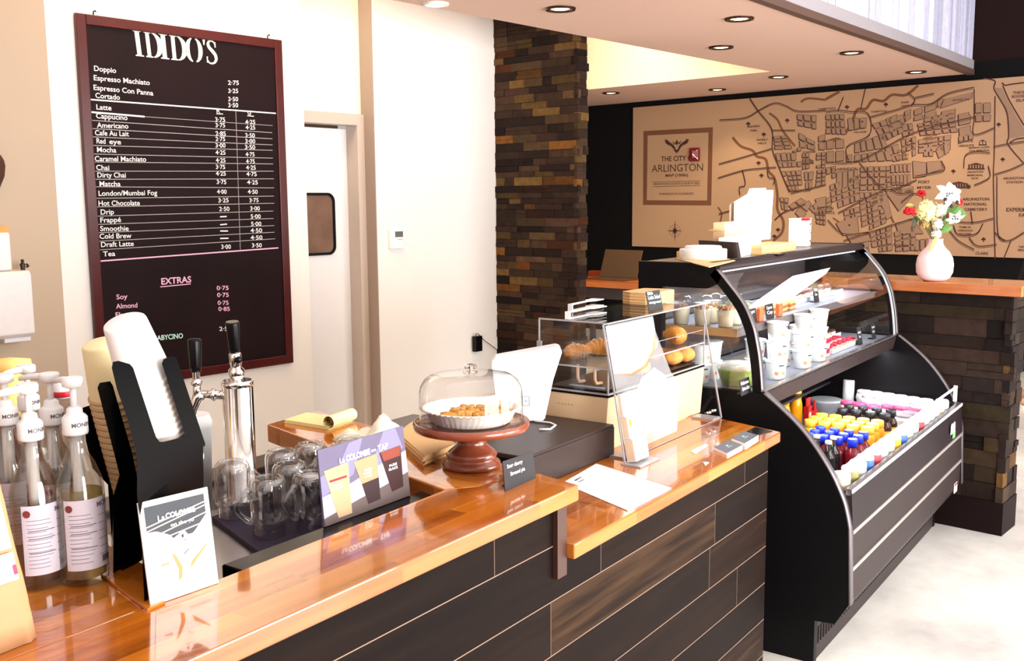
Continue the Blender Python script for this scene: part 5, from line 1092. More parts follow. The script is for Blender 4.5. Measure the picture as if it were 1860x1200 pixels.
# things lying on the lower counter
q = [atz(*v, ZL) for v in ((1083, 843), (1219, 887), (1140, 928), (1022, 878))]
ms = thing('menu_sheet', 'white printed menu sheet in a clear sleeve lying on the lower counter', 'menu', (q[0].x, q[0].y, ZL)); o_ = Vector((q[0].x, q[0].y, ZL))
cd = Card(*[v+Vector((0, 0, 0.0024)) for v in q], 0.002); part('sheet', cd.board(o_), paper_white, ms)
m = MB(); a, b = cd.at(0, 0, 0), cd.at(1, 0, 0); n_ = (cd.P[3]-cd.P[0]).normalized()*-0.004; m.face([a-o_, b-o_, b+n_-o_, a+n_-o_]); part('sleeve_edge', m, mat('sleeve_edge', srgb(140, 100, 60), 0.3), ms, normals=False)
m = MB(); cd2 = Card(cd.P[3], cd.P[0], cd.P[1], cd.P[2], 0.002); cd2.text(m, o_, 'MENU', .20, .10, .18, .03, .03); cd2.text(m, o_, 'Drinks', .20, .16, .13, .03, .03); part('heading', m, label_ink, ms, normals=False)
m = MB()
for j in range(9):
    for a, w in ((.14, .22+.06*math.sin(j*2.3)), (.52, .2+.06*math.cos(j*1.7))): cd2.quad(m, o_, a, .24+j*.07, a+w, .248+j*.07)
part('printed_lines', m, mat('print_faint', srgb(206, 204, 206), 0.7), ms, normals=False)
for nm, lab, quad, hgt, top, cat in (('card_box', 'grey-topped stack of business cards on the lower counter, left of the pair', ((1297, 812), (1321, 823), (1349, 808), (1325, 799)), 0.008, True, 'cards'), ('card_box', 'grey-topped stack of business cards on the lower counter, right of the pair', ((1329, 796), (1353, 805), (1378, 790), (1350, 783)), 0.010, True, 'cards'),
                           ('leaflet', 'dark leaflet lying behind the right stack of business cards', ((1354, 784), (1375, 790), (1403, 782), (1372, 775)), 0.002, False, 'leaflet')):
    q = [atz(*v, ZL+hgt) for v in quad]; c = q[1]; t = thing(nm, lab, cat, (c.x, c.y, ZL)); o_ = Vector((c.x, c.y, 0))
    part('stack', MB().prism([((v-o_).x, (v-o_).y) for v in q], 0, hgt, 'z'), paper_white if top else black_gloss, t)
    if top:
        part('top_card', MB().prism([((v-o_).x, (v-o_).y) for v in q], hgt, hgt+0.0006, 'z'), mat('card_slate_grey', srgb(92, 92, 100), 0.4), t)
        m = MB(); cd = Card(*[Vector((v.x, v.y, ZL+hgt+0.001)) for v in (q[0], q[3], q[2], q[1])]); o2 = Vector((c.x, c.y, ZL)); cd.quad(m, o2, .42, .35, .55, .5); cd.quad(m, o2, .36, .58, .64, .64); part('card_mark', m, mat('card_mint', srgb(180, 214, 200), 0.5), t, normals=False)
p_ = atz(1285, 819, ZL); m = MB().prism([(p_.x-0.05, p_.y-0.012), (p_.x+0.03, p_.y+0.014), (p_.x+0.034, p_.y+0.022), (p_.x-0.046, p_.y)], ZL+0.0003, ZL+0.002, 'z')
q = [atz(*v, ZL) for v in ((1254, 820), (1282, 806), (1287, 809), (1262, 824))]; m = MB().prism([(v.x, v.y) for v in q], ZL+0.0003, ZL+0.0016, 'z').build('paper_slip', paper_white); tag(m, 'thin white paper slip on the lower counter before the guard', 'paper')
q = [atz(*v, ZL) for v in ((1277, 839), (1288, 840), (1281, 845))]; m = MB().prism([(v.x, v.y) for v in q], ZL+0.0003, ZL+0.0016, 'z').build('paper_scrap', paper_white); tag(m, 'tiny white paper scrap near the front edge of the lower counter', 'paper')

# ================================================================== THE REFRIGERATED DISPLAY CASE
CX0, CX1 = 3.275, 5.065                                     # end panels (outer faces)
def cyz(x, y, X=CX0): q = atx(x, y, X); return (q.y, q.z)
case = thing('display_case', 'long black refrigerated display case with curved glass above an open bottle well', 'display case', (CX0, 0, 0)); XL_ = CX1-CX0
case_blk = mat('case_black', (0.004, 0.0035, 0.004), 0.4, spec=0.12); case_grey = mat('case_bronze_grey', (0.028, 0.0185, 0.018), 0.45, 0.1, spec=0.2); case_top = mat('case_top', (0.13, 0.105, 0.10), 0.3, 0.3); case_strip = mat('case_strip', (0.40, 0.36, 0.34), 0.35, 0.5); case_in = mat('case_inside', (0.012, 0.010, 0.012), 0.4)
shelf_m = mat('shelf_grey', (0.27, 0.28, 0.34), 0.3); edge_grey = mat('rim_grey', (0.16, 0.14, 0.15), 0.3, 0.4)
arc_lo = [cyz(*p) for p in ((1385, 714), (1412, 738), (1440, 765), (1461, 789), (1480, 815), (1496, 840), (1510, 865), (1521, 889), (1530, 912), (1536, 937), (1540, 960))]
arc_up = [cyz(*p) for p in ((1300, 489), (1314, 506), (1325, 520), (1338, 537), (1350, 555), (1360, 577), (1368, 600), (1373, 625), (1377, 650), (1380, 680), (1382, 712))]
yb, zt_c = cyz(1160, 474); yfp = cyz(1541, 1100)[0]; zf0 = cyz(1541, 1100)[1]; yq, zq = cyz(1516, 1133); ypl = atz(1483, 1198, 0).y
zdk = cyz(1310, 708)[1]                                      # deck of the upper case
# lower end panels, each with a pale rim along the curve
arc_lo = smooth(arc_lo, 4); arc_up = smooth(arc_up, 4)
def ribbon(m, pts, x0, x1, dy=0.0):
    A = [m.v((x0, p[0]+dy, p[1])) for p in pts]; B_ = [m.v((x1, p[0]+dy, p[1])) for p in pts]
    for i in range(len(A)-1): m.face([A[i], A[i+1], B_[i+1], B_[i]], True)
lower = [(ypl, 0.0), (ypl, zq-0.005), (yq, zq), (yfp, zf0)]+[(y, z) for y, z in arc_lo[::-1]]+[(yb, zdk), (yb, 0.0)]
for nm, a in (('end_panel', 0.0), ('end_panel', XL_-0.03)):
    ep = part(nm, MB().prism(lower, a, a+0.03, 'x'), case_blk, case)
    m = MB(); P = [(yfp, zf0)]+arc_lo[::-1]
    ribbon(m, P, a-0.001, a+0.032, -0.004)
    so = part('panel_rim', m, edge_grey, ep, normals=False); sm = so.modifiers.new('thick', 'SOLIDIFY'); sm.thickness = 0.006; sm.offset = 0
# body between the panels
a, b = 0.0305, XL_-0.0305
part('plinth', MB().box(a-0.005, b+0.005, ypl+0.004, yb-0.06, 0.0, zq-0.006), case_grey, case)
m = MB()
for i in range(58):
    x = a+0.02+i*(b-a-0.04)/57
    if 0.05 < x < b*0.92: m.box(x, x+0.012, ypl+0.0015, ypl+0.0035, 0.055, zq-0.045)
so = part('vent_slots', m, case_blk, case, normals=False); so['kind'] = 'stuff'
zs1, zs2 = aty(1549, 967, yfp).z, aty(1549, 1033, yfp).z; zl_ = cyz(1537, 893)[1]
part('front_fascia', MB().prism([(yq+0.004, zq), (yfp+0.004, zf0), (yfp+0.004, zs1+0.004), (yfp+0.015, zl_-0.02), (yfp+0.06, zl_-0.02), (yfp+0.06, zq)], a, b, 'x'), case_grey, case)
up_f = part('upper_fascia', MB().prism([(yfp+0.003, zs1+0.006), (yfp+0.012, zl_-0.012), (yfp+0.014, zl_-0.012), (yfp+0.0055, zs1+0.006)], a, b, 'x'), mat('fascia_black', (0.016, 0.010, 0.012), 0.4, spec=0.2), case)
for z in (zs1, zs2): part('trim_strip', MB().box(a, b, yfp, yfp+0.0038, z-0.011, z+0.003), case_strip, case)
part('front_ledge', MB().prism([(yfp+0.012, zl_-0.02), (yfp+0.012, zl_), (yfp+0.031, zl_+0.003), (yfp+0.031, zl_-0.02)], a, b, 'x'), mat('ledge_metal', (0.34, 0.31, 0.31), 0.22, 0.8), case)
part('ledge_nose', MB().box(a, b, yfp+0.008, yfp+0.0118, zl_-0.012, zl_), mat('nose_pale', (0.75, 0.75, 0.8), 0.3), case)
# the open well: floor, back, rail
zw = 0.50; yr_ = yfp+0.034; zr_ = aty(1518, 858, yr_).z
part('well_floor', MB().box(a, b, yfp+0.062, yb-0.05, zw-0.02, zw), shelf_m, case)
part('well_back', MB().box(a, b, yb-0.05, yb-0.02, 0.2, zdk-0.02), case_in, case)
for i, yy in enumerate((yb-0.17,)): part('well_shelf', MB().box(a, b, yy, yb-0.051, 0.66, 0.672), case_in, case)
rail = part('product_rail', MB().box(a, b-0.01, yr_, yr_+0.004, zl_+0.005, zr_-0.008), sheet_glass('rail_clear', (0.98, 0.985, 0.99), 0.25), case)
part('rail_cap', MB().box(a, b-0.01, yr_-0.002, yr_+0.006, zr_-0.008, zr_), mat('rail_white', (0.85, 0.84, 0.86), 0.3), rail)
part('rail_end', MB().box(b-0.01, b-0.006, yr_-0.001, yr_+0.016, zl_+0.005, zr_), white_plastic, rail)
# deck with its dark front lip
yg1 = arc_up[-1][0]
part('deck', MB().box(a, b, yg1+0.025, yb-0.03, zdk-0.02, zdk), shelf_m, case)
part('deck_lip', MB().prism([(yg1-0.002, zdk-0.0), (yg1+0.03, zdk+0.002), (yg1+0.06, zdk-0.022), (yg1+0.05, zdk-0.07), (yg1+0.012, zdk-0.062)], a, b, 'x'), case_grey, case)
part('deck_edge', MB().box(a, b, yg1-0.001, yg1+0.02, zdk+0.0025, zdk+0.009), mat('ledge_metal', (0.34, 0.31, 0.31), 0.22, 0.8), case)
part('underside_panel', MB().box(a, b, yg1+0.062, yb-0.051, zdk-0.05, zdk-0.021), case_blk, case)
# upper end frames: black curved bar, clear end glass
yt0 = arc_up[0][0]; band = 0.030
nrm_ = []
for i, p in enumerate(arc_up):
    q0, q1 = arc_up[max(0, i-1)], arc_up[min(len(arc_up)-1, i+1)]; d = Vector((q1[0]-q0[0], q1[1]-q0[1])).normalized(); nrm_.append((p[0]-d.y*band, p[1]+d.x*band))
nrm_ = [(y, z) for y, z in nrm_]
cgl = sheet_glass('case_glass', (0.965, 0.98, 0.98), 0.9)
header = [(yb, zdk), (yb, zt_c), (yt0+0.02, zt_c), (yt0, zt_c-0.008), arc_up[0], arc_up[3], nrm_[4], (cyz(1285, 520)[0], cyz(1203, 520)[1]), cyz(1203, 520), (cyz(1203, 520)[0], zdk)]
for k, a0 in enumerate((0.0, XL_-0.03)):
    fr = MB()
    for i in range(len(arc_up)-1): fr.prism([arc_up[i], arc_up[i+1], nrm_[i+1], nrm_[i]], a0, a0+0.03, 'x')
    fo = part('end_frame', fr, case_blk, case); bmesh_ok = True
    part('end_header', MB().prism(header, a0, a0+0.03, 'x'), case_blk, fo)
    gl = [cyz(1203, 520), (nrm_[8][0]+0.02, cyz(1203, 520)[1])]+[n_ for n_ in nrm_[8:]]+[(yg1+0.03, zdk), (cyz(1203, 520)[0], zdk)]
    part('end_glass', MB().prism(gl, a0+0.013, a0+0.017, 'x'), cgl, fo)
    m = MB()
    ribbon(m, arc_up, a0-0.0005, a0+0.0305, -0.002)
    so = part('frame_rim', m, edge_grey, fo, normals=False); sm = so.modifiers.new('thick', 'SOLIDIFY'); sm.thickness = 0.003; sm.offset = 0
# curved front glass with pale edge lines
m = MB(); G0 = arc_up[3:]
ribbon(m, G0, a, b, 0.004)
part('curved_glass', m, cgl, case, normals=False)
m = MB()
for p, q in zip(G0, G0[1:]): m.prism([(p[0]+0.003, p[1]), (q[0]+0.003, q[1]), (q[0]+0.012, q[1]+0.001), (p[0]+0.012, p[1]+0.001)], b-0.006, b-0.001, 'x')
part('glass_edge', m, mat('glass_edge', (0.62, 0.66, 0.68), 0.2), case)
# top panel and its rounded nose
part('top_panel', MB().box(a-0.002, b+0.002, yt0+0.03, yb-0.002, zt_c-0.02, zt_c-0.002), case_top, case)
ns = MB(); P = [(yt0+0.055, zt_c-0.004), (yt0+0.035, zt_c+0.003), (yt0+0.015, zt_c), (yt0+0.0, zt_c-0.012), (yt0-0.004, zt_c-0.026), (yt0+0.006, zt_c-0.030), (yt0+0.05, zt_c-0.024)]
ns.prism(P, a, b, 'x', True); part('top_nose', ns, case_grey, case)
for j, dy in enumerate((0.03, 0.05)): 
    part('lamp_channel', MB().box(a+0.02, b-0.02, yt0+dy, yt0+dy+0.008, zt_c-0.040, zt_c-0.031), mat('channel_pale', (0.7, 0.72, 0.78), 0.25), case)
led = glow('case_led', (0.92, 0.96, 1.0), 3.5)
part('lamp_tube', MB().box(a+0.03, b-0.03, yt0+0.065, yt0+0.085, zt_c-0.040, zt_c-0.032), led, case)
# inside: back doors and the mid shelf
part('back_doors', MB().box(a, b, yb-0.018, yb-0.006, zdk+0.001, zt_c-0.021), mat('door_mirror', (0.06, 0.047, 0.047), 0.12, 0.5), case)
ysh = cyz(1375, 600)[0]; sh0 = (yg1+0.135, 1.075)
zsh = 1.14; ysf = 1.378
part('mid_shelf', MB().box(a+0.01, b-0.01, ysf, yb-0.03, zsh-0.006, zsh), shelf_m, case)
part('shelf_front', MB().box(a+0.01, b-0.01, ysf-0.006, ysf, zsh-0.028, zsh+0.002), mat('shelf_strip', (0.15, 0.125, 0.125), 0.35, 0.2), case)
part('shelf_end', MB().box(a+0.006, a+0.0098, ysf-0.006, yb-0.03, zsh-0.028, zsh+0.002), mat('shelf_end_tan', srgb(190, 146, 96), 0.5), case)
part('shelf_lamp', MB().box(a+0.03, b-0.03, ysf+0.004, ysf+0.014, zsh-0.014, zsh-0.007), led, case)
part('well_lamp', MB().box(a+0.03, b-0.03, yg1+0.066, yg1+0.078, zdk-0.060, zdk-0.051), led, case)
def case_light(y, z, ty, tz, e, sy=0.02):
    l = bpy.data.lights.new('case_lamp_light', 'AREA'); l.shape = 'RECTANGLE'; l.size = XL_-0.12; l.size_y = sy; l.energy = e; l.color = (0.93, 0.96, 1.0)
    o = bpy.data.objects.new('case_lamp_light', l); COL.objects.link(o); o.parent = case; o.location = (XL_/2, y, z); d = Vector((0, ty-y, tz-z)); o.rotation_euler = d.to_track_quat('-Z', 'Y').to_euler()
    # keep the long side along the case
    o.rotation_euler = Euler((math.atan2(d.y, -d.z), 0, 0))
case_light(yt0+0.075, zt_c-0.044, yt0+0.16, zsh, 6); case_light(ysf+0.010, zsh-0.018, ysf-0.02, zdk, 2.6); case_light(yg1+0.06, zdk-0.064, yfp+0.12, zw, 10)
# stickers and price tags
wl = MB(); q = aty(1733, 772, yfp-0.001); q2 = aty(1733, 790, yfp-0.001)
def sticker(name, px, pyx, w, h, mt, dz=0.0):
    p_ = aty(px, pyx, yfp-0.001); m = MB().box(p_.x-CX0-w/2, p_.x-CX0+w/2, yfp-0.0015, yfp+0.001, p_.z-h/2, p_.z+h/2); return part(name, m, mt, case)
s_ = sticker('green_sticker', 1733, 789, 0.045, 0.030, mat('sticker_green', srgb(120, 214, 110), 0.5))
p_ = aty(1731, 778, yfp-0.001)
m = MB(); c = Vector((p_.x-CX0, yfp-0.0012, p_.z))
for i in range(4): m.face([c+Vector((-0.045+i*0.023, 0, -0.022)), c+Vector((-0.045+i*0.023+0.024, 0, -0.022)), c+Vector((-0.045+i*0.023+0.018, 0, 0.028-0.008*(i % 2))), c+Vector((-0.045+i*0.023+0.004, 0, 0.022+0.008*(i % 2)))])
part('white_sticker', m, paper_white, case, normals=False)
s_ = sticker('price_tag', 1736, 885, 0.060, 0.045, paper_white); m = MB(); p_ = aty(1736, 885, yfp-0.001); m.box(p_.x-CX0-0.03, p_.x-CX0+0.03, yfp-0.0018, yfp-0.0015, p_.z+0.010, p_.z+0.022); part('red_heading', m, mat('tag_red', srgb(196, 40, 60), 0.5), s_)

# ================================================================== WHAT STANDS IN THE CASE
pet = sheet_glass('clear_pot', (0.93, 0.94, 0.95), 0.9)
def lathe_thing(nm, label, cat, parts, group):
    t = thing(nm, label, cat, (0, 0, -5), 0, group)
    for pn_, prof, mt, n in parts: part(pn_, MB().lathe(prof, n, cap0=prof[0][0] < 0.05 and prof[0][0] > 0.0, cap1=True), mt, t)
    return t
used_protos = set()
def put(proto, loc, rz=0.0, label=None):
    if proto.name not in used_protos: used_protos.add(proto.name); proto.location = loc; proto.rotation_euler = (0, 0, rz); proto['label'] = label or proto['label']; return proto
    return dup(proto, loc, rz, label)
# ---- bottles in the well (columns run from the rail to the back)
def bottle(nm, label, cat, h, r, body, cap, grp, neck=0.45, capr=None, capz=0.80, lab=None):
    cr = capr or r*0.62; t = thing(nm, label, cat, (0, 0, -5), 0, grp)
    part('body', MB().lathe([(r*0.9, 0), (r, 0.006), (r, h*0.56), (r*0.96, h*0.62), (r*neck*1.15, h*0.74), (r*neck, h*capz)], 20), body, t)
    part('cap', MB().lathe([(cr, h*capz), (cr, h*0.985), (cr*0.9, h)], 20), cap, t)
    if lab: part('label', MB().lathe([(r+0.0006, h*0.12), (r+0.0006, h*0.50)], 20, cap0=False, cap1=False), lab, t)
    return t
juice_red = mat('juice_red', srgb(120, 22, 34), 0.15); juice_or = mat('juice_orange', srgb(255, 170, 20), 0.2, sss=0.1); cap_blue = mat('cap_blue', srgb(36, 56, 214), 0.35); cap_or = mat('cap_orange', srgb(255, 190, 60), 0.35); amber = mat('bottle_amber', srgb(58, 24, 8), 0.1); cap_blk = mat('cap_black', (0.02, 0.018, 0.022), 0.3)
dark_b = mat('bottle_dark', (0.012, 0.008, 0.008), 0.08); cap_pearl = mat('cap_pearl', srgb(206, 196, 184), 0.35); lab_red = mat('label_red', srgb(196, 70, 66), 0.5); lab_yel = mat('label_yellow', srgb(250, 196, 40), 0.5); lab_wht = mat('label_plain', (0.82, 0.8, 0.8), 0.5); pink = mat('lid_pink', srgb(232, 70, 120), 0.35); greyl = mat('lid_grey', srgb(160, 150, 158), 0.35)
z_ = zw+0.0005; s46 = 4.614
W4 = lambda x, y: (1380+x/s46, 640+y/s46)
def where(i, n): return ['at the rail', 'second from the rail', 'third from the rail', 'fourth from the rail', 'fifth from the rail', 'sixth from the rail'][i]
def well(proto, fr_cap, h, cols, rows, dx, dy, text, colnames):
    # fr_cap: pixel of the front left cap; grid step in metres
    p0 = atz(*W4(*fr_cap), z_+h)
    for c in range(cols):
        for r in range(rows):
            y = p0.y+dy*r
            if y > yb-0.10: continue
            put(proto, (p0.x+dx*c, y, z_), 0.3*c+0.7*r, '%s, %s, %s' % (text, colnames[c], where(r, rows)))
hb = 0.152
pb = bottle('juice_bottle', 'x', 'bottle', hb, 0.030, juice_red, cap_blue, 'dark red juice bottles with blue caps', capr=0.020, lab=None)
well(pb, (780, 722), hb, 3, 4, 0.0725, 0.0585, 'red juice bottle with blue cap in the open well', ['left column', 'middle column', 'right column'])
po_ = bottle('orange_juice_bottle', 'x', 'bottle', hb, 0.0315, juice_or, cap_or, 'orange juice bottles', neck=0.8, capr=0.0265)
well(po_, (905, 620), hb, 3, 5, 0.0725, 0.060, 'orange juice bottle in the open well', ['left column', 'middle column', 'right column'])
pc_ = bottle('coffee_bottle', 'x', 'bottle', hb, 0.030, amber, cap_blk, 'amber coffee bottles with black caps', neck=0.55, capr=0.023, lab=lab_yel)
well(pc_, (1050, 508), hb, 2, 4, 0.098, 0.062, 'amber coffee bottle with black cap in the open well', ['left column', 'right column'])
pd_ = bottle('dark_soda_bottle', 'x', 'bottle', 0.165, 0.027, dark_b, cap_pearl, 'dark bottles with pale caps', neck=0.42, capr=0.0135, capz=0.92)
for q, lb in (((578, 738), 'dark bottle with pale cap and red label at the left end of the well'), ((618, 700), 'dark bottle with pale cap, just right of the one at the rail'), ((480, 688), 'dark bottle with pale cap, farthest left, behind the curved end panel')):
    p_ = atz(*W4(*q), z_+0.165); put(pd_, (p_.x, p_.y, z_), 0.4, lb)
part('label', MB().lathe([(0.0276, 0.055), (0.0276, 0.085), (0.0205, 0.112)], 20, cap0=False, cap1=False), lab_red, pd_) if False else None
pl_ = bottle('pink_lid_jar', 'x', 'jar', 0.120, 0.034, lab_wht, pink, 'white tubs with pink lids', neck=1.0, capr=0.034, capz=0.86)
for k, q in enumerate(((1190, 440), (1080, 428), (950, 430), (840, 412), (740, 398))):
    p_ = atz(*W4(*q), z_+0.125); put(pl_, (p_.x, p_.y, z_), 0, 'white tub with pink lid in the well, %s of the left row' % ['nearest the rail', 'second', 'third', 'fourth', 'farthest back'][k])
for k, q in enumerate(((1290, 470), (1220, 455))):
    p_ = atz(*W4(*q), z_+0.125); put(pl_, (p_.x+0.03, p_.y, z_), 0, 'white tub with pink lid in the well, %s of the right row' % ['front one', 'second'][k])
pg_ = bottle('grey_lid_tub', 'x', 'tub', 0.115, 0.036, lab_wht, greyl, 'white tubs with grey lids', neck=1.0, capr=0.035, capz=0.9)
for k, q in enumerate(((1210, 518), (1262, 495))):
    p_ = atz(*W4(*q), z_+0.115); put(pg_, (p_.x, p_.y, z_), 0, 'white tub with grey lid close to the rail, %s of the pair' % ['left', 'right'][k])
# white drink cups, two columns
pw_ = bottle('white_drink_cup', 'x', 'cup', 0.145, 0.036, lab_wht, white_plastic, 'white drink cups in the well', neck=0.97, capr=0.034, capz=0.9)
W3 = lambda x, y: (1380+x/3.0, 600+y/3.0)
p0, p1 = atz(*W3(905, 374), z_+0.145), atz(*W3(570, 325), z_+0.145)
for i in range(6):
    q = p0.lerp(p1, i/5)
    put(pw_, (q.x, q.y, z_), 0, 'white lidded drink cup, right column of the well, %s' % where(i, 6))
    if i < 5: put(pw_, (q.x-0.078, q.y+0.012, z_), 0, 'white lidded drink cup, left column of the well, %s' % where(i, 6))
p_ = atz(1542, 690, z_+0.185); t = MB().lathe([(0.026, 0), (0.028, 0.003), (0.028, 0.182), (0.025, 0.186)], 24).build('tall_can', white_plastic, loc=(p_.x, min(p_.y, yb-0.10), z_)); tag(t, 'tall plain white can standing behind the white cups in the well', 'can')
# back left: orange bottles, red pouches, foil bag
for k, (q, hh) in enumerate((((1447, 708), 0.185), ((1425, 722), 0.16))):
    p_ = atz(*q, z_+hh); t = bottle('tall_orange_bottle', ['tall orange juice bottle standing behind the orange rows, right one', 'shorter orange juice bottle standing behind the orange rows, at the left end panel'][k], 'bottle', hh, 0.030, juice_or, cap_or, None, neck=0.7, capr=0.024); t.location = (p_.x, p_.y, z_)
for k, q in enumerate(((1468, 722), (1480, 728))):
    p_ = atz(*q, z_+0.14); t = thing('red_pouch', ['red drink pouch behind the orange bottles, left one', 'red drink pouch behind the orange bottles, beside the foil bowl'][k], 'pouch', (p_.x, p_.y, z_), 0.4*k)
    m = MB(); m.prism([(-0.026, -0.012), (0.026, -0.012), (0.026, 0.012), (-0.026, 0.012)], 0, 0.10, 'z'); m.prism([(-0.026, -0.003), (0.026, -0.003), (0.026, 0.003), (-0.026, 0.003)], 0.10, 0.14, 'z'); part('pouch', m, mat('pouch_red', srgb(214, 34, 40), 0.4), t); m = MB().box(-0.018, 0.018, -0.0128, -0.0121, 0.03, 0.07); part('pouch_label', m, mat('pouch_yellow', srgb(250, 206, 160), 0.5), t)
p_ = atz(1500, 722, z_+0.10); t = thing('salad_bowl', 'wide clear salad bowl lying in the well behind the red pouches', 'bowl', (p_.x, p_.y, z_)); part('bowl', MB().lathe([(0.03, 0), (0.05, 0.02), (0.085, 0.085), (0.088, 0.09), (0.075, 0.095)], 30), mat('bowl_frost', (0.74, 0.76, 0.80), 0.25, trans=0.3), t)
# front row seen through the rail
fr_m = {'red': mat('carton_red', srgb(204, 60, 70), 0.5), 'blue': mat('carton_blue', srgb(60, 110, 200), 0.5), 'cream': mat('carton_cream', srgb(240, 220, 190), 0.5), 'white': lab_wht, 'yellow': lab_yel, 'green': mat('carton_green', srgb(150, 140, 70), 0.5)}
fx = CX0+0.10; seq = ['cream', 'green', 'white', 'blue', 'red', 'white', 'cream', 'yellow', 'blue', 'white', 'white', 'red', 'white', 'white', 'white', 'cream', 'white']
for i, c_ in enumerate(seq):
    w = 0.052; x = fx+i*0.094
    if x > CX1-0.16: break
    t = thing('snack_pot', '%s small pot in the front row right behind the clear rail, number %d from the left' % (c_, i+1) if False else ['%s pot at the left end of the front row behind the rail', '%s pot second from the left behind the rail', '%s pot third from the left behind the rail', '%s pot fourth from the left behind the rail', '%s pot fifth from the left behind the rail', '%s pot sixth from the left behind the rail', '%s pot before the left column of orange juice, behind the rail', '%s pot before the orange juice, behind the rail', '%s pot below the amber coffee bottles, behind the rail', '%s pot right of the amber coffee bottles, behind the rail', '%s pot before the pink-lidded tubs, behind the rail', '%s pot just right of the pink-lidded tubs, behind the rail', '%s pot before the white cups, left, behind the rail', '%s pot before the white cups, middle, behind the rail', '%s pot before the white cups, right, behind the rail', '%s pot beside the right end of the rail', '%s pot at the very right end of the rail'][i] % {'cream': 'cream', 'green': 'olive', 'white': 'white', 'blue': 'blue', 'red': 'red', 'yellow': 'yellow'}[c_], 'pot', (x, yr_+0.034, z_), 0, 'small pots in the front row')
    part('pot', MB().lathe([(0.024, 0), (0.027, 0.004), (0.030, 0.158), (0.026, 0.164)], 18), lab_wht, t); part('sleeve', MB().lathe([(0.0290, 0.075), (0.0304, 0.150)], 18, cap0=False, cap1=False), fr_m[c_], t)

# ---- yogurt pots on the deck
pot_w = mat('pot_white', (0.86, 0.87, 0.86), 0.4, var=0.01); pk_red = mat('pot_print_red', srgb(214, 70, 60), 0.5); pk_or = mat('pot_print_orange', srgb(232, 140, 80), 0.5); pk_blk = mat('pot_print_dark', (0.05, 0.05, 0.07), 0.5)
yo = thing('yogurt_pot', 'x', 'yogurt pot', (0, 0, -5), 0, 'white yogurt pots on the deck of the case')
part('pot', MB().lathe([(0.030, 0), (0.032, 0.003), (0.0385, 0.064), (0.0385, 0.0655)], 26), pot_w, yo)
part('lid', MB().lathe([(0.0385, 0.0656), (0.0415, 0.0665), (0.0415, 0.0705), (0.038, 0.072)], 26), mat('pot_lid', (0.9, 0.9, 0.9), 0.3, var=0.01), yo)
pt = MB()
for a0, z0, s in ((-1.9, 0.030, 0.010), (-2.7, 0.026, 0.008)):
    r = 0.0348
    pt.face([((r+0.0003)*math.cos(a0+s/r*math.cos(i*PI/5)), (r+0.0003)*math.sin(a0+s/r*math.cos(i*PI/5)), z0+s*math.sin(i*PI/5)) for i in range(10)])
part('fruit_print', pt, pk_or, yo, normals=False)
pt = MB(); r = 0.0378
for i in range(5): a, b_ = -2.5+0.12*i, -2.5+0.12*(i+1); pt.face([(r*math.cos(a), r*math.sin(a), 0.052), (r*math.cos(b_), r*math.sin(b_), 0.052), ((r+.0005)*math.cos(b_), (r+.0005)*math.sin(b_), 0.058), ((r+.0005)*math.cos(a), (r+.0005)*math.sin(a), 0.058)])
part('name_print', pt, pk_blk, yo, normals=False)
zd_ = zdk+0.0005; yb0 = yg1+0.085
base = [(1412, 688), (1458, 668), (1484, 655)]
stackn = [3, 3, 3]; colname = ['left stack by the curved frame', 'second stack', 'third stack, before the raspberry cakes']
for c, q in enumerate(base):
    p_ = atz(*q, zd_); p_.y = max(p_.y, yb0-0.02)
    for k in range(stackn[c]): put(yo, (p_.x+0.002*k, p_.y, zd_+k*0.0723), 0.25*c+0.3*k, 'white yogurt pot, %s of the %s, front row' % (['bottom one', 'middle one', 'top one'][k], colname[c]))
    for k in range(2): put(yo, (p_.x+0.012, p_.y+0.088, zd_+k*0.0723), 0.25*c+0.3*k+0.5, 'white yogurt pot, %s of the pair behind the %s' % (['lower one', 'upper one'][k], colname[c]))
for j, (x, y) in enumerate(((1326, 640), (1348, 642))):
    p_ = atz(x, y+12, zd_+0.08); p_.x = max(p_.x, CX0+0.09)
    for k in range(2): put(yo, (CX0+0.09+0.10*j, yb0+0.185+0.0*j, zd_+k*0.0723), 0.4*j+k, 'white yogurt pot, %s of the pair seen through the end glass, %s' % (['lower', 'upper'][k], ['left', 'right'][j]))
# salad bowl behind the end glass with its chalk tag
p_ = Vector((CX0+0.115, yb0+0.045, zd_)); sl = thing('salad_bowl', 'clear bowl of green salad on the deck, right behind the left end glass', 'salad bowl', p_)
leafy = mat('salad_leaves', srgb(136, 158, 62), 0.6, var=0.55, scale=35, bump=0.6)
part('bowl', MB().lathe([(0.055, 0), (0.061, 0.004), (0.078, 0.062), (0.080, 0.066)], 30), pet, sl); part('salad', MB().lathe([(0.053, 0.004), (0.059, 0.008), (0.075, 0.058), (0.05, 0.062), (0.001, 0.066)], 30, wob=lambda i, k: 1+0.02*math.sin(i*2.3+k)), leafy, sl)
part('lid', MB().lathe([(0.081, 0.066), (0.0815, 0.070), (0.070, 0.082), (0.03, 0.086), (0.001, 0.0865)], 30, cap0=False), sheet_glass('lid_haze', (0.95, 0.95, 0.95), 0.8, film=0.35, filmcol=(0.9, 0.88, 0.84)), sl)
m = MB(); r0 = random.Random(5)
for i in range(12): a, rr = r0.uniform(0, 6.28), r0.uniform(0.01, 0.062); m.ball((rr*math.cos(a), rr*math.sin(a), 0.066), 0.008, 8, 6, (1.3, 1, 0.5))
so = part('topping', m, mat('salad_topping', srgb(226, 150, 110), 0.6, var=0.4, scale=60), sl); so['kind'] = 'stuff'
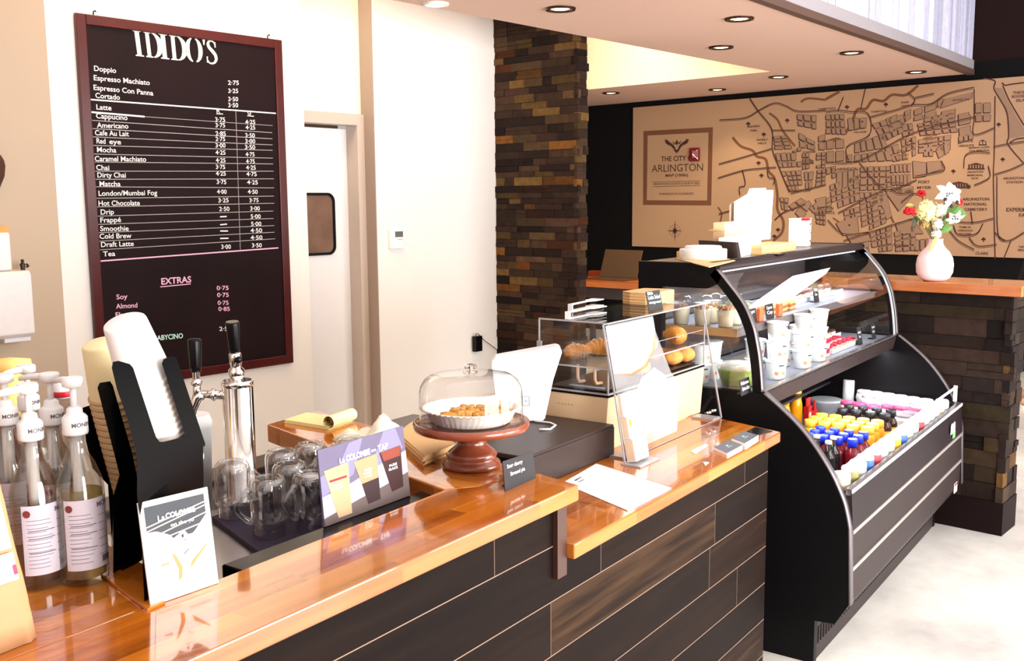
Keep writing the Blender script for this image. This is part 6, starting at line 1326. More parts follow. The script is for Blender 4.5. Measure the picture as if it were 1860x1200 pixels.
def tagsign(nm, label, px, py, w, h, z, lines, rz=0.0, depth=None):
    c = atz(px, py, z) if depth is None else aty(px, py, depth); c = Vector((c.x, c.y, z)); d = Vector((math.cos(rz), math.sin(rz), 0)); u = Vector((math.sin(rz)*0.15, 0.15, 1)).normalized()
    return chalk_sign(nm, label, (c-d*w/2+u*h, c+d*w/2+u*h, c+d*w/2, c-d*w/2), lines, foot=True)
tagsign('case_tag', 'black chalk tag reading Mediterranean Quinoa Salad, before the salad bowl', 1356, 690, 0.085, 0.055, zd_, [('Mediterranean', .08, .34, .84, .22), ('Quinoa Salad', .14, .70, .78, .22)], 0.0, p_.y-0.088)
# ---- cakes on the deck at the right: trays with squares and raspberry tarts
trw = mat('cake_tray', (0.80, 0.82, 0.86), 0.3)
def tray(label, x0, x1, y0, y1, z, grp='cake trays in the case'):
    t = thing('cake_tray', label, 'tray', (x0, y0, z), 0, grp); part('tray', MB().rbox(0, x1-x0, 0, y1-y0, 0, 0.004, 0.001), trw, t); part('lip', MB().box(0, x1-x0, 0, 0.003, 0.004, 0.02).box(0, 0.003, 0.003, y1-y0, 0.004, 0.02), trw, t); return z+0.0045
xa = atz(1495, 660, zd_).x; 
z1 = tray('white cake tray at the front of the deck with raspberry tarts', CX0+1.02, CX0+1.45, yg1+0.075, yg1+0.215, zd_); z2 = tray('white cake tray on the deck behind the raspberry tarts, with chocolate squares', CX0+1.02, CX0+1.62, yg1+0.225, yg1+0.36, zd_)
cream_m = mat('cake_cream', srgb(248, 236, 214), 0.5); choc = mat('cake_choc', srgb(92, 46, 34), 0.5, var=0.3, scale=50); rasp = mat('raspberry', srgb(190, 20, 66), 0.45, var=0.3, scale=80, bump=0.4); tart_m = mat('tart_crust', srgb(230, 190, 130), 0.6)
tt = thing('raspberry_tart', 'x', 'tart', (0, 0, -5), 0, 'raspberry tarts in the case'); part('crust', MB().lathe([(0.020, 0), (0.027, 0.014), (0.026, 0.015), (0.001, 0.013)], 20), tart_m, tt)
m = MB(); 
for i in range(7): a = i*PI/3; rr = 0 if i == 6 else 0.0145; m.ball((rr*math.cos(a), rr*math.sin(a), 0.020), 0.0075, 9, 7)
part('raspberries', m, rasp, tt)
part('cream', MB().lathe([(0.024, 0.0131), (0.018, 0.0165), (0.001, 0.018)], 20, cap0=False), cream_m, tt)
k = 0
for j in range(2):
    for i in range(6): put(tt, (CX0+1.06+0.066*i, yg1+0.11+0.065*j, z1), i, 'raspberry tart on the front tray, %s row, %s' % (['front', 'rear'][j], ['at the left end', 'second from left', 'third from left', 'fourth from left', 'fifth from left', 'at the right end'][i]))
sq_ = thing('cake_square', 'x', 'cake', (0, 0, -5), 0, 'chocolate topped cake squares'); part('sponge', MB().rbox(-0.026, 0.026, -0.022, 0.022, 0, 0.024, 0.002), cream_m, sq_); part('topping', MB().rbox(-0.0262, 0.0262, -0.0222, 0.0222, 0.0241, 0.033, 0.003), choc, sq_)
for j in range(2):
    for i in range(7): put(sq_, (CX0+1.07+0.08*i, yg1+0.26+0.06*j, z2), 0, 'cake square with chocolate top on the deck tray, %s row, %s' % (['front', 'rear'][j], ['at the left end', 'second from left', 'third from left', 'in the middle', 'third from right', 'second from right', 'at the right end'][i]))
rl = thing('raspberry_roll', 'tall stacked raspberry cake slice between the yogurt pots and the tarts', 'cake', (CX0+0.955, yg1+0.10, zd_))
for i in range(4): part('layer', MB().lathe([(0.030, 0.022*i), (0.031, 0.022*i+0.012), (0.030, 0.022*i+0.0128)], 22, wob=lambda q, k: 1+0.05*math.sin(q*3)), rasp if i % 2 else cream_m, rl); part('cream_layer', MB().lathe([(0.029, 0.022*i+0.0129), (0.029, 0.022*i+0.0219)], 22), cream_m if i % 2 else rasp, rl)
for px, py, lb, ln in ((1563, 636, 'black chalk tag on the deck before the tart tray, left of the pair', ('Raspberry', 'Tart')), (1588, 620, 'black chalk tag on the deck at the right end of the trays', ('Chocolate', 'Square'))):
    tagsign('case_tag', lb, px, py, 0.062, 0.082, zd_, [(ln[0], .1, .35, .8, .13), (ln[1], .2, .6, .55, .13)], 0.0, yg1+0.058)
# ---- mid shelf: parfait cups, salad boxes, sandwiches, tray with muffins
zm = zsh+0.0005
pf = thing('parfait_cup', 'x', 'parfait cup', (0, 0, -5), 0, 'parfait cups on the upper shelf of the case')
part('cup', MB().lathe([(0.026, 0), (0.027, 0.002), (0.035, 0.082), (0.0365, 0.084)], 26), pet, pf); part('yogurt', MB().lathe([(0.0248, 0.002), (0.0318, 0.060), (0.001, 0.062)], 24), mat('parfait_cream', srgb(240, 222, 188), 0.6), pf)
m = MB(); r0 = random.Random(2)
for i in range(22): a, rr = r0.uniform(0, 6.28), 0.026*math.sqrt(r0.random()); m.ball((rr*math.cos(a), rr*math.sin(a), 0.066+r0.uniform(0, 0.008)), 0.0065, 7, 5)
so = part('granola', m, mat('granola', srgb(196, 140, 96), 0.7, var=0.5, scale=60), pf); so['kind'] = 'stuff'
part('dome_lid', MB().lathe([(0.0368, 0.084), (0.0368, 0.088), (0.032, 0.106), (0.018, 0.114), (0.001, 0.115)], 26, cap0=False), pet, pf)
ys0 = ysf+0.045
for i, (x, y, lb) in enumerate(((CX0+0.075, ys0+0.01, 'parfait cup with granola on the upper shelf, nearest the left end glass, front'), (CX0+0.075, ys0+0.10, 'parfait cup on the upper shelf by the left end glass, second from the front'), (CX0+0.075, ys0+0.185, 'parfait cup on the upper shelf by the left end glass, third from the front'), (CX0+0.165, ys0+0.015, 'parfait cup on the upper shelf, front, just behind the curved frame'), (CX0+0.165, ys0+0.105, 'parfait cup on the upper shelf behind the curved frame, second from the front'))): put(pf, (x, y, zm), 0.5*i, lb)
sb = thing('salad_box', 'x', 'salad box', (0, 0, -5), 0, 'clear salad boxes on the upper shelf'); part('box', MB().lathe([(0.050, 0), (0.053, 0.004), (0.064, 0.040), (0.066, 0.043)], 26), pet, sb); part('salad', MB().lathe([(0.049, 0.003), (0.061, 0.036), (0.045, 0.050), (0.001, 0.055)], 26, wob=lambda i, k: 1+0.03*math.sin(i*2.7+k)), leafy, sb); part('lid', MB().lathe([(0.066, 0.0435), (0.062, 0.058), (0.03, 0.064), (0.001, 0.065)], 26, cap0=False), pet, sb)
for i, (x, y, lb) in enumerate(((CX0+0.30, ys0+0.12, 'clear box of green salad on the upper shelf, left of the pair'), (CX0+0.44, ys0+0.12, 'clear box of green salad on the upper shelf, right of the pair'), (CX0+0.30, ys0+0.12, None), (CX0+0.20, ys0+0.20, None))):
    if lb: put(sb, (x, y, zm), i, lb)
sw = mat('sandwich_bread', srgb(226, 176, 112), 0.7, var=0.15); swf = mat('sandwich_filling', srgb(206, 96, 60), 0.6, var=0.4, scale=60)
for i in range(3):
    t = thing('sandwich', ['toasted sandwich on the upper shelf, left of the three', 'toasted sandwich on the upper shelf, middle of the three', 'toasted sandwich on the upper shelf, right of the three'][i], 'sandwich', (CX0+0.58+0.095*i, ys0+0.045, zm), 0.1, 'toasted sandwiches')
    part('lower_bread', MB().rbox(-0.04, 0.04, -0.035, 0.035, 0, 0.014, 0.004), sw, t); part('filling', MB().rbox(-0.041, 0.041, -0.036, 0.036, 0.0142, 0.022, 0.003), swf, t); part('upper_bread', MB().rbox(-0.04, 0.04, -0.035, 0.035, 0.0222, 0.036, 0.005), sw, t)
for i, (x, lb) in enumerate(((CX0+0.30, 'orange wrapped bar pack standing at the shelf front, left'), (CX0+0.50, 'orange wrapped bar pack standing at the shelf front, right of the chalk tag'))):
    t = MB().rbox(-0.02, 0.02, -0.008, 0.008, 0, 0.05, 0.003).build('snack_bar', mat('bar_orange', srgb(226, 106, 60), 0.4), loc=(x, ys0-0.03, zm)); tag(t, lb, 'snack', 'orange snack packs')
for px, lb, ln in ((CX0+0.235, 'black chalk tag on the upper shelf, half hidden by the curved frame', ('Yogurt',)), (CX0+0.41, 'black chalk tag on the upper shelf between the orange snack packs', ('Caprese', 'Cup'))):
    c = Vector((px, ys0-0.03, zm)); u = Vector((0, 0.15, 1)).normalized(); d = Vector((1, 0, 0))
    chalk_sign('case_tag', lb, (c-d*0.04+u*0.062, c+d*0.04+u*0.062, c+d*0.04, c-d*0.04), [(s, .12, .4+.3*j, .7, .2) for j, s in enumerate(ln)], foot=False)
z3 = tray('white cake tray on the upper shelf with chocolate muffins', CX0+0.92, CX0+1.60, ys0+0.06, ys0+0.19, zm)
mu = thing('muffin', 'x', 'muffin', (0, 0, -5), 0, 'chocolate muffins on the upper shelf'); part('paper', MB().lathe([(0.020, 0), (0.028, 0.026)], 24, wob=lambda i, k: 1+0.03*(i % 2)), cream_m, mu); part('top', MB().ball((0, 0, 0.028), 0.030, 14, 9, (1, 1, 0.6)), choc, mu)
for i in range(7): put(mu, (CX0+0.98+0.092*i, ys0+0.125, z3), i, 'chocolate muffin on the upper tray, %s' % ['at the left end', 'second from left', 'third from left', 'in the middle', 'third from right', 'second from right', 'at the right end'][i])
c = Vector((CX0+1.10, ys0+0.02, zm)); u = Vector((0, 0.15, 1)).normalized(); d = Vector((1, 0, 0))
chalk_sign('case_tag', 'tall black chalk tag on the upper shelf before the muffin tray', (c-d*0.032+u*0.085, c+d*0.032+u*0.085, c+d*0.032, c-d*0.032), [('Muffin', .12, .4, .7, .14), ('Choc', .2, .65, .5, .14)], foot=True)
# loose paper sheet leaning inside the front glass
P = [(1500, 498), (1508, 487), (1440, 500), (1392, 545), (1360, 560), (1372, 563), (1440, 535)]
sg = [atz(1360, 562, 1.14)]
m = MB(); pts = [aty(x, y, yy) for (x, y), yy in zip(((1355, 563), (1360, 556), (1440, 501), (1508, 486), (1500, 497), (1440, 540)), (1.385, 1.39, 1.42, 1.45, 1.44, 1.40))]
bm_ = [m.v(p) for p in pts]; m.face(bm_); m = m.build('paper_sheet', paper_white, normals=False); so = m.modifiers.new('thick', 'SOLIDIFY'); so.thickness = 0.0008; tag(m, 'white paper sheet leaning slantwise inside the curved glass of the case', 'paper')
for pr_o in (yo, tt, sq_, pf, sb, mu, pb, po_, pc_, pd_, pl_, pg_, pw_): assert pr_o.location.z > -1, pr_o.name

# ================================================================== MENU BOARD
YBD = YW-0.030
tl, tr, br = atby(137, 19.5, YBD), atby(512, 75, YBD), atby(534, 658.3, YBD)
bx0, bx1, bz1, bz0 = tl.x, (tr.x+br.x)/2, (tl.z+tr.z)/2, br.z
mbd = thing('menu_board', 'tall framed black menu board with chalk prices on the white wall', 'menu board', bw(bx0, YBD, bz0), BA)
def bp(x, y, k=0.0):                                        # pixel -> board-local point
    q = atby(x, y, YBD+0.012); return Vector((q.x-bx0, 0.012-k, q.z-bz0))
Wb, Hb = bx1-bx0, bz1-bz0
frm = mat('board_frame', srgb(70, 16, 14), 0.3, var=0.3, scale=8, spec=0.4)
part('chalkboard', MB().box(0.03, Wb-0.03, 0.012, 0.026, 0.03, Hb-0.03), mat('board_black', (0.0115, 0.0045, 0.0055), 0.6, var=0.5, scale=2.5, spec=0.12), mbd)
fw_ = 0.055
for b in ((0, fw_, 0, Hb), (Wb-fw_, Wb, 0, Hb), (fw_, Wb-fw_, 0, fw_), (fw_, Wb-fw_, Hb-fw_, Hb)): part('frame_rail', MB().box(b[0], b[1], 0.0, 0.028, b[2], b[3]), frm, mbd, bevel=0.004)
for x in (0.10, Wb-0.10): part('hook', MB().tube([(x, 0.01, Hb), (x, 0.005, Hb+0.018), (x+0.008, 0.0, Hb+0.022), (x+0.012, 0.004, Hb+0.016)], 0.004, 8), black_gloss, mbd)
C1 = lambda x, y: (120+x/3.3333, y/3.3333)
C2 = lambda x, y: (120+x/3.3333, 330+y/3.3333)
def chalk(fr, s, x, y, x2, y2, mt=chalk_white, h=None, bold=0.012, nm='menu_line'):
    a, b = bp(*fr(x, y), 0.0008), bp(*fr(x2, y2), 0.0008); d = (b-a); m = MB()
    m.text(s, a, d, Vector((-d.z, 0, d.x)) if False else Vector((0, 0, 1)), width=d.length, size=h, bold=bold); part(nm, m, mt, mbd, normals=False)
HS = 0.039
for s, x, y, x2, y2 in (('Doppio', 170, 428, 303, 442), ('Espresso Machiato', 168, 485, 507, 515), ('Espresso Con Panna', 167, 543, 528, 578), ('Cortado', 178, 592, 326, 604), ('Latte', 184, 662, 275, 668), ('Cappucino', 182, 715, 372, 727), ('Americano', 187, 772, 377, 778), ('Cafe Au Lait', 175, 818, 380, 825), ('Red', 185, 867, 239, 870), ('eye', 262, 871, 333, 874), ('Mocha', 188, 920, 304, 923), ('Caramel', 174, 975, 316, 976), ('Machiato', 332, 976, 485, 978), ('Chai', 183, 1028, 262, 1030), ('Dirty Chai', 190, 1074, 362, 1074), ('Matcha', 203, 1127, 330, 1127), ('London/Mumbai Fog', 197, 1185, 552, 1180)): chalk(C1, s, x, y, x2, y2, h=HS)
for s, x, y, x2, y2 in (('Hot Chocolate', 197, 145, 447, 142), ('Drip', 210, 198, 290, 196), ('Frappé', 208, 247, 333, 243), ('Smoothie', 207, 298, 379, 296), ('Cold Brew', 203, 345, 396, 340), ('Draft Latte', 212, 395, 410, 388), ('Tea', 224, 452, 298, 448)): chalk(C2, s, x, y, x2, y2, h=HS)
chalk(C2, 'EXTRAS', 577, 622, 758, 608, chalk_pink, 0.052, 0.02)
for s, x, y, x2, y2 in (('Soy', 305, 712, 372, 707), ('Almond', 303, 768, 432, 760), ('Flavors', 300, 820, 434, 812), ('Extra Shot', 300, 866, 496, 855)): chalk(C2, s, x, y, x2, y2, chalk_pink, HS)
chalk(C2, 'BABYCINO', 533, 962, 708, 945, chalk_mint, HS*1.05, 0.02)
def price(fr, s, x, y, w, mt=chalk_white): chalk(fr, s, x, y, x+w, y+(1 if fr is C1 else -1), mt, 0.036, 0.012, 'price')
for s, x, y, w in (('2·75', 980, 513, 66), ('3·25', 982, 562, 60), ('3·50', 982, 612, 60), ('3·50', 982, 648, 60), ('R', 912, 682, 20), ('G', 1099, 694, 20), ('3·75', 903, 736, 60), ('3·75', 905, 770, 58), ('2·85', 905, 820, 62), ('2·75', 905, 853, 58), ('3·00', 905, 892, 60), ('4·25', 905, 935, 60), ('4·25', 907, 982, 58), ('3·75', 907, 1022, 56), ('4·25', 907, 1062, 60), ('3·75', 912, 1113, 58), ('4·00', 914, 1172, 58),
                   ('4·25', 1085, 750, 60), ('4·25', 1087, 783, 58), ('3·50', 1085, 831, 58), ('3·00', 1085, 866, 60), ('3·50', 1083, 902, 62), ('4·75', 1087, 946, 54), ('4·75', 1090, 988, 52), ('4·25', 1090, 1026, 58), ('4·75', 1092, 1065, 62), ('4·25', 1096, 1115, 65), ('4·50', 1100, 1172, 60)): price(C1, s, x, y, w)
for s, x, y, w in (('3·25', 922, 125, 62), ('2·50', 927, 177, 62), ('3·00', 940, 406, 58), ('3·75', 1110, 124, 55), ('3·00', 1115, 174, 58), ('5·00', 1118, 222, 60), ('5·00', 1120, 267, 62), ('4·50', 1117, 307, 70), ('4·50', 1117, 350, 72), ('3·50', 1125, 397, 60), ('2·50', 928, 902, 72)): price(C2, s, x, y, w)
for s, x, y, w in (('0·75', 912, 655, 72), ('0·75', 915, 697, 70), ('0·75', 918, 745, 66), ('0·85', 922, 782, 70)): price(C2, s, x, y, w, chalk_pink)
def rule(p0, p1, w, mt=chalk_white):
    a, b = bp(*p0, 0.0006), bp(*p1, 0.0006); d = (b-a).normalized(); n = Vector((-d.z, 0, d.x))*w/2; m = MB(); m.face([a+n, b+n, b-n, a-n]); part('ruled_line', m, mt, mbd, normals=False)
thin = mat('chalk_thin', (0.34, 0.31, 0.32), 0.8)
for a, b, w in (((145, 602), (1270, 686), 0.0075), ((150, 678), (475, 706), 0.009), ((475, 706), (1250, 760), 0.003), ((155, 728), (1247, 803), 0.004), ((158, 778), (1248, 840), 0.004), ((162, 828), (1250, 877), 0.004), ((163, 880), (1250, 910), 0.004), ((168, 932), (1252, 957), 0.004), ((170, 980), (1254, 992), 0.004), ((173, 1036), (1257, 1036), 0.004), ((178, 1085), (1258, 1082), 0.004), ((180, 1130), (1258, 1137), 0.004), ((910, 688), (950, 690), 0.005), ((1097, 700), (1137, 704), 0.005)): rule(C1(*a), C1(*b), w, chalk_white if w > 0.0045 else thin)
for a, b, w in (((185, 100), (1258, 87), 0.004), ((188, 152), (1260, 130), 0.004), ((192, 208), (1254, 177), 0.004), ((195, 258), (1255, 222), 0.004), ((198, 308), (1260, 265), 0.004), ((200, 360), (1262, 305), 0.004), ((204, 412), (1265, 345), 0.004), ((932, 212), (972, 210), 0.007), ((933, 260), (974, 256), 0.007), ((933, 298), (980, 298), 0.007), ((933, 343), (983, 342), 0.007)): rule(C2(*a), C2(*b), w, chalk_white if w > 0.0045 else thin)
rule(C2(205, 480), C2(1285, 400), 0.0075, chalk_pink); rule(C2(570, 636), C2(755, 618), 0.005, chalk_pink); rule(C1(1027, 660), C2(1055, 418), 0.0035, thin)
# painted shop name, stencil serif capitals
O1, O2, O3 = Vector(C1(430, 343)), Vector(C1(880, 392)), Vector(C1(400, 182))
def ttl(u, v):                                              # u 0..510 crop px from x=400, v 0..1 height
    x = 400+u; base = 338+(x-400)*0.105; top = 180+(x-400)*0.135; y = base+(top-base)*v; x += 22*(1-v)*(1-u/700); return bp(*C1(x, y), 0.001)
ti = MB()
def tpoly(pts): ti.face([ttl(*p) for p in pts])
def stemI(u, w=52): s0, s1 = u+w*0.22, u+w*0.74; tpoly([(u, 1), (u+w, 1), (u+w, .96), (s1, .94), (s1, .06), (u+w, .04), (u+w, 0), (u, 0), (u, .04), (s0, .06), (s0, .94), (u, .96)])
def bowl(u, w, thick, a0, a1, cx=0.0):
    n = 14; out = [(u+w*math.cos(a0+(a1-a0)*i/n), .5+.5*math.sin(a0+(a1-a0)*i/n)) for i in range(n+1)]; inn = [(u+(w-thick)*math.cos(a0+(a1-a0)*i/n), .5+.455*math.sin(a0+(a1-a0)*i/n)) for i in range(n+1)]
    for i in range(n): tpoly([out[i], out[i+1], inn[i+1], inn[i]])
stemI(0); stemI(66, 44); bowl(112, 66, 34, -1.5, 1.5); stemI(158); stemI(222, 44); bowl(266, 62, 32, -1.5, 1.5)
bowl(376, 46, 26, -1.45, 1.45); bowl(362, 46, 26, PI-1.45, PI+1.45)
tpoly([(424, 1.0), (440, 1.0), (436, .78), (430, .76)])
S_ = [(500, .80), (494, .93), (478, .985), (462, .95), (456, .82), (464, .68), (484, .54), (500, .40), (505, .22), (494, .07), (474, .015), (456, .06), (447, .20)]
wS = [5, 7, 9, 11, 15, 18, 20, 18, 15, 11, 9, 7, 5]
for i in range(len(S_)-1):
    (x0, y0), (x1, y1) = S_[i], S_[i+1]; d = Vector((x1-x0, (y1-y0)*160)).normalized(); n = Vector((-d.y, d.x)); 
    q = lambda p, w, s: (p[0]+s*n.x*w/2, p[1]+s*n.y*w/2/160)
    tpoly([q(S_[i], wS[i]+2, 1), q(S_[i+1], wS[i+1]+2, 1), q(S_[i+1], wS[i+1]+2, -1), q(S_[i], wS[i]+2, -1)])
tpoly([(496, .72), (504, .72), (503, .95), (499, .95)]); tpoly([(445, .04), (449, .04), (453, .30), (445, .30)])
part('shop_name', ti, mat('name_mint', srgb(206, 226, 214), 0.6, var=0.05), mbd, normals=False)

# ================================================================== SMALL THINGS ON THE WALLS
q0, q1 = atby(708, 418, YW-0.02), atby(734, 451, YW-0.02)
th = thing('thermostat', 'white thermostat with a grey display on the bright wall', 'thermostat', bw(q0.x, YW, (q0.z+q1.z)/2), BA); w, h = q1.x-q0.x, (q0.z-q1.z)/2
part('case', MB().rbox(0, w, -0.028, 0, -h, h, 0.006), white_plastic, th); part('display', MB().box(w*0.32, w*0.88, -0.0295, -0.028, h*0.25, h*0.85), mat('lcd_grey', (0.14, 0.13, 0.13), 0.2), th); part('buttons', MB().box(w*0.5, w*0.85, -0.0288, -0.028, -h*0.05, h*0.05), mat('button_grey', (0.45, 0.43, 0.43), 0.5), th)
q0, q1 = atby(859, 612, YW-0.005), atby(874, 651, YW-0.005)
ot = thing('wall_outlet', 'white wall outlet plate low beside the stone pillar', 'outlet', bw(q0.x, YW, q1.z), BA); part('plate', MB().rbox(0, 0.075, -0.006, 0, -0.005, 0.125, 0.002), white_plastic, ot); part('socket', MB().rbox(0.022, 0.053, -0.0075, -0.006, 0.015, 0.052, 0.0007), paper_white, ot)
a0, a1 = atby(863, 611, YW-0.04), atby(876, 637, YW-0.04)
ad = thing('power_adapter', 'black power adapter with a thin cord plugged into the wall outlet', 'adapter', bw(a0.x, YW-0.008, a1.z), BA); part('block', MB().rbox(0, a1.x-a0.x, -0.036, 0, 0, a0.z-a1.z, 0.004), black_gloss, ad)
e0, e1 = atby(880, 618, YW-0.03), atby(902, 634, YW-0.03)
part('cord', MB().tube(smooth3 := [Vector((0.02, -0.02, a0.z-a1.z)), Vector((0.026, -0.02, a0.z-a1.z+0.018)), Vector((0.045, -0.02, a0.z-a1.z+0.016)), Vector((e0.x-a0.x, -0.02, e0.z-a1.z)), Vector((e1.x-a0.x, -0.018, e1.z-a1.z)), Vector((e1.x-a0.x+0.03, -0.015, e1.z-a1.z-0.015))], 0.003, 6), black_gloss, ad)
YLW = 4.95
def disp(nm, label, x0, x1, y0, y1, dep, lip=True):
    a, b = atby(x0, y0, YLW-dep), atby(x1, y1, YLW-dep); t = thing(nm, label, 'dispenser', bw(a.x, YLW, b.z), BA); w, h = b.x-a.x, a.z-b.z
    m = MB().prism([(-dep*0.8, 0), (-dep, h*0.06), (-dep, h*0.94), (-dep*0.9, h), (0, h), (0, 0)], 0, w, 'x'); part('cover', m, mat('dispenser_white', (0.72, 0.66, 0.64), 0.35), t, bevel=0.006)
    part('back_plate', MB().box(0.01, w+0.012, -0.012, -0.0005, -0.01, h-0.01), mat('dispenser_dark', (0.07, 0.04, 0.03), 0.5), t)
    if lip: part('lip', MB().rbox(w*0.5, w-0.005, -dep*0.75, -0.02, -0.022, 0.0, 0.004), mat('dispenser_lip', (0.68, 0.66, 0.70), 0.3), t)
    return t
d1 = disp('towel_dispenser', 'white paper towel dispenser on the beige wall, lower one', -48, 65, 497, 611, 0.16)
d2 = disp('towel_dispenser', 'white dispenser cut off by the left picture edge, above the towel dispenser', -60, 23, 423, 494, 0.12, False)
p_ = atby(42, 493, YLW-0.08); fg = thing('figurine', 'tiny dark figurine standing on the towel dispenser', 'figurine', bw(p_.x, YLW-0.08, atby(65, 497, YLW-0.16).z+0.0), BA)
hh = atby(42, 467, YLW-0.08).z-p_.z; fd = mat('figurine_dark', (0.03, 0.016, 0.012), 0.5)
m = MB().lathe([(0.010, 0), (0.008, hh*0.1), (0.010, hh*0.35), (0.013, hh*0.6), (0.009, hh*0.74), (0.004, hh*0.78)], 14, c=(0, 0, 0)); m.ball((0, 0, hh*0.88), hh*0.12, 12, 8); m.tube([(0.018, 0, hh*0.66), (0.024, -0.006, hh*0.5), (0.012, -0.016, hh*0.45)], 0.005, 8); part('body', m, fd, fg)
p0, p1 = atby(-28, 405, YLW-0.06), atby(8, 418, YLW-0.06); t = MB().box(0, p1.x-p0.x, -0.11, -0.002, 0, p0.z-p1.z).build('wooden_block', mat('block_wood', srgb(206, 150, 70), 0.5, var=0.2), loc=bw(p0.x, YLW, atby(23, 423, YLW-0.12).z)); t.rotation_euler = (0, 0, BA); tag(t, 'small wooden block on the upper dispenser at the left picture edge', 'block')
p_ = atby(-54, 310, YLW-0.03); rr = (atby(0, 240, YLW-0.03).z-atby(0, 360, YLW-0.03).z)/2
t = MB(); t.M = Matrix.Rotation(rad(90), 4, 'X'); t.lathe([(0.001, 0.0), (rr*1.0, 0.002), (rr, 0.03), (rr*0.85, 0.05), (rr*0.2, 0.06), (0.001, 0.06)], 40, wob=lambda i, k: 1+0.05*math.sin(i*0.8)); t = t.build('wall_ornament', mat('ornament_dark', srgb(66, 34, 24), 0.6, var=0.3), loc=bw(p_.x, YLW-0.001, p_.z)); t.rotation_euler = (0, 0, BA); tag(t, 'dark round wall ornament just cut by the left picture edge', 'ornament')

# ================================================================== ON TOP OF THE DISPLAY CASE
ZT = zt_c-0.0018
def T(x, y, z=ZT):
    # point on the case top below a pixel, kept on the top
    for _ in range(400):
        q = atz(x, y, z)
        if q.y < yb-0.03: break
        y += 0.5
    return q
bd_q = [T(*v) for v in ((1226, 470), (1290, 462), (1335, 474), (1288, 486))]
t = MB().prism([(v.x, v.y) for v in bd_q], ZT+0.0002, ZT+0.003, 'z').build('cardboard_sheet', kraft); tag(t, 'kraft sheet under the round white box on the display case', 'cardboard')
c = T(1277, 470, ZT+0.003); r = 42.5*((c-EYE).dot(_fw))/F; rb = thing('round_box', 'round white paper box with a smaller raised lid on the display case', 'box', (c.x, c.y, ZT+0.003)); hz = over(1277, 449, c).z-ZT-0.003
part('body', MB().lathe([(r*0.99, 0), (r, 0.003), (r, hz*0.86), (r*0.985, hz*0.88)], 44), mat('box_white', (0.86, 0.82, 0.76), 0.6, var=0.01), rb); part('lid', MB().lathe([(r*0.80, hz*0.88), (r*0.76, hz*1.12), (r*0.70, hz*1.16), (0.001, hz*1.16)], 44, cap0=False), mat('box_white', (0.86, 0.82, 0.76), 0.6, var=0.01), rb)
def up_quad(nm, label, cat, px, base, thick, mt, z=ZT, lean=0.0):
    b0, b1 = T(*base[0], z), T(*base[1], z); d = (b1-b0).normalized(); n = Vector((d.y, -d.x, lean)).normalized()
    if n.dot(EYE-b0) < 0: n = Vector((-d.y, d.x, lean)).normalized()
    P = [hit(*p, n, n.dot(b0)) for p in px]; t = thing(nm, label, cat, (b0.x, b0.y, z)); o = Vector((b0.x, b0.y, z)); m = MB()
    A = [m.v(p-o) for p in P]; Bv = [m.v(p-o-n*thick) for p in P]; m.face(A); m.face(Bv[::-1])
    for i in range(len(A)): m.face([A[i], Bv[i], Bv[(i+1) % len(A)], A[(i+1) % len(A)]])
    part('panel', m, mt, t); return t, o, n
t, o, n = up_quad('tablet', 'dark tablet standing upright behind the round white box', 'tablet', ((1269, 436), (1336, 440), (1341, 468), (1320, 471), (1270, 458)), ((1270, 459), (1341, 472)), 0.012, mat('tablet_dark', (0.018, 0.008, 0.006), 0.3))
part('stand', MB().box(-0.0+0.03, 0.06, 0.014, 0.05, 0, 0.03), black_gloss, t)
def pbox(nm, label, cat, f0, f1, yt, depth, mt, z=ZT, hgt=None):
    # box whose near face runs between two base pixels
    a, b = T(*f0, z), T(*f1, z); d = (b-a); w = d.length; h = hgt or over(f0[0], yt, a).z-z; t = thing(nm, label, cat, (a.x, a.y, z), math.atan2(d.y, d.x)); part('box', MB().rbox(0, w, 0, depth, 0, h, 0.002), mt, t); return t, w, h
t, w, h = pbox('paper_box', 'white paper box standing on the case between the tablet and the kraft trays', 'box', (1346, 467), (1382, 458), 432, 0.09, paper_white); hb_ = ZT+h
a, b = T(1315, 435, ZT+0.075), T(1357, 440, ZT+0.075)
t, w, h = pbox('kraft_box', 'open kraft box behind the tablet, resting on kraft trays', 'box', (1316, 462), (1354, 455), 404, 0.05, mat('kraft_light', srgb(232, 196, 152), 0.7), ZT)
part('open_flap', MB().box(-0.06, -0.0005, 0.0, 0.05, 0.10, 0.102), kraft, t)
t, o, n = up_quad('white_board', 'tall white board with clipped corners standing on the case before the map', 'board', ((1338, 366), (1362, 352), (1366, 342), (1391, 341), (1392, 345), (1405, 345), (1399, 434), (1337, 440)), ((1337, 452), (1399, 443)), 0.012, paper_white, lean=0.0)
t, o, n = up_quad('white_board', 'white board edge showing behind the tall clipped white board', 'board', ((1335, 372), (1342, 366), (1342, 430), (1334, 432)), ((1334, 447), (1345, 446)), 0.004, mat('board_edge', srgb(206, 170, 150), 0.6))
t.location += Vector((0.02, 0.03, 0))
for i in range(6):
    m = MB(); z0 = ZT+0.0003+i*0.0062; a, b = T(1384, 463), T(1446, 455); d = (b-a); k = random.Random(90+i)
    o = MB().rbox(0, d.length+k.uniform(-.008, .008), 0, 0.13, 0, 0.0058, 0.001).build('kraft_tray', kraft, loc=(a.x+k.uniform(-.004, .004), a.y, z0)); o.rotation_euler = (0, 0, math.atan2(d.y, d.x))
    tag(o, 'topmost kraft tray of the stack on the display case' if i == 5 else 'kraft tray inside the stack on the display case, only its edge showing', 'tray', 'kraft trays on the display case')
a = T(1236, 447); o = MB().rbox(-0.02, 0.11, 0, 0.10, 0, 0.026, 0.002).build('shallow_kraft_tray', mat('kraft_gold', srgb(236, 176, 92), 0.6), loc=(T(1240, 460).x, yb-0.12, ZT)); tag(o, 'shallow golden kraft lid at the rear left of the display case top', 'lid')
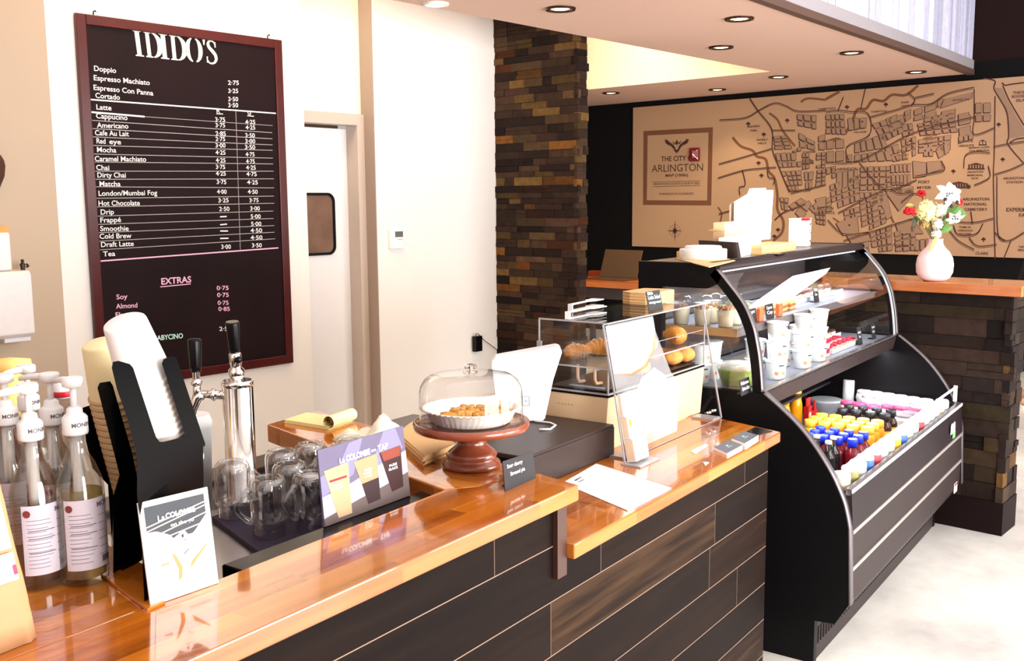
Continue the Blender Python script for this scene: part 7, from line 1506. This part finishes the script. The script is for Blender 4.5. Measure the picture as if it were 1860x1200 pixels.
c = T(1452, 447); r = 23*((c-EYE).dot(_fw))/F; tb_ = thing('paper_tub', 'white square tub with dark print and a red strip on its lid', 'tub', (c.x, c.y, ZT), rad(12)); hz = over(1452, 396, c).z-ZT
part('tub', MB().rbox(-r*0.9, r*0.9, -r*0.75, r*0.75, 0, hz*0.95, 0.004), mat('tub_cream', (0.86, 0.82, 0.78), 0.5, var=0.02), tb_); part('lid', MB().rbox(-r*0.92, r*0.92, -r*0.77, r*0.77, hz*0.952, hz, 0.003), paper_white, tb_); part('red_strip', MB().rbox(-r*0.95, 0.0, -r*0.80, -r*0.2, hz*0.92, hz*1.004, 0.003), mat('strip_red', srgb(196, 30, 44), 0.4), tb_)
m = MB()
for u, v, w_, h_ in ((-.1, .74, .05, .10), (.3, .74, .05, .10), (-.3, .55, .5, .03), (.0, .46, .4, .03), (-.1, .2, .3, .03), (.2, .15, .35, .04)): m.box(r*u, r*(u+w_*1.4), -r*0.785, -r*0.745, hz*v, hz*(v+h_))
part('print', m, pk_blk, tb_)
o = MB().rbox(0, 0.10, 0, 0.05, 0, 0.006, 0.002).build('dark_phone', black_gloss, loc=(T(1414, 464).x, T(1414, 464).y-0.0, ZT)); o.rotation_euler = (0, 0, 0.1); tag(o, 'thin dark phone at the front edge of the case top, below the kraft trays', 'phone')
o = MB().tube([(0, 0, 0.0045), (0.10, 0.012, 0.0045)], 0.004, 8).build('pen', white_plastic, loc=(T(1288, 456).x, T(1288, 456).y, ZT)); tag(o, 'white pen lying behind the dark tablet on the display case', 'pen')

# ================================================================== VASE AND FLOWERS
c = atbx(1697, 497, XH+0.02); c = bw(c.x, c.y, ZBAR); s_ = ((c-EYE).dot(_fw))/F
vs_ = thing('flower_vase', 'pale pink bottle-shaped vase on the wooden bar top', 'vase', c)
pf_ = [(17, 0), (26, 5), (31, 16), (32, 30), (30, 42), (24, 53), (16, 61), (12.5, 68), (12, 74), (13, 76), (11, 75), (10, 66)]
part('vase', MB().lathe([(a*s_, b*s_) for a, b in pf_], 40, cap1=False), mat('vase_pink', srgb(246, 208, 204), 0.35, var=0.02), vs_)
part('water_line', MB().lathe([(10*s_, 64*s_), (0.001, 64*s_)], 20, cap0=False), mat('vase_inside', (0.05, 0.06, 0.03), 0.4), vs_)
gr_ = mat('stem_green', srgb(70, 98, 30), 0.6, var=0.3); leaf_m = mat('leaf_green', srgb(62, 108, 22), 0.45, var=0.3, scale=18); p_red = mat('petal_red', srgb(206, 18, 34), 0.6, var=0.2); p_wht = mat('petal_white', (0.86, 0.85, 0.80), 0.6, var=0.04, sss=0.1); p_crm = mat('petal_cream', srgb(238, 228, 160), 0.6, var=0.12, scale=60); p_drk = mat('flower_dark', (0.03, 0.01, 0.014), 0.5)
mouth = Vector((0, 0, 74*s_))
def fpos(px, py, fw=0.0): return atd(px, py, c) + Vector((_fw.x, _fw.y, 0))*fw - c
def stem(t, p, k=0.35):
    a = Vector((0, 0, 60*s_)); b = mouth + Vector((p.x*0.12, p.y*0.12, 0)); pts = [a.lerp(b, i/3) for i in range(4)]+[b+(p-b)*u+Vector((0, 0, 0.02*math.sin(PI*u))) for u in (.33, .66, 1)]; part('stem', MB().tube(pts, 0.0022, 6), gr_, t)
def carnation(px, py, r, fw, label, mt=p_red, n=26):
    p = fpos(px, py, fw); t = thing('flower', label, 'flower', c); stem(t, p); m = MB(); r0 = random.Random(px)
    for i in range(n):
        a, e = r0.uniform(0, 2*PI), math.asin(r0.uniform(-0.35, 1)); d = Vector((math.cos(a)*math.cos(e), math.sin(a)*math.cos(e), math.sin(e))); q = p+d*r*s_*0.62; u = d.cross(Vector((0.3, 0.2, 1))).normalized(); v = d.cross(u)
        w = r*s_*0.5; m.face([q-u*w*.5, q+d*w*.5-u*w*.75+v*w*.2, q+d*w*.75+v*w*.1, q+d*w*.5+u*w*.75-v*w*.2, q+u*w*.5]); m.ball(q, w*0.62, 6, 5, (1, 1, 0.7))
    part('petals', m, mt, t, normals=False)
    return t
carnation(1647, 386, 12, -0.03, 'deep red carnation at the far left of the bouquet'); carnation(1681, 354, 10, 0.05, 'red carnation at the top left behind the cream hydrangea'); carnation(1738, 362, 9, 0.05, 'small red carnation behind the lily at the right'); carnation(1747, 369, 8, 0.02, 'small red carnation above the large green leaf'); carnation(1713, 391, 4, -0.06, 'tiny red bud between the white blooms')
def hydr(px, py, r, fw, label, mt, n=46, sx=1.25):
    p = fpos(px, py, fw); t = thing('flower', label, 'flower', c); stem(t, p); m = MB(); r0 = random.Random(py)
    for i in range(n):
        d = Vector((r0.gauss(0, 1), r0.gauss(0, 1), r0.gauss(0, 1))).normalized(); q = p+Vector((d.x*sx, d.y, d.z))*r*s_*r0.uniform(.75, 1); u = d.cross(Vector((.2, .9, .4))).normalized(); v = d.cross(u); w = 5.2*s_
        for j in range(4):
            a = j*PI/2; e = u*math.cos(a)+v*math.sin(a); f = u*math.cos(a+.6)+v*math.sin(a+.6); g_ = u*math.cos(a-.6)+v*math.sin(a-.6); m.face([q, q+f*w*.7, q+e*w+d*w*.2, q+g_*w*.7])
    m.ball(p, r*s_*0.78, 10, 7, (sx, 1, 1)); part('florets', m, mt, t, normals=False)
hydr(1680, 384, 22, -0.02, 'large cream hydrangea head in the middle of the bouquet', p_crm, 90); hydr(1692, 424, 8, -0.06, 'small white bloom hanging over the vase mouth', p_wht, 22, 1); hydr(1692, 406, 9, -0.07, 'white bloom just above the hanging one', p_wht, 22, 1); hydr(1702, 381, 11, -0.05, 'white bloom right of the hydrangea', p_wht, 30, 1); hydr(1676, 408, 6, -0.04, 'tan dried bloom below the hydrangea', mat('petal_tan', srgb(206, 176, 104), 0.7, var=0.2), 16, 1)
def lily(px, py, r, fw, label, n=6, down=False):
    p = fpos(px, py, fw); t = thing('flower', label, 'flower', c); stem(t, p); m = MB(); ax = (-Vector((_fw.x, _fw.y, 0))*0.8+Vector((0, 0, -0.8 if down else 0.35))).normalized(); u = ax.cross(Vector((0, 0, 1))).normalized(); v = ax.cross(u)
    for j in range(n):
        a = j*2*PI/n+0.3; e = u*math.cos(a)+v*math.sin(a); f = ax.cross(e); R_ = r*s_; prev = None
        for k in range(6):
            s = k/5; q = p+e*R_*s+ax*R_*(0.5*s*(1.3-s)*2); w = R_*0.27*math.sin(PI*min(1, .15+s*.85))**0.8+0.0003; cur = (q-f*w+ax*w*.3, q, q+f*w+ax*w*.3)
            if prev: m.face([prev[0], prev[1], cur[1], cur[0]], True); m.face([prev[1], prev[2], cur[2], cur[1]], True)
            prev = cur
    part('petals', m, p_wht, t, normals=False); a_ = MB()
    for j in range(3): q = p+ax*r*s_*0.55+u*(j-1)*0.012; a_.ball(q, 0.004, 6, 5); a_.tube([p, q], 0.0012, 5)
    part('stamens', a_, p_drk, t)
lily(1714, 357, 26, -0.03, 'large white lily at the top of the bouquet'); lily(1732, 352, 16, 0.02, 'white lily petals reaching right, behind the large lily'); lily(1724, 390, 18, -0.05, 'white lily drooping at the right, above the vase', 6, True)
for k, q in enumerate(((1706, 362), (1727, 367), (1717, 374))):
    p = fpos(*q, -0.07); t = thing('flower', ['dark berry head left of the lily centre', 'dark berry head right of the lily centre', 'dark berry head under the large lily'][k], 'flower', c); stem(t, p); part('berry', MB().ball(p, 3.6*s_, 10, 8), p_drk, t)
def leaf(px0, px1, w, fw, label, mt=leaf_m):
    a, b = fpos(*px0, fw), fpos(*px1, fw); t = thing('leaf', label, 'leaf', c); m = MB(); d = b-a; n = d.cross(Vector((_fw.x, _fw.y, 0))).normalized()*-1; prev = None; nn = Vector((_fw.x, _fw.y, 0))
    for k in range(9):
        s = k/8; q = a+d*s+Vector((0, 0, -0.012*s*s)); ww = w*s_*math.sin(PI*min(1, 0.08+s*0.92))**0.8+0.0003; cur = (q-n*ww, q-nn*ww*.25, q+n*ww)
        if prev: m.face([prev[0], prev[1], cur[1], cur[0]], True); m.face([prev[1], prev[2], cur[2], cur[1]], True)
        prev = cur
    part('blade', m, mt, t, normals=False); part('stalk', MB().tube([Vector((0, 0, 66*s_)), mouth, a], 0.002, 6), gr_, t)
leaf((1722, 386), (1762, 386), 13, 0.03, 'large green leaf reaching right out of the bouquet'); leaf((1722, 395), (1750, 400), 8, 0.05, 'green leaf below the large right one'); leaf((1704, 420), (1726, 406), 7, -0.03, 'short green leaf above the vase mouth at the right'); leaf((1662, 392), (1655, 408), 5, -0.02, 'dark green leaf under the left red carnation', mat('leaf_dark', srgb(52, 50, 20), 0.5)); leaf((1690, 428), (1677, 452), 3.5, -0.08, 'thin yellow-green sprig trailing down over the vase', mat('sprig', srgb(176, 164, 84), 0.6)); leaf((1660, 374), (1645, 368), 3, 0, 'small yellowish sprig at the upper left of the bouquet', mat('sprig', srgb(176, 164, 84), 0.6))

# ================================================================== PERSON BEHIND THE HALF WALL
f0 = atz(1885, 733, 0); per = thing('person', 'person in black clothes at the right picture edge behind the stone half wall', 'person', (f0.x, f0.y, 0), rad(215))
def skin(nm, verts, edges, radii, mt, parent, sub=2):
    me = bpy.data.meshes.new(nm); me.from_pydata(verts, edges, []); me.materials.append(mt); o = bpy.data.objects.new(nm, me); COL.objects.link(o); o.parent = parent
    o.modifiers.new('skin', 'SKIN'); s = o.modifiers.new('sub', 'SUBSURF'); s.levels = sub; s.render_levels = sub
    for v, r in zip(me.skin_vertices[0].data, radii): v.radius = (r, r) if isinstance(r, float) else r
    me.skin_vertices[0].data[0].use_root = True; return o
skin_m = mat('skin', srgb(206, 140, 108), 0.5, var=0.05, sss=0.1); cloth_b = mat('clothes_black', (0.010, 0.008, 0.009), 0.8)
V = [(0, 0, .93), (0, 0, 1.10), (0, .0, 1.28), (0, .01, 1.42), (0, .01, 1.50), (0, -.01, 1.585), (0, -.02, 1.66), (.10, 0, .88), (.11, -.01, .50), (.115, .02, .09), (-.10, 0, .88), (-.11, .03, .50), (-.115, .06, .09), (.17, .01, 1.40), (.23, .02, 1.14), (.25, -.07, .82), (-.17, .01, 1.40), (-.23, .02, 1.14), (-.25, -.07, .82), (.12, -.05, .055), (-.12, -.02, .055), (.256, -.098, .735), (-.256, -.098, .735)]
E_ = [(0, 1), (1, 2), (2, 3), (3, 4), (4, 5), (5, 6), (0, 7), (7, 8), (8, 9), (0, 10), (10, 11), (11, 12), (3, 13), (13, 14), (14, 15), (3, 16), (16, 17), (17, 18), (9, 19), (12, 20), (15, 21), (18, 22)]
R_ = [.115, .112, .125, .085, .052, .075, .085, .085, .06, .04, .085, .06, .04, .055, .045, .032, .055, .045, .032, .03, .03, .034, .034]
skin('body', V, E_, [r if isinstance(r, tuple) else float(r) for r in R_], skin_m, per)
m = MB(); m.M = Matrix.Diagonal((1, 0.74, 1, 1)); m.lathe([(.10, .80), (.150, .82), (.155, .90), (.150, .965)], 28)
for sg in (1, -1): m.M = Matrix.Identity(4); m.tube([(sg*.075, 0, .87), (sg*.092, -.002, .76), (sg*.108, sg*-.004, .50), (sg*.115, .04 if sg < 0 else .0, .075)], [.088, .092, .072, .058], 18)
part('trousers', m, cloth_b, per)
m = MB(); m.M = Matrix.Diagonal((1, 0.74, 1, 1)); m.lathe([(.162, .855), (.160, .95), (.150, 1.10), (.165, 1.27), (.160, 1.37), (.115, 1.43), (.068, 1.475)], 28)
for sg in (1, -1): m.M = Matrix.Identity(4); m.tube([(sg*.10, .005, 1.39), (sg*.165, .01, 1.375), (sg*.20, .012, 1.30), (sg*.232, .02, 1.13), (sg*.252, -.06, .85)], [.062, .072, .068, .058, .043], 18)
part('shirt', m, cloth_b, per)
for s, (x, y) in enumerate(((.12, -.05), (-.12, -.01))):
    m = MB(); m.ball((x, y-0.03, 0.045), 0.05, 16, 10, (0.95, 2.5, 0.85))
    for v in m.bm.verts: v.co.z = max(0.004, v.co.z)
    so = part('shoe', m, mat('shoe_tan', srgb(190, 140, 110), 0.5), per); part('sole', MB().prism([(x-.045, y-.15), (x+.045, y-.15), (x+.05, y-.02), (x+.038, y+.095), (x-.038, y+.095), (x-.05, y-.02)], 0.0, 0.012, 'z'), white_plastic, so)
for s in (1, -1):
    for j in range(4):
        b_ = Vector((s*(.240+.010*j), -.120+.014*j, .738)); L2 = (.062, .072, .068, .055)[j]
        skin('finger', [tuple(b_), tuple(b_+Vector((0, -.012, -L2*.5))), tuple(b_+Vector((-s*.004, -.006, -L2)))], [(0, 1), (1, 2)], [.0095, .0085, .0075], skin_m, per, 1)
    b_ = Vector((s*.244, -.112, .765)); skin('thumb', [tuple(b_), tuple(b_+Vector((-s*.018, -.022, -.022))), tuple(b_+Vector((-s*.016, -.034, -.048)))], [(0, 1), (1, 2)], [.011, .0095, .008], skin_m, per, 1)
hm = MB(); hm.ball((0, -0.005, 1.69), 0.098, 20, 14, (0.86, 1.02, 1.15)); 
for v in list(hm.bm.verts):
    if v.co.y < -0.045 and v.co.z < 1.735: v.co.y = -0.045
part('hair', hm, mat('hair_dark', (0.02, 0.012, 0.008), 0.6), per)
fc = MB(); fc.ball((0, -.102, 1.61), 0.016, 10, 8, (.7, 1, 1.4)); fc.ball((0.078, -.01, 1.625), .022, 10, 8, (.4, .8, 1.3)); fc.ball((-0.078, -.01, 1.625), .022, 10, 8, (.4, .8, 1.3)); part('nose_and_ears', fc, skin_m, per)
for s in (1, -1): part('eye', MB().ball((s*.032, -.093, 1.645), .011, 10, 8), mat('eye_white', (.8, .78, .75), .3), per)
part('mouth', MB().ball((0, -.097, 1.565), .02, 10, 6, (1, .3, .28)), mat('lip', srgb(170, 90, 80), .5), per)
